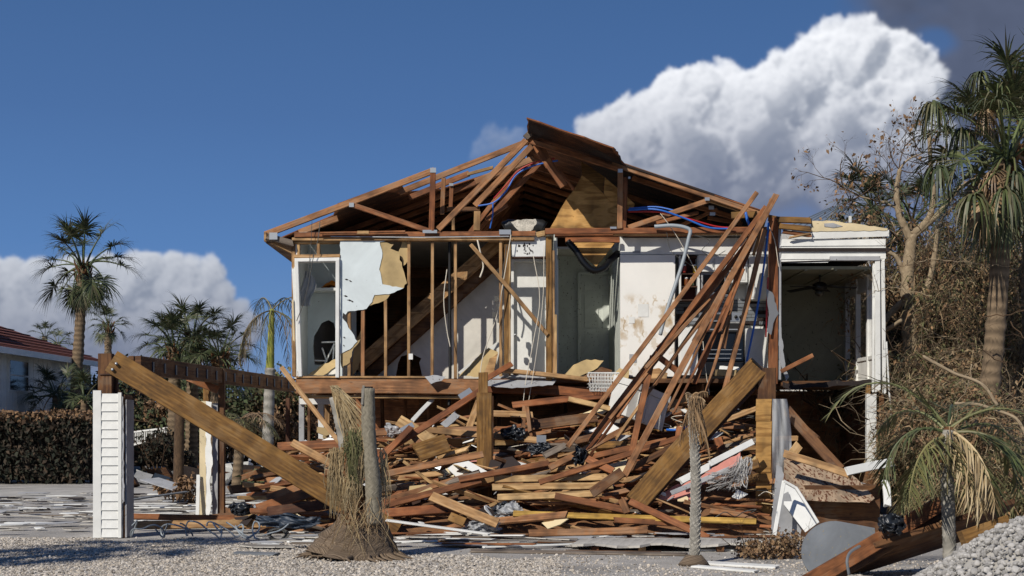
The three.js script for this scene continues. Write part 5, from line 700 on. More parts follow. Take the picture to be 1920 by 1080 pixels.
  // pale slab propped up near the ringed trunk
  { const Zs = 18.4, b = new Build(), A = PX(1072, Zs), B = PX(1410, Zs), f2 = rngOf(7), n = 16, t = [], u = []; for (let i = 0; i <= n; i++) { const x = mix(A, B, i / n); t.push(V(x, 0.10 + 0.02 * Math.sin(i), -Zs + rr(-.10, .12, f2))); u.push(V(x + 0.2, 0.11, -Zs - 0.95 + rr(-.12, .12, f2))); } for (let i = 0; i < n; i++) { b.quad(t[i], t[i + 1], u[i + 1], u[i], .2, .9); const d = V(0, -0.03, 0); b.quad(t[i].clone().add(d), t[i + 1].clone().add(d), t[i + 1], t[i], .2, .03); b.quad(u[i].clone().add(d), u[i + 1].clone().add(d), t[i + 1].clone().add(d), t[i].clone().add(d), .2, .9); }
    const o = top(b.mesh('concrete_sheet', M.concrete, V((A + B) / 2, 0.1, -Zs)), 'large pale ragged sheet propped on blocks near the ringed trunk', 'sheet'); for (const [x, m] of [[A + 0.3, M.rust], [A + 0.9, M.tan], [A + 1.9, M.brown]]) { const k = new Build(); k.box(x, 0.035, -Zs - 0.1, 0.09, 0.07, 0.12); H(k.mesh('block', m, V(x, 0, -Zs)), o); } }
  // wire tangle by the column
  const loops = [[235, 300, 1], [300, 360, 2], [350, 430, 3], [400, 480, 4], [440, 520, 5]];
  loops.forEach(([a, b, s], i) => { const p = []; for (let k = 0; k <= 22; k++) { const t = k / 22, Z = 20.5 - t * 0.4 * (s % 2); p.push(V(PX(mix(a, b, t) + 20 * Math.sin(t * 9 + s), Z), 0.03 + 0.26 * Math.abs(Math.sin(t * 6 + s)) * (0.5 + 0.5 * noise3(s, k * 0.4, 2)), -Z + 0.15 * Math.sin(t * 11 + s))); } top(hose('wire_coil', p, 0.012, M.conduit, 70, 5), ['grey springy wire coil touching the sided column', 'grey springy wire coil next after the one by the column', 'grey springy wire coil midway between column and wire ball', 'grey springy wire coil short of the dark wire ball', 'grey springy wire coil touching the dark wire ball'][i], 'wire', 'wire coils by the column'); });
  { const p = []; for (let k = 0; k < 90; k++) { const a = k * 0.55; p.push(V(PX(518, 20.2) + Math.cos(a) * (0.10 + 0.05 * noise3(k, 1, 1)) + k * 0.0006, 0.10 + Math.sin(a) * 0.075, -20.2 + 0.08 * noise3(k * 0.5, 2, 2))); } top(hose('wire_bundle', p, 0.009, M.wire, 260, 5), 'dark bundled wire ball on the sand before the fallen beam', 'wire'); }
}

// ---------------------------------------------------------------- plants
const leafMat = (rough = 0.55) => new THREE.MeshPhysicalMaterial({ color: 0xffffff, vertexColors: true, roughness: rough, side: THREE.DoubleSide, transmission: 0.12, thickness: 0 });
const LEAF = leafMat(), DRY = leafMat(0.9); DRY.transmission = 0.05;
const barkTex = (seed, a, b, rings) => dataTex(256, 256, (u, v) => { const n = fbm(Math.cos(u * 6.283) * 3 + seed, Math.sin(u * 6.283) * 3, v * 14, 4), r = rings ? 0.5 + 0.5 * Math.sin(v * 6.283 * rings + n * 3) : n, t = Math.max(0, Math.min(1, 0.5 * n + 0.5 * r)); return [0, 1, 2].map((k) => mix(a[k], b[k], t)); });
const streak = (seed, a, b) => { const t = dataTex(256, 256, (u, v) => { const n = fbm(Math.cos(u * 6.283) * 11 + seed, Math.sin(u * 6.283) * 11, v * 2.5, 4), q = smooth(fbm(u * 40, v * 9, seed, 3), 0.35, 0.7), t = Math.max(0, Math.min(1, 0.75 * smooth(n, 0.25, 0.75) + 0.25 * q)); return [0, 1, 2].map((k) => mix(a[k], b[k], t)); }); t.repeat.set(1.2, 1.5); return new THREE.MeshStandardMaterial({ map: t, bumpMap: t, bumpScale: 0.035, roughness: 1 }); };
const bark = (seed, a, b, rings = 0, rx = 2, ry = 1) => { const t = barkTex(seed, a, b, rings); t.repeat.set(rx, ry); return new THREE.MeshStandardMaterial({ map: t, bumpMap: t, bumpScale: 0.02, roughness: 0.95 }); };
const BARK = { sabal: bark(1, [0.30, 0.25, 0.19], [0.56, 0.48, 0.38], 6), grey: bark(2, [0.42, 0.41, 0.38], [0.68, 0.66, 0.62], 4), limb: bark(3, [0.42, 0.36, 0.28], [0.70, 0.63, 0.52], 0), brown: bark(4, [0.20, 0.15, 0.10], [0.40, 0.31, 0.22], 0), shaft: bark(5, [0.40, 0.44, 0.18], [0.62, 0.60, 0.28], 2), root: streak(6, [0.27, 0.22, 0.17], [0.55, 0.48, 0.40]), boot: bark(7, [0.28, 0.18, 0.10], [0.50, 0.35, 0.21], 0) };
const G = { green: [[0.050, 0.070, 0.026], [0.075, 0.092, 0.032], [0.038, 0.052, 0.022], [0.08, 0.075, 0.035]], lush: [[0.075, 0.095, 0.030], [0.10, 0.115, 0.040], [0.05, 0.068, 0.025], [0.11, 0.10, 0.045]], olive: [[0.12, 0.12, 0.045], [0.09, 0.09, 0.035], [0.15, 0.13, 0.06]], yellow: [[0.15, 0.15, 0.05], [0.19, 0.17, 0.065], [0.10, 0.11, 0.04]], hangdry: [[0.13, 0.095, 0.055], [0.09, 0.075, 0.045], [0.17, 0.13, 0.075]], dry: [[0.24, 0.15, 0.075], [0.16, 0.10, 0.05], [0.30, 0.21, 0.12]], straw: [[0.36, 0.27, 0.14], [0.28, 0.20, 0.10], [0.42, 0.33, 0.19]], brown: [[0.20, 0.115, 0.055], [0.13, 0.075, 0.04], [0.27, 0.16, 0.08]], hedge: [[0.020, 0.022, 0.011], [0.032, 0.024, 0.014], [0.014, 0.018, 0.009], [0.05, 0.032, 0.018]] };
const tint = (set, f) => { const c = pick(set, f), k = 0.75 + f() * 0.5; return c.map((x) => x * k); };
// one fan leaf: stalk along +x rising by `elev`, then pleated fingers that bend under their own weight
function fanGeo(seed, elev, stalk, blade, set, sag = 1, fold = 0.35) {
  const f = rngOf(seed), b = new Build(); let d = V(Math.cos(elev), Math.sin(elev), 0), p = V(0, 0, 0); const st = [p.clone()];
  for (let k = 0; k < 6; k++) { p = p.clone().addScaledVector(d, stalk / 6); d.y -= 0.07 * sag * (1 + (elev < 0 ? 0.6 : 0)); d.normalize(); st.push(p.clone()); }
  b.col = tint(set, f).map((x) => x * 1.4); b.tube(st, (t) => 0.022 * (1 - 0.5 * t), 5);
  const S = V(0, 0, 1), N = V().crossVectors(S, d).normalize(), n = 44;
  for (let i = 0; i < n; i++) {
    const th = (i / (n - 1) - 0.5) * 4.5, cs = Math.cos(th), sn = Math.sin(th); let o = p.clone().addScaledVector(d, 0.22 * blade * Math.max(0, cs));
    let e = d.clone().multiplyScalar(cs).addScaledVector(S, sn).addScaledVector(N, fold * Math.abs(sn) + rr(-.22, .22, f)).normalize(); const L = blade * (0.72 + 0.28 * Math.max(0, cs)) * (f() < 0.12 ? rr(.3, .7, f) : rr(.85, 1.15, f)), wv = V().crossVectors(N, e).normalize(), seg = 4; b.col = tint(set, f);
    const w0 = blade * rr(.017, .027, f); let prev = null; const limp = f() < 0.25 ? 2.2 : 1;
    for (let k = 0; k <= seg; k++) { const t = k / seg, w = w0 * (k === 0 ? 0.5 : Math.sin(Math.min(1, 0.35 + t * 0.75) * 3.1416) * 1.05 + 0.02), l = o.clone().addScaledVector(wv, w), r = o.clone().addScaledVector(wv, -w); if (prev) b.quad(prev[0], prev[1], r, l); prev = [l, r]; o = o.clone().addScaledVector(e, L / seg); e.y -= (0.10 + 0.26 * t) * sag * limp * rr(.5, 1.5, f); e.normalize(); }
  }
  return b.geo();
}
function featherGeo(seed, elev, len, leaf, set, sag = 1, n = 34, hang = 0.5, limp = 0.35 * sag) {
  const f = rngOf(seed), b = new Build(); let d = V(Math.cos(elev), Math.sin(elev), 0), p = V(0, 0, 0); const st = [p.clone()], ds = [d.clone()], m = 12;
  for (let k = 0; k < m; k++) { p = p.clone().addScaledVector(d, len / m); d.y -= 0.14 * sag * (0.4 + k / m); d.normalize(); st.push(p.clone()); ds.push(d.clone()); }
  b.col = tint(set, f).map((x) => x * 1.3); b.tube(st, (t) => 0.018 * (1 - 0.85 * t) + 0.002, 5);
  for (let i = 0; i < n; i++) for (const s of [-1, 1]) {
    const t = 0.12 + 0.88 * (i + rr(0, .5, f)) / n, q = Math.min(m - 1, Math.floor(t * m)), o0 = st[q].clone().lerp(st[q + 1], t * m - q), dd = ds[q], side = V(0, 0, s), L = leaf * (0.45 + 0.9 * Math.sin(Math.min(1, t + 0.12) * 3.0)) * rr(.75, 1.15, f); if (L < 0.04 || f() < 0.1) continue;
    let e = dd.clone().multiplyScalar(0.75).addScaledVector(side, rr(.7, 1.1, f)).add(V(rr(-.22, .22, f), -hang * rr(.3, 1.3, f) + rr(-.2, .2, f), rr(-.2, .2, f))).normalize(), o = o0.clone(), prev = null; const wv = V().crossVectors(e, V(0, 1, 0.2)).normalize(); b.col = tint(set, f);
    for (let k = 0; k <= 2; k++) { const w = leaf * 0.022 * [0.7, 1, 0.08][k], l = o.clone().addScaledVector(wv, w), r = o.clone().addScaledVector(wv, -w); if (prev) b.quad(prev[0], prev[1], r, l); prev = [l, r]; o = o.clone().addScaledVector(e, L / 2); e.y -= limp; e.normalize(); }
  }
  return b.geo();
}
// a leaf whose hand has collapsed: strips that leave the stalk's end and fall straight down
function hangGeo(seed, len, set) { const f = rngOf(seed), b = new Build(); for (let i = 0; i < 54; i++) { const a = f() * 6.283, sp = rr(.25, .9, f); let e = V(Math.cos(a) * sp, rr(-.1, .5, f), Math.sin(a) * sp).normalize(), o = V(0, 0, 0), prev = null; const L = len * rr(.6, 1.1, f), w0 = len * rr(.012, .024, f), wv = V(-Math.sin(a + rr(-.8, .8, f)), 0, Math.cos(a)).normalize(), n = 6; b.col = tint(set, f); for (let k = 0; k <= n; k++) { const t = k / n, w = w0 * (k === 0 ? 0.5 : Math.sin(Math.min(1, 0.35 + t * 0.75) * 3.1416) + 0.03), l = o.clone().addScaledVector(wv, w), r = o.clone().addScaledVector(wv, -w); if (prev) b.quad(prev[0], prev[1], r, l); prev = [l, r]; o = o.clone().addScaledVector(e, L / n * (k < 2 ? 0.6 : 1.1)); e.multiplyScalar(0.62); e.y -= 0.62 * rr(.6, 1.3, f); e.normalize(); } } return b.geo(); }
const ELEV = [1.25, 0.95, 0.6, 0.25, -0.15, -0.6, -1.05];
const fans = {}; for (const [key, set, mat] of [['green', G.green, 1.7], ['lush', G.lush, 2.3], ['dry', G.dry, 2.2]]) fans[key] = ELEV.map((e, i) => [0, 1].map((v) => fanGeo(100 + i * 7 + v * 31, e, 0.62, 0.5, set, mat)));
function frondMesh(geo, mat, name, at, az, scale) { const m = mesh(name, geo, mat); m.position.copy(at); m.rotation.y = az; m.scale.setScalar(scale); return m; }
function trunk(name, pts, r0, r1, mat, sides = 10, rough = 0.06, n = 40) { const c = new THREE.CatmullRomCurve3(pts), b = new Build(), f = rngOf(Math.floor(r0 * 1000) + 3); b.tube(c.getPoints(n), (t, k) => mix(r0, r1, t) * (1 + rough * ((k % 2) - 0.5) + (f() - 0.5) * rough), sides); return b.mesh(name, mat, pts[0]); }
// a cabbage palm: root and crown places in world space; kinds: how many leaves for each rise
function fanPalm(name, label, root, crown, r, size, counts, seed, o = {}) {
  const g = base(name, root.x, root.y, root.z, label, 'palm', o.group), f = rngOf(seed), mid = root.clone().lerp(crown, 0.5).add(V(rr(-.12, .12, f), 0, 0));
  H(trunk('trunk', [root, mid, crown], r * 1.1, r * 0.9, o.bark ?? BARK.sabal, 12, 0.13, 56), g);
  if (o.boots !== 0) { const b = new Build(); for (let k = 0; k < 26; k++) { const a = f() * 6.283, h = -rr(0, 0.9, f) * (o.boots ?? 0.8), s = crown.clone().add(V(Math.cos(a) * r * 0.8, h, Math.sin(a) * r * 0.8)); b.tube([s, s.clone().add(V(Math.cos(a) * 0.10, 0.16, Math.sin(a) * 0.10)), s.clone().add(V(Math.cos(a) * 0.17, 0.34, Math.sin(a) * 0.17))], [0.045, 0.035, 0.012], 4); } H(b.mesh('leaf_bases', BARK.boot, crown), g); }
  counts.forEach((n, i) => { for (let k = 0; k < n; k++) { const az = o.az ? rr(o.az[0], o.az[1], f) : (k + rr(0, .8, f)) / n * 6.283 + i, dry = f() < (o.dry ?? 0.12) && i > 3, set = dry ? 'dry' : o.set ?? 'green'; const m = frondMesh(fans[set][i][k % 2], dry ? DRY : LEAF, 'frond', crown.clone().add(V(Math.cos(az) * r * 0.5, rr(-.1, .12, f), -Math.sin(az) * r * 0.5)), az, size * rr(.85, 1.12, f)); H(m, g); } });
  return g;
}
{ // palms at the left, far to near
  fanPalm('cabbage_palm', 'tall cabbage palm standing alone behind the hedge', V(PX(130, 50), 0, -50), P(156, 500, 50), 0.19, 1.75, [4, 4, 4, 3, 4, 4, 5], 1, {});
  fanPalm('cabbage_palm', 'small distant cabbage palm beyond the tall one', V(PX(196, 72), 0, -72), P(203, 612, 72), 0.2, 1.15, [3, 4, 5, 4, 4, 3, 0], 2, {});
  fanPalm('cabbage_palm', 'distant palm tuft just above the neighbouring roof', V(PX(84, 90), 0, -90), P(84, 630, 90), 0.18, 1.1, [3, 3, 1, 0, 0, 0, 0], 3, { boots: 0 }); fanPalm('cabbage_palm', 'low distant palm beside the neighbouring roof edge', V(PX(108, 84), 0, -84), P(108, 646, 84), 0.2, 1.3, [1, 2, 4, 4, 2, 0, 0], 4, { boots: 0 });
  fanPalm('bushy_palm', 'bushy dark fan palm above the carport beam, first of three', V(PX(322, 45), 0, -45), P(326, 650, 45), 0.2, 1.35, [4, 5, 6, 6, 4, 3, 0], 5, {}); fanPalm('bushy_palm', 'tallest dark fan palm above the carport beam', V(PX(358, 46), 0, -46), P(362, 632, 46), 0.2, 1.35, [5, 6, 6, 5, 4, 3, 0], 6, {}); fanPalm('bushy_palm', 'wide dark fan palm above the carport beam, nearest the house', V(PX(412, 45), 0, -45), P(412, 668, 45), 0.2, 1.4, [3, 5, 6, 6, 5, 3, 0], 7, {});
  fanPalm('low_fan_palm', 'low fan palm growing against the white neighbouring house', V(PX(118, 47), 0, -47), P(106, 742, 47), 0.15, 1.2, [3, 4, 6, 6, 4, 3, 0], 8, { boots: 0 }); fanPalm('low_fan_palm', 'low fan palm between the tall trunk and the column', V(PX(160, 46), 0, -46), P(158, 752, 46), 0.15, 1.1, [2, 3, 5, 5, 4, 2, 0], 9, { boots: 0 });
  // leafless-crowned palm trunks seen under the carport beam
  const pt = (px, y0, y1, Z, r, l, m) => { const g = base('dead_palm', PX(px, Z), 0, -Z, l, 'palm'); H(trunk('trunk', [V(PX(px, Z), 0, -Z), P(px + 2, (y0 + y1) / 2, Z), P(px + 4, y0, Z)], r * 0.75, r * 0.66, m), g); for (let k = 0; k < 3; k++) H(frondMesh(hangGeo(60 + k, 0.6, G.brown), DRY, 'hanging_frond', P(px + 4, y0, Z), k * 2, 1), g); return g; };
  pt(334, 735, 890, 34, 0.17, 'dark palm trunk behind the fallen beam, under the carport beam', BARK.brown);
  // royal palm, crown broken and hanging
  const Z = 40, g = base('royal_palm', PX(499, Z), 0, -Z, 'royal palm with a pale trunk and hanging dead leaves beside the house', 'palm'); H(trunk('trunk', [V(PX(499, Z), 0, -Z), P(503, 800, Z), P(506, 690, Z)], 0.17, 0.14, BARK.grey), g); H(trunk('crownshaft', [P(506, 692, Z), P(508, 640, Z), P(510, 580, Z)], 0.12, 0.07, BARK.shaft), g);
  for (let k = 0; k < 11; k++) { const geo = featherGeo(300 + k, k < 3 ? 0.8 : -0.2, 1.9, 0.42, k < 3 ? G.olive : k % 2 ? G.olive : G.hangdry, k < 3 ? 2.2 : 3.0, 26, 1.2); H(frondMesh(geo, k < 3 ? LEAF : DRY, 'frond', P(510, 582, Z), k * 0.9 + 0.3, 1), g); }
  // small feather palm under the beam
  const Zs = 38, s = base('feather_palm', PX(446, Zs), 0, -Zs, 'small tattered palm with arching leaves behind the clad post', 'palm'); H(trunk('trunk', [V(PX(444, Zs), 0, -Zs), P(448, 850, Zs), P(452, 790, Zs)], 0.15, 0.11, BARK.sabal), s); for (let k = 0; k < 14; k++) H(frondMesh(featherGeo(330 + k, 0.5 - (k % 3) * 0.3, 1.25, 0.34, k % 4 ? G.olive : G.dry, 1.4, 22), LEAF, 'frond', P(452, 786, Zs), k * 0.46, 1), s);
  // palm outside the frame whose shadow falls on the gravel
  fanPalm('cabbage_palm', 'cabbage palm out of frame that shades the near gravel', V(-9.6, 0, -12.0), V(-9.7, 6.0, -12.1), 0.2, 1.5, [3, 5, 6, 5, 5, 4, 2], 10, {});
}
// leafy body: leaves in a shell of blobs plus a few branches
function leaves(name, blobs, n, size, set, seed, mat, flat = 0.3, slim = [.25, .42]) {
  const f = rngOf(seed), b = new Build(), tot = blobs.reduce((s, q) => s + q[3] * q[4], 0);
  for (const [cx, cy, cz, rx, ry, rz] of blobs) { const m = Math.round(n * rx * ry / tot); for (let k = 0; k < m; k++) {
    const d = V(f() * 2 - 1, f() * 2 - 1, f() * 2 - 1).normalize(), q = Math.pow(f(), 0.45) * (0.8 + 0.4 * noise3(d.x * 3 + cx, d.y * 3 + cy, d.z * 3)); const c = V(cx + d.x * rx * q, cy + d.y * ry * q, cz + d.z * (rz ?? rx) * q); if (c.y < 0.02) continue;
    const u = V(f() * 2 - 1, (f() * 2 - 1) * 0.8 - 0.2, f() * 2 - 1).normalize(), v = V(f() * 2 - 1, f() * 2 - 1, f() * 2 - 1).cross(u).normalize(), L = size * rr(.6, 1.4, f), w = L * rr(slim[0], slim[1], f); b.col = tint(set, f); const mid = c.clone().addScaledVector(u, L * 0.5), tip = c.clone().addScaledVector(u, L).add(V(0, -L * flat, 0)); b.tri(c, mid.clone().addScaledVector(v, w), mid.clone().addScaledVector(v, -w)); b.tri(mid.clone().addScaledVector(v, w), tip, mid.clone().addScaledVector(v, -w)); } }
  return b.mesh(name, mat, V(...blobs[0].slice(0, 3)));
}
function twigs(b, p, d, len, r, depth, f, out) {
  const n = 4, pts = [p.clone()]; let q = p.clone(), e = d.clone(); for (let k = 0; k < n; k++) { q = q.clone().addScaledVector(e, len / n); e.add(V(rr(-.28, .28, f), rr(-.2, .22, f), rr(-.28, .28, f))).normalize(); pts.push(q.clone()); }
  b.tube(pts, (t) => r * (1 - 0.5 * t), r > 0.03 ? 7 : 4, false); out?.push(q.clone()); if (depth <= 0) return;
  const kids = depth > 2 ? 2 + (f() < 0.5) : 2 + (f() < 0.6); for (let k = 0; k < kids; k++) { const t = rr(.45, 1, f), i = Math.min(n - 1, Math.floor(t * n)), o = pts[i].clone().lerp(pts[i + 1], t * n - i); twigs(b, o, e.clone().add(V(rr(-.9, .9, f), rr(-.5, .6, f), rr(-.9, .9, f))).normalize(), len * rr(.5, .8, f), r * rr(.42, .6, f), depth - 1, f, out); }
}
{ // hedge
  const Z = 40, x0 = -17, x1 = PX(176, Z), g = base('hedge', (x0 + x1) / 2, 0, -Z - 0.8, 'dark trimmed hedge with scorched brown top beside the drive', 'hedge'), bl = [], f = rngOf(5);
  for (let x = x0; x < x1; x += 0.42) for (const y of [0.35, 0.9, 1.45, 1.72]) for (const z of [0, -0.6, -1.2]) bl.push([x + rr(-.1, .1, f), y, -Z + z - 0.35, 0.34, 0.33, 0.4]);
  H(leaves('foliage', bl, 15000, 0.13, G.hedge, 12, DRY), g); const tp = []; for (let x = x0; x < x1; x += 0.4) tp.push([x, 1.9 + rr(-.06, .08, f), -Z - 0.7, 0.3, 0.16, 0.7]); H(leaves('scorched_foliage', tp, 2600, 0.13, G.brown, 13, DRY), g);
  const b = new Build(); for (let k = 0; k < 40; k++) { const x = rr(x0, x1, f); twigs(b, V(x, 0, -Z - 0.8 + rr(-.4, .4, f)), V(rr(-.3, .3, f), 1, 0).normalize(), 0.9, 0.025, 2, f); } H(b.mesh('stems', BARK.brown, V(x0, 0, -Z)), g);
  const k = new Build(); k.box((x0 + x1) / 2, 0.85, -Z - 0.95, x1 - x0 - 0.5, 1.5, 0.7); H(k.mesh('shade_core', bark(21, [0.06, 0.045, 0.03], [0.13, 0.10, 0.07]), V((x0 + x1) / 2, 0, -Z)), g);  // solid box; the shade inside the hedge is put into its dark colour
}
// shrubs and small trees that close the view to the left of the house, each its own plant
function shrub(name, label, x, Z, w, h, n, size, set, seed, group, cat = 'shrub', mat = DRY) { const g = base(name, x, 0, -Z, label, cat, group), f = rngOf(seed), b = new Build(), tips = []; for (let k = 0; k < 6; k++) twigs(b, V(x + rr(-.1, .1, f) * w, 0, -Z + rr(-.1, .1, f) * w), V(rr(-.45, .45, f), 1, rr(-.45, .45, f)).normalize(), h * 0.45, Math.max(0.012, h * 0.02), 3, f, tips); H(b.mesh('branches', BARK.brown, V(x, 0, -Z)), g); if (h > 2 && Z < 34) { const tw = new Build(); for (const p of tips) for (let k = 0; k < 3; k++) { const d = V(rr(-1, 1, f), rr(-.8, .9, f), rr(-1, 1, f)).normalize(), e = p.clone().addScaledVector(d, rr(.25, .7, f)), m = p.clone().lerp(e, .5).add(V(rr(-.08, .08, f), rr(-.08, .08, f), 0)); tw.tube([p, m, e], [0.006, 0.005, 0.002], 3, false); } const tm = tw.mesh('fine_twigs', BARK.limb, V(x, 0, -Z)); tm.userData.kind = 'stuff'; H(tm, g); } const bl = tips.filter((p) => Math.abs(p.x - x) < w * 0.7).slice(0, 60).map((p) => [p.x, Math.max(0.15, Math.min(p.y, h)), p.z, 0.16 * w, 0.13 * h, 0.16 * w]); bl.push([x, h * 0.5, -Z, w * 0.45, h * 0.42, w * 0.4]); H(leaves('foliage', bl, n, size, set, seed + 1, mat), g); if (name === 'dead_shrub') H(leaves('withered_strands', bl, Math.round(n * 0.5), 0.30, [...G.dry, ...G.olive, ...G.straw.map((c) => c.map((q) => q * 0.7))], seed + 2, mat, 0.5, [.018, .035]), g); return g; }
{
  const f = rngOf(616), kinds = [['dark green shrub far behind the carport posts', G.green], ['brown scorched shrub far behind the carport posts', G.brown], ['olive shrub far behind the carport posts', G.olive]];
  for (let k = 0; k < 32; k++) { const px = 190 + k * 17 + rr(-6, 6, f), Z = rr(50, 66, f), q = kinds[k % 3]; shrub('distant_shrub', q[0].replace('far behind the carport posts', ['behind the sided column', 'behind the fallen beam', 'behind the clad post', 'beside the royal palm', 'seen under the house'][Math.min(4, Math.floor((px - 180) / 90))]) + (Z > 58 ? ', farther off' : ', nearer'), PX(px, Z), Z, rr(1.6, 2.6, f), rr(2.2, 4.4, f), 1300, 0.16, q[1], 700 + k * 3, 'shrubs behind the carport'); }
  for (let k = 0; k < 12; k++) { const px = -60 + k * 160, Z = rr(95, 130, f); shrub('distant_tree', 'dim green tree on the far skyline, number ' + ['one', 'two', 'three', 'four', 'five', 'six', 'seven', 'eight', 'nine', 'ten', 'eleven', 'twelve'][k] + ' from the hedge side', PX(px, Z), Z, rr(4, 6, f), rr(3, 5, f), 900, 0.5, G.green, 900 + k * 3, 'trees on the skyline', 'tree'); }
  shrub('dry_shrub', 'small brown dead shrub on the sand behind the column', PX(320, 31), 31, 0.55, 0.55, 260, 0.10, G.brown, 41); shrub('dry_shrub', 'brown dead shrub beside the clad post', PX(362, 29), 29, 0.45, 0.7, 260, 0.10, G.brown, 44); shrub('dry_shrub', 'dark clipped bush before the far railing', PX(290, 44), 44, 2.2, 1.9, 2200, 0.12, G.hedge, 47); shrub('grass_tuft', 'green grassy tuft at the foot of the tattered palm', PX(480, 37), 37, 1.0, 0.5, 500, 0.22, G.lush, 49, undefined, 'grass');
}
{ // palm stump in the foreground with its skirt of torn fibre
  const Z = 17.7, c = V(PX(668, Z), 0, -Z), g = base('palm_stump', c.x, 0, c.z, 'broken palm clump with torn hanging fibres on a root mound', 'stump'), f = rngOf(71);
  const b = new Build(), pts = [], rad = [], S = 36; for (let k = 0; k <= 34; k++) { const t = k / 34; pts.push(V(c.x + 0.10 * t, t * 0.56, c.z)); rad.push(Array.from({ length: S }, (_, q) => { const a = q / S * 6.283, ru = Math.abs(noise3(Math.cos(a) * 6, Math.sin(a) * 6, t * 9) - 0.5) * 2; return (0.25 + 0.40 * Math.pow(1 - t, 1.2)) * (0.88 + 0.10 * ru + 0.05 * Math.sin(a * 13 + 5 * noise3(Math.cos(a) * 2, t * 2, 1)) * (1 - 0.5 * t) + 0.16 * (noise3(Math.cos(a) * 2, Math.sin(a) * 2, t * 3) - 0.4) + 0.07 * Math.sin(a * 9 + t * 3) * (1 - t)); })); } b.tube(pts, rad, S); H(b.mesh('root_mound', BARK.root, c), g);
  const tm = bark(8, [0.36, 0.34, 0.29], [0.60, 0.57, 0.50], 0, 3, 2);
  H(trunk('trunk', [V(PX(704, Z), 0.42, -Z + 0.2), P(699, 900, Z - 0.24), P(692, 830, Z - 0.24), P(690, 728, Z - 0.24)], 0.105, 0.080, tm, 16, 0.05), g);
  { const h = new Build(); h.tube([P(690, 729, Z - 0.24), P(690, 725, Z - 0.24)], [0.055, 0.06], 12); H(h.mesh('hollow_top', M.felt, P(690, 728, Z)), g); H(tim('bark_flap', [682, 722, Z - 0.3], [679, 760, Z - 0.32], 0.03, 0.02, BARK.grey, { jag: .05 }), g); }
  H(trunk('trunk', [V(PX(664, Z), 0.45, -Z), P(655, 880, Z), P(640, 800, Z), P(626, 744, Z)], 0.10, 0.060, BARK.grey, 10, 0.08), g); H(trunk('trunk', [V(PX(668, Z), 0.4, -Z + 0.1), P(660, 880, Z - .1), P(664, 812, Z - .1)], 0.17, 0.11, BARK.boot, 12, 0.25), g);
  const fibre = (name, n, from, to, w, set, out = 0.06, kink = 0.012) => { const q = new Build(); for (let k = 0; k < n; k++) { const a = from(f), e = to(f, a), m = a.clone().lerp(e, rr(.3, .7, f)).add(V(rr(-.07, .07, f), rr(-.02, .10, f), out * rr(.3, 1.6, f))); q.col = tint(set, f); const ww = w * rr(.5, 1.5, f); let pr = null; for (let s = 0; s <= 7; s++) { const t = s / 7, o = a.clone().multiplyScalar((1 - t) * (1 - t)).addScaledVector(m, 2 * t * (1 - t)).addScaledVector(e, t * t).add(V(rr(-kink, kink, f), 0, rr(-kink, kink, f))), l = o.clone().add(V(ww * (1 - t * 0.6), 0, 0)), r = o.clone().add(V(-ww * (1 - t * 0.6), 0, ww * 0.6)); if (pr) q.quad(pr[0], pr[1], r, l); pr = [l, r]; } } const m = q.mesh(name, DRY, c); m.userData.kind = 'stuff'; H(m, g); };
  const clump = (n, x0, x1, y0, y1, e0, e1, zs, set, w = 0.006) => { for (let k = 0; k < n; k++) { const cx = rr(x0, x1, f), ey = rr(e0, e1, f), sw = rr(-14, 10, f); fibre('hanging_fibres', 26, (f) => P(cx + rr(-7, 7, f), rr(y0, y1, f), Z - zs - rr(0, .08, f)), (f) => P(cx + sw + rr(-8, 8, f), ey + rr(-30, 14, f), Z - zs - rr(.02, .14, f)), w, set); } };
  fibre('upper_fibres', 130, (f) => P(rr(621, 633, f), rr(722, 734, f), Z - rr(.02, .12, f)), (f) => P(rr(642, 692, f), rr(775, 850, f), Z - rr(.0, .25, f)), 0.007, G.straw, 0.03);
  clump(5, 622, 640, 838, 856, 900, 972, 0.12, G.straw); clump(6, 644, 680, 800, 830, 870, 960, 0.18, G.straw); clump(4, 652, 676, 800, 850, 860, 920, 0.24, G.olive); clump(3, 640, 668, 880, 900, 950, 1000, 0.24, G.straw, 0.005); clump(2, 712, 720, 840, 890, 940, 990, 0.05, G.straw, 0.004);
  fibre('root_fibres', 70, (f) => P(rr(640, 726, f), rr(925, 970, f), Z - rr(.22, .32, f)), (f, a) => { const an = rr(-2.9, -.1, f); return V(c.x + Math.cos(an) * rr(.30, .66, f), 0.02 + f() * 0.14, c.z - Math.sin(an) * rr(.3, .66, f)); }, 0.004, [...G.straw, ...G.dry], 0.12);
  { const q = new Build(); for (let k = 0; k < 34; k++) { const a = rr(0, 6.283, f), r = rr(.55, .85, f); q.tube([V(c.x + Math.cos(a) * 0.5, 0.06, c.z + Math.sin(a) * 0.5), V(c.x + Math.cos(a + .1) * (r + .5) / 2, 0.04, c.z + Math.sin(a + .1) * (r + .5) / 2), V(c.x + Math.cos(a) * r, 0.004, c.z + Math.sin(a) * r)], [0.03, 0.02, 0.006], 5, false); } H(q.mesh('surface_roots', BARK.root, c), g); }
}
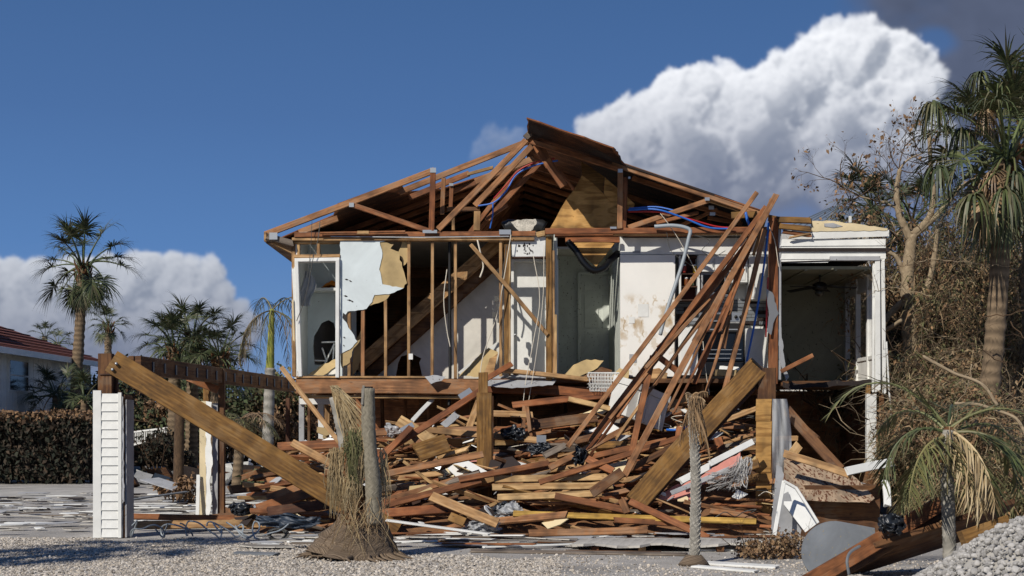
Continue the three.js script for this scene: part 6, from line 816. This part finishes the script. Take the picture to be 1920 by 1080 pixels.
{ // ringed trunk in front of the heap
  const Z = 16.7, g = base('ringed_palm', PX(1301, Z), 0, -Z, 'slim ringed palm trunk with a dead shaggy top', 'palm'), b = new Build(), c = new THREE.CatmullRomCurve3([V(PX(1302, Z), 0, -Z), P(1304, 960, Z), P(1304, 880, Z), P(1300, 800, Z), P(1297, 742, Z)]), n = 132, p = c.getPoints(n), f = rngOf(14);
  b.tube(p, (t, k) => { const s = (k % 3) / 3; return (mix(0.058, 0.040, t) + 0.005 * s) * (1 + rr(-.05, .05, f)) + (t < 0.03 ? 0.05 * (1 - t / 0.03) : 0); }, 12, true, 0.35);
  for (let k = 0; k < 420; k++) { const t = 0.03 + 0.94 * k / 420, a = k * 2.4, o = c.getPoint(t), r = mix(0.056, 0.040, t), n = V(Math.cos(a), 0, Math.sin(a)), q = V(-Math.sin(a), 0, Math.cos(a)), w = r * rr(.42, .6, f), h = rr(.018, .028, f), A = o.clone().addScaledVector(n, r * 0.96).addScaledVector(q, -w).add(V(0, -h, 0)), B = o.clone().addScaledVector(n, r * 0.96).addScaledVector(q, w).add(V(0, -h, 0)), C = o.clone().addScaledVector(n, r + rr(.012, .022, f)).add(V(0, h, 0)), D = o.clone().addScaledVector(n, r * 0.9).add(V(0, h * 1.1, 0)); b.tri(A, C, B); b.tri(A, D, C); b.tri(B, C, D); }
  H(b.mesh('trunk', BARK.grey, p[0]), g);
  const r = new Build(); r.tube([V(PX(1301, Z), -0.01, -Z), V(PX(1301, Z), 0.05, -Z), V(PX(1301, Z), 0.12, -Z)], [0.2, 0.15, 0.09], 12); H(r.mesh('root_collar', BARK.root, p[0]), g);
  for (let k = 0; k < 15; k++) { const up = k % 4 === 0; H(frondMesh(featherGeo(500 + k, up ? rr(.3, 1.1, f) : rr(-1.45, -1.0, f), up ? rr(.15, .3, f) : rr(.25, .72, f), rr(.08, .16, f), k % 2 ? G.brown : G.dry, up ? 1.2 : 1.0, 12, 2.2), DRY, 'dead_frond', P(1298 + rr(-4, 4, f), 746 + rr(-4, 14, f), Z - rr(-.05, .06, f)), k % 3 ? rr(-1.0, 1.0, f) : rr(0, 6.28, f), 1), g); }
  { const q = new Build(); for (let k = 0; k < 60; k++) { const a = P(1297 + rr(-7, 9, f), rr(738, 790, f), Z - .06), l = rr(.1, .4, f); q.col = tint(G.dry, f); const e = a.clone().add(V(rr(-.06, .12, f), -l, rr(0, .08, f))); q.quad(a, a.clone().add(V(.006, 0, .004)), e.clone().add(V(.003, 0, 0)), e); } const m = q.mesh('shaggy_fibres', DRY, p[0]); m.userData.kind = 'stuff'; H(m, g); }
}
// ---- growth at the side of the porch
{
  const Z = 22.5, cr = P(1885, 300, Z), g = fanPalm('cabbage_palm', 'big ragged cabbage palm towering over the porch', V(PX(1822, Z), 0, -Z), cr, 0.155, 1.5, [10, 6, 3, 2, 3, 4, 6], 30, { boots: 1.5, set: 'lush', dry: 0.35 }), f = rngOf(33);
  // long stalks with hanging hands reaching toward the house
  const hang = (a, b, s, set = 'lush', seed) => { const d = new Build(), A = P(...a), B = P(...b), c = new THREE.CatmullRomCurve3([A, A.clone().lerp(B, 0.5).add(V(0, 0.12, 0.1)), B]); d.col = [0.16, 0.17, 0.06]; d.tube(c.getPoints(10), 0.018, 5); H(d.mesh('leaf_stalk', LEAF, A), g); H(frondMesh(hangGeo(seed, 0.66, G[set]), LEAF, 'hanging_frond', B, seed, s), g); };
  hang([1885, 290, Z], [1750, 197, 21.9], 1.5, 'lush', 3); hang([1880, 320, Z], [1758, 318, 21.8], 1.6, 'green', 8); hang([1885, 320, Z - 0.2], [1826, 372, 21.4], 1.7, 'lush', 13); hang([1893, 310, Z - 0.2], [1884, 362, 21.3], 1.5, 'lush', 21); hang([1885, 300, Z], [1805, 245, 22.3], 1.3, 'green', 27); hang([1890, 300, Z], [1838, 140, 22.6], 1.3, 'lush', 34); hang([1885, 300, Z], [1862, 330, 21.9], 1.4, 'dry', 40); hang([1885, 300, Z], [1848, 210, 22.2], 1.2, 'dry', 44); hang([1890, 300, Z], [1905, 330, 21.6], 1.5, 'green', 47); 
  fanPalm('cabbage_palm', 'second cabbage palm half out of the frame beside the big ragged one', V(PX(1960, 24), 0, -24), P(1945, 250, 24), 0.2, 1.5, [5, 6, 5, 4, 4, 3, 2], 35, { set: 'green', dry: 0.3 });
  fanPalm('low_fan_palm', 'small fan palm behind the bare pale tree', V(PX(1640, 30), 0, -30), P(1640, 400, 30), 0.14, 1.1, [3, 4, 4, 3, 3, 2, 0], 36, { boots: 0 }); fanPalm('low_fan_palm', 'low fan palm behind the bare tree trunk', V(PX(1710, 29), 0, -29), P(1708, 420, 29), 0.14, 1.2, [3, 4, 4, 3, 3, 2, 0], 37, { boots: 0 });
}
{ // bare pale tree
  const Z = 25.2, root = V(PX(1712, Z), 0, -Z), g = base('bare_tree', root.x, 0, root.z, 'bare pale barked tree with broken limbs beside the porch', 'tree'), f = rngOf(57);
  const limb = (name, pts, r0, r1) => H(trunk(name, pts.map((q) => P(q[0] + rr(-4, 4, f), q[1], q[2] ?? Z)), r0 * 0.66, r1 * 0.62, BARK.limb, 9, 0.16, 22), g);
  H(trunk('trunk', [root, P(1706, 640, Z), P(1702, 520, Z), P(1710, 440, Z)], 0.16, 0.09, BARK.limb, 12, 0.12), g); limb('limb', [[1705, 450], [1688, 400], [1684, 360], [1686, 318]], 0.11, 0.06); limb('limb', [[1712, 440], [1740, 410], [1752, 370], [1745, 310], [1742, 250]], 0.10, 0.05); limb('limb', [[1712, 445], [1760, 400], [1800, 352], [1840, 330]], 0.09, 0.04); limb('limb', [[1700, 520], [1676, 480], [1650, 470]], 0.08, 0.04); limb('limb', [[1706, 580], [1740, 540], [1752, 470], [1754, 430]], 0.10, 0.05); limb('limb', [[1690, 396], [1650, 378], [1612, 368], [1580, 350]], 0.035, 0.012); limb('limb', [[1686, 320], [1700, 300], [1730, 288]], 0.03, 0.014); limb('limb', [[1700, 560], [1670, 590], [1660, 620, 24.6], [1690, 600, 24.2]], 0.10, 0.05);
  const b = new Build(), tips = []; for (const [x, y] of [[1580, 350], [1612, 368], [1650, 378], [1686, 318], [1730, 288], [1840, 330], [1800, 352], [1745, 310], [1650, 470], [1684, 360], [1752, 370]]) for (let k = 0; k < 3; k++) twigs(b, P(x, y, Z), V(rr(-1, .6, f), rr(-.3, 1, f), rr(-.6, .6, f)).normalize(), rr(.3, .65, f), 0.011, 4, f, tips);
  H(b.mesh('twigs', BARK.brown, root), g); H(leaves('withered_leaves', tips.filter((_, i) => i % 3 === 0).map((p) => [p.x, p.y, p.z, 0.10, 0.10, 0.10]), 900, 0.07, G.brown, 58, DRY), g);
}
{ // thicket of dead brush
  const f = rngOf(404), spots = [[1776, 23.3, 1.5, 2.3, 'nearest the porch corner'], [1760, 22.6, 1.8, 2.6, 'under the big palm'], [1830, 22.0, 1.8, 2.4, 'at the frame edge, low'], [1900, 23.0, 2.0, 3.0, 'at the frame edge, tall'], [1748, 26.5, 2.0, 3.8, 'behind the porch corner'], [1790, 26.0, 2.4, 3.8, 'behind the big palm trunk'], [1870, 26.5, 2.4, 4.0, 'behind the frame edge'], [1730, 29, 2.6, 4.6, 'deep behind the bare tree'], [1640, 31, 2.4, 4.4, 'behind the porch roof'], [1820, 30, 3.0, 5.0, 'deep behind the big palm'], [1910, 30, 3.0, 5.2, 'deepest at the frame edge'], [1680, 33, 3.0, 4.8, 'farthest behind the porch'], [1800, 20.6, 1.2, 1.1, 'low before the thicket'], [1880, 20.0, 1.4, 1.3, 'low beside the gravel mound'], [1762, 20.8, 0.9, 0.9, 'low beside the drooping palm'], [1850, 24.5, 2.0, 3.2, 'in the middle of the thicket'], [1722, 28.2, 2.2, 4.8, 'tall beside the porch roof'], [1770, 28, 2.6, 5.0, 'tall behind the bare tree'], [1850, 28, 2.6, 5.2, 'tall behind the big palm'], [1920, 27, 2.4, 5.0, 'tall at the frame edge'], [1745, 25.8, 1.9, 4.2, 'between the bare tree and big palm'], [1705, 30, 2.2, 5.2, 'close behind the bare tree'], [1728, 24.9, 1.0, 3.2, 'right against the porch corner post'], [1780, 32, 3.2, 5.6, 'highest of the thicket'], [1880, 33, 3.4, 5.8, 'highest at the frame edge']];
  spots.forEach(([px, Z, w, h0, l], i) => { const h = Z > 26 ? h0 * 1.28 : h0; shrub('dead_shrub', 'dead brown shrub ' + l, PX(px, Z), Z, w * 1.1, h, 5600, 0.062, i % 4 === 3 ? G.dry : i % 4 === 1 ? [...G.brown, ...G.olive] : i > 6 ? [...G.brown, ...G.hedge, ...G.olive] : G.brown, 800 + i * 5, 'dead shrubs beside the porch'); });
  // tangled bare vines over the brush
  for (let k = 0; k < 56; k++) { const px = rr(1705, 1915, f), py = rr(450, 860, f), Z = rr(21.2, 24.8, f), p = []; let q = P(px, py, Z), e = V(px < 1740 ? rr(0, 1, f) : rr(-1, 1, f), rr(-.6, .6, f), rr(-.3, .3, f)).normalize(); for (let i = 0; i < 7; i++) { p.push(q.clone()); q = q.clone().addScaledVector(e, rr(.12, .3, f)); e.add(V(rr(-.5, .5, f), rr(-.5, .3, f), rr(-.3, .3, f))).normalize(); } top((() => { const bb = new Build(), fine = []; for (let i = 0; i < 6; i++) for (let s = 0; s < 3; s++) fine.push(p[i].clone().lerp(p[i + 1], s / 3).add(V(rr(-.025, .025, f), rr(-.025, .025, f), 0))); fine.push(p[6]); const r0 = rr(.005, .011, f); bb.tube(fine, (t) => r0 * (1 - 0.7 * t), 5); for (let s = 0; s < 6; s++) { const o = fine[4 + s * 2]; twigs(bb, o, V(rr(-1, 1, f), rr(-.5, .8, f), rr(-.5, .5, f)).normalize(), rr(.15, .4, f), 0.004, 1, f); } return bb.mesh('dead_branch', pick([BARK.limb, BARK.brown, BARK.brown], f), p[0]); })(), `${p[0].distanceTo(p[6]) > 1 ? 'long' : 'short'} bare crooked branch ${p[6].y > p[0].y ? 'climbing' : 'sagging'} ${py < 560 ? 'high' : py < 700 ? 'midway' : 'low'} in the dead brush ${px < 1720 ? 'beside the porch' : px < 1800 ? 'below the bare tree' : px < 1860 ? 'below the big palm' : 'at the frame edge'}`, 'branch', 'bare branches in the brush'); }
  for (const [pts, l] of [[[[1790, 757], [1830, 758], [1870, 770], [1905, 785], [1925, 820]], 'pale curved branch arching over the drooping palm'], [[[1730, 668], [1790, 700], [1840, 720], [1870, 760]], 'long grey branch sloping through the brush']]) top(hose('fallen_branch', pts.map(([x, y], i) => P(x, y, 20.2 - i * 0.1)), 0.022, BARK.limb, 24, 6), l, 'branch');
}
{ // drooping feather palm in the near corner
  const Z = 15.2, c = P(1778, 806, Z), g = base('drooping_palm', PX(1778, Z), 0, -Z, 'small palm with drooping green feather leaves beside the gravel mound', 'palm'), f = rngOf(66);
  const cv = new THREE.CatmullRomCurve3([V(PX(1782, Z), 0, -Z), P(1778, 960, Z), P(1776, 880, Z), c]), b = new Build(); b.tube(cv.getPoints(66), (t, k) => 0.068 + 0.012 * (k % 3) / 3, 12, true, 0.5); H(b.mesh('trunk', BARK.grey, cv.getPoint(0)), g); H(trunk('leaf_sheath', [P(1776, 870, Z), P(1777, 830, Z), P(1779, 800, Z)], 0.07, 0.05, BARK.boot, 10, 0.25, 16), g);
  [[2.95, 0.95, 1.55, 'yellow', 1.9], [3.3, 0.35, 1.1, 'lush', 2.6], [3.8, 0.0, 1.05, 'yellow', 2.2], [-0.15, 0.65, 1.25, 'yellow', 1.7], [-0.4, 0.15, 1.25, 'lush', 2.2], [0.4, 0.5, 1.2, 'lush', 1.6], [-0.9, -0.4, 1.0, 'straw', 1.8], [2.4, 0.8, 1.0, 'yellow', 1.8], [5.4, -0.8, 0.9, 'straw', 1.2], [4.4, -0.9, 0.75, 'olive', 1.0], [0.1, 0.2, 1.15, 'yellow', 2.3], [3.1, -0.5, 0.9, 'yellow', 1.6], [-0.2, -0.7, 1.0, 'lush', 1.2], [1.2, 0.9, 0.9, 'lush', 1.5]].forEach(([az, el, len, set, sg], i) => H(frondMesh(featherGeo(640 + i, el, len, 0.40, G[set], sg, 34, rr(.0, .35, f), rr(.1, .4, f)), LEAF, 'frond', c.clone().add(V(0, -0.04 * (i % 3), 0)), az, 1), g));
  { const q = new Build(); for (let k = 0; k < 220; k++) { const a = rr(0, 6.283, f), o = c.clone().add(V(Math.cos(a) * 0.06, rr(-.36, .06, f), Math.sin(a) * 0.06)), e = o.clone().add(V(Math.cos(a) * rr(.03, .14, f), rr(-.3, .12, f), Math.sin(a) * rr(.03, .14, f))); q.col = tint(G.straw, f).map((x) => x * 0.8); q.quad(o, o.clone().add(V(.01, 0, .01)), e.clone().add(V(.004, 0, 0)), e); } const m = q.mesh('dry_fibres', DRY, c); m.userData.kind = 'stuff'; H(m, g); }
}
{ // dry leaf clump on the sand by the corner column
  const Z = 17.6, x = PX(1440, Z), g = base('dry_leaf_clump', x, 0, -Z, 'clump of curled dry brown leaves before the corner column', 'leaves'), f = rngOf(88), b = new Build(); for (let k = 0; k < 14; k++) twigs(b, V(x + rr(-.3, .3, f), 0.02, -Z), V(rr(-1, 1, f), rr(.2, .8, f), rr(-.3, 1, f)).normalize(), 0.28, 0.008, 2, f); H(b.mesh('twigs', BARK.brown, V(x, 0, -Z)), g); H(leaves('curled_leaves', [[x, 0.13, -Z, 0.42, 0.18, 0.3], [x - 0.2, 0.1, -Z + 0.1, 0.25, 0.12, 0.3], [x + 0.25, 0.16, -Z, 0.22, 0.2, 0.25]], 1300, 0.05, [...G.brown, ...G.dry], 89, DRY), g);
}

// ---------------------------------------------------------------- neighbours and the near corner
{ // white neighbouring house, side wall running back
  const x = -15.9, z0 = 42, z1 = 54.6, eY = 4.0, g = base('neighbour_house', x - 3, 0, -48, 'white neighbouring house with a red brown shingle roof beyond the hedge', 'house');
  H(slab('wall', x - 6, x - 0.03, 0, eY, z0, z1, M.white), g); for (let k = 0; k < 50; k++) { const z = z0 + k * (z1 - z0) / 50; H(slab('siding_board', x - 0.03, x - 0.004 * (k % 2), 0.05, eY - 0.02, z + 0.01, z + (z1 - z0) / 50 - 0.012, M.vinyl), g); }
  const roof = mottled(0x6e3a2c, 0.45, 0.3, 71, 0.95, 1.1, 0x3c211a); const hip = [V(x + 0.7, eY - 0.02, -z0 + 3), V(x + 0.7, eY - 0.02, -z1 - 0.7), V(x - 3.2, eY + 1.5, -z1 + 3.4), V(x - 3.2, eY + 1.5, -z0 + 3)]; const b = new Build(); b.quad(hip[0], hip[1], hip[2], hip[3], 12, 4); const back = V(x - 7, eY - 0.02, -z1 - 0.7); b.quad(hip[1], back, V(x - 3.2, eY + 1.5, -z1 + 3.4), hip[2], 7, 4); b.quad(V(x - 7, eY, -z0 + 3), hip[0], hip[3], V(x - 3.2, eY + 1.5, -z0 + 3), 7, 3); b.quad(back, V(x - 7, eY, -z0 + 3), hip[3], hip[2]); const rm = H(b.mesh('roof', roof, hip[0]), g); roof.side = 2;
  for (let k = 0; k < 9; k++) { const t = (k + 0.5) / 9, y = eY + 1.5 * t + 0.01, xx = x + 0.7 - 3.9 * t; H(slab('shingle_course', xx - 0.02, xx + 0.03, y - 0.01, y + 0.015, z0 - 3 + 0.1, z1 + 0.6 - 4.0 * t, roof), rm); }
  H(slab('fascia', x + 0.66, x + 0.72, eY - 0.2, eY - 0.01, z0 - 3, z1 + 0.72, M.vinyl), g); H(slab('soffit', x, x + 0.66, eY - 0.05, eY - 0.03, z0 - 3, z1 + 0.7, M.white), g);
  const w = H(slab('window', x - 0.02, x + 0.03, PY(735, 46), PY(672, 46), 45.6, 47.6, M.white), g); H(slab('pane', x + 0.02, x + 0.036, PY(702, 46), PY(676, 46), 45.75, 47.45, plain(0x1a1e22, 0.1)), w); H(slab('pane', x + 0.02, x + 0.036, PY(731, 46), PY(705, 46), 45.75, 47.45, plain(0x14181c, 0.1)), w);
  H(slab('dormer_wall', x - 5.5, x - 1.2, eY + 0.4, eY + 1.45, z0 - 1, z0 + 4.2, mottled(0x9a9ea2, .1, 0, 72)), g); const d = new Build(); d.quad(V(x - 0.6, eY + 1.15, -z0 + 1.2), V(x - 0.6, eY + 1.15, -z0 - 4.6), V(x - 3.4, eY + 2.5, -z0 - 4.6), V(x - 3.4, eY + 2.5, -z0 + 1.2)); const ds = mottled(0x75797d, .2, .1, 73); ds.side = 2; H(d.mesh('dormer_roof', ds, V(x - 3, eY, -z0)), g);
}
{ // grey metal roof behind the porch
  const Z = 42, g = base('far_house', PX(1560, Z), 0, -Z, 'distant house with a grey standing seam roof behind the porch', 'house'), A = P(1480, 424, Z), B = P(1640, 424, Z), C = P(1612, 387, Z + 2.4), D = P(1562, 387, Z + 2.4), m = mottled(0x8b949c, 0.15, 0.1, 74, 0.4); m.metalness = 0.4; m.side = 2; const b = new Build(); b.quad(A, B, C, D, 3, 1); H(b.mesh('roof', m, A), g); for (let k = 0; k <= 12; k++) { const t = k / 12; H(timber('seam', A.clone().lerp(B, t), D.clone().lerp(C, t), 0.03, 0.05, m, { bow: 0 }), g); }
  H(slab('wall', A.x + 0.1, B.x - 0.1, 0, A.y, Z + 0.2, Z + 4, M.plaster), g); H(timber('vent_pipe', P(1594, 418, 26.2), P(1594, 405, 26.2), 0.05, 0.05, M.vinyl, { bow: 0 }), g);
}
{ // brown roofed house and railing seen under the beam
  const Z = 58, g = base('brown_house', PX(270, Z), 0, -Z, 'low brown roofed house far behind the fallen beam', 'house'); H(slab('wall', PX(240, Z), PX(336, Z), 0, PY(798, Z), Z + 0.4, Z + 5, M.brown), g); const b = new Build(); b.quad(P(236, 797, Z), P(340, 795, Z), P(336, 772, Z + 3), P(246, 772, Z + 3), 4, 1); const m = mottled(0x5d4028, 0.4, 0.2, 75); m.side = 2; H(b.mesh('roof', m, P(236, 797, Z)), g); H(tim('fascia', [236, 800, Z - 0.05], [340, 798, Z - 0.05], 0.12, 0.05, M.greyshard, { bow: 0 }), g);
  const rl = base('white_railing', PX(280, 46), 0, -46, 'white baluster railing sloping behind the column', 'railing'); for (let k = 0; k <= 26; k++) { const t = k / 26, x = mix(237, 326, t), y = mix(812, 802, t); H(tim('baluster', [x, y + 24 - 14 * t, 46], [x, y, 46], 0.035, 0.035, M.vinyl, { bow: 0 }), rl); } H(tim('rail', [236, 812, 46], [328, 801, 46], 0.06, 0.06, M.vinyl, { bow: 0 }), rl); H(tim('rail', [236, 838, 46], [328, 814, 46], 0.06, 0.06, M.vinyl, { bow: 0 }), rl); for (const [x, y] of [[237, 812], [327, 801]]) H(timber('post', V(PX(x, 46), 0, -46), P(x, y - 3, 46), 0.09, 0.09, M.vinyl, { bow: 0 }), rl);
}
{ // far piles of wreckage on the drive
  const f = rngOf(3131); for (let k = 0; k < 34; k++) { const px = rr(235, 560, f), Z = rr(38, 47, f), x = PX(px, Z), c = pick([['white', M.vinyl], ['grey', M.greyshard], ['dark', M.felt], ['blue', M.tarp], ['brown', M.brown]], f), b = new Build(), s = rr(.1, .42, f); b.hull(V(x, s * 0.6, -Z), V(s * rr(.8, 1.8, f), rr(-.1, .1, f), 0), V(rr(-.1, .1, f), s * 0.5, 0.05), V(0, 0.05, s)); top(b.mesh('junk_lump', c[1], V(x, 0, -Z)), `${s < 0.2 ? 'small' : s < 0.32 ? 'middling' : 'big'} ${c[0]} lump of junk on the far drive ${px < 300 ? 'behind the sided column' : px < 370 ? 'before the railing' : px < 440 ? 'behind the clad post' : px < 500 ? 'by the tattered palm' : 'beside the royal palm'}`, 'junk', 'junk on the far drive'); }
  { const road = new Build(); road.quad(V(-30, 0.004, -36), V(-3, 0.004, -36), V(-3, 0.004, -31), V(-30, 0.004, -31), 27, 5); setting(road.mesh('drive', M.concrete)); }
}
// ---- fallen porch pieces in the near corner
top(plate('rusty_panel', [[1470, 851], [1506, 857], [1560, 876], [1597, 890], [1625, 915], [1640, 934], [1630, 943], [1509, 938], [1470, 911]], (x, y) => 20.6 + (940 - y) * 0.014, 0.05, (() => { const m = mottled(0x94806a, 0.9, 0.72, 81, 0.95, 1.4, 0x57331f); return m; })(), { rag: 2, ragStep: 14 }), 'tilted roof panel patched with rust and flaking paint', 'panel');
[[[1468, 850, 20.9], [1600, 892, 20.5], .11, 'tan', 'pale board along the top of the rusty panel'], [[1464, 756, 22.2], [1578, 884, 21.4], .16, 'brown', 'curved dark board falling from the porch floor'], [[1490, 790, 22.5], [1530, 826, 22.0], .16, 'brown', 'short dark board behind the falling curved one'], [[1586, 884, 20.4], [1676, 866, 20.6], .12, 'vinyl', 'white beam lying under the porch post'], [[1660, 900, 20.2], [1664, 950, 20.0], .1, 'vinyl', 'chipped white stub behind the drooping palm'], [[1480, 858, 21.5], [1500, 832, 21.5], .14, 'pine', 'pale block behind the rusty panel'], [[1465, 758, 22.0], [1478, 800, 21.9], .06, 'pine', 'pale splinter under the porch floor']].forEach(([a, b, w, m, l]) => top(tim('porch_wreck', a, b, w, 0.05, M[m], { jag: 0.06, seg: 3, bow: .02 }), l, 'timber'));
top(slab('gap_filler', PX(1510, 20.9), PX(1650, 20.9), 0.0, 0.75, 20.9, 21.6, M.brown), 'brown filler box added in the dark gap below the rusty panel', 'debris');  // added box that fills the dark gap below the rusty panel
{ const o = frame('white_door_panel', 1500, 1000, 18.4, 'bent white door panel leaning by the corner column', 'panel'); H(plate('panel', [[1469, 904], [1494, 917], [1534, 980], [1510, 998], [1470, 946]], (x, y) => 18.4 + (990 - y) * 0.004, 0.03, M.vinyl), o); H(tim('edge', [1492, 914, 18.3], [1534, 981, 18.15], 0.035, 0.05, M.vinyl, {}), o); H(tim('edge', [1469, 902, 18.3], [1494, 916, 18.3], 0.035, 0.05, M.vinyl, {}), o); H(tim('edge', [1470, 902, 18.3], [1452, 1004, 18.1], 0.05, 0.03, M.vinyl, {}), o); H(plate('backing', [[1462, 930], [1478, 922], [1504, 990], [1498, 1010], [1460, 1010]], 18.6, 0.02, M.greyshard), o); }
top(plate('white_sheet', [[1456, 872], [1466, 876], [1470, 890], [1462, 940], [1450, 1000], [1446, 990], [1454, 900]], 19.2, 0.02, M.greyshard, { rag: 2 }), 'grey white sheet standing between column and door panel', 'sheet');
{ // grey rounded sheet
  const Z = 15.9, pts = []; for (let k = 0; k <= 20; k++) { const a = 1.35 + k / 20 * 3.3; pts.push([1565 + Math.cos(a) * 62, 1035 - Math.sin(a) * 58]); } pts.push([1590, 1078], [1642, 1010], [1640, 990]); top(plate('grey_round_sheet', pts, (x, y) => Z + (1080 - y) * 0.006, 0.03, M.slate), 'grey dusty sheet with a rounded end propped by the red beam', 'sheet');
  const o = top(tim('red_beam', [1515, 1092, 14.6], [1760, 946, 15.6], 0.17, 0.10, M.red, { seg: 3, chamfer: .008 }), 'red brown beam sloping up under the drooping palm', 'beam'); H(tim('ply', [1540, 1090, 14.75], [1775, 952, 15.75], 0.16, 0.08, M.brown, { seg: 2 }), o); top(tim('corner_block', [1804, 1012, 14.8], [1890, 982, 14.9], 0.18, 0.12, M.treated, { seg: 2 }), 'brown beam end behind the gravel mound', 'beam'); top(tim('added_shade_board', [1610, 1052, 15.4], [1870, 970, 15.9], 0.9, 0.06, M.brown, { face: V(0.1, -1, 0.5) }), 'wide board added for shade under the drooping palm', 'board');  // the widest board is added, tilted so its underside makes a dark gap
  drape('plastic_sheet', 'black plastic caught on the red brown beam', 'plastic', bagD, 1640, 960, 1700, 1010, 15.0, 0.12, 22); top(hose('metal_strap', [P(1592, 1078, 14.5), P(1588, 1052, 14.5), P(1594, 1036, 14.6), P(1612, 1024, 14.7)], 0.016, M.slate, 14, 5), 'bent metal strap over the red brown beam', 'strap');
}
{ // gravel mound at the frame's corner
  const cx = PX(1935, 12.6), cz = -12.4, f = rngOf(99), b = new Build(), n = 30, hgt = (x, z) => 0.82 * Math.exp(-(Math.pow((x - cx) / 0.85, 2) + Math.pow((z - cz) / 1.4, 2))) ; const id = []; for (let j = 0; j <= n; j++) for (let i = 0; i <= n; i++) { const x = cx + (i / n - 0.5) * 5, z = cz + (j / n - 0.5) * 6; id.push(b.v(V(x, hgt(x, z) - 0.03, z), x, z)); } for (let j = 0; j < n; j++) for (let i = 0; i < n; i++) { const a = j * (n + 1) + i; b.i.push(a, a + n + 1, a + n + 2, a, a + n + 2, a + 1); } setting(b.mesh('gravel_mound', M.concrete));
  const st = new THREE.IcosahedronGeometry(1, 1); { const p = st.attributes.position; for (let i = 0; i < p.count; i++) { const x = p.getX(i), y = p.getY(i), z = p.getZ(i), s = 0.8 + 0.5 * noise3(x * 1.5 + 5, y * 1.5, z * 1.5); p.setXYZ(i, x * s, y * s * 0.7, z * s); } st.computeVertexNormals(); }
  const N = 9500, im = new THREE.InstancedMesh(st, new THREE.MeshStandardMaterial({ roughness: 0.95 }), N); im.name = 'mound_stones'; const m4 = new THREE.Matrix4(), q = new THREE.Quaternion(), col = new THREE.Color(); for (let k = 0; k < N; k++) { const x = cx + rr(-1.9, 1.6, f), z = cz + rr(-2.2, 2.4, f), s = 0.011 + f() * f() * 0.026; q.setFromEuler(new THREE.Euler(f() * 6, f() * 6, f() * 6)); m4.compose(V(x, hgt(x, z) + s * 0.2, z), q, V(s, s, s)); im.setMatrixAt(k, m4); const t = 0.22 + f() * 0.24; col.setRGB(t, t * 0.96, t * 0.9); im.setColorAt(k, col); } im.castShadow = im.receiveShadow = true; setting(im, 'stuff');
}
scene.traverse((o) => { if (o.isMesh) { o.castShadow = o.receiveShadow = true; } });
renderer.render(scene, camera);
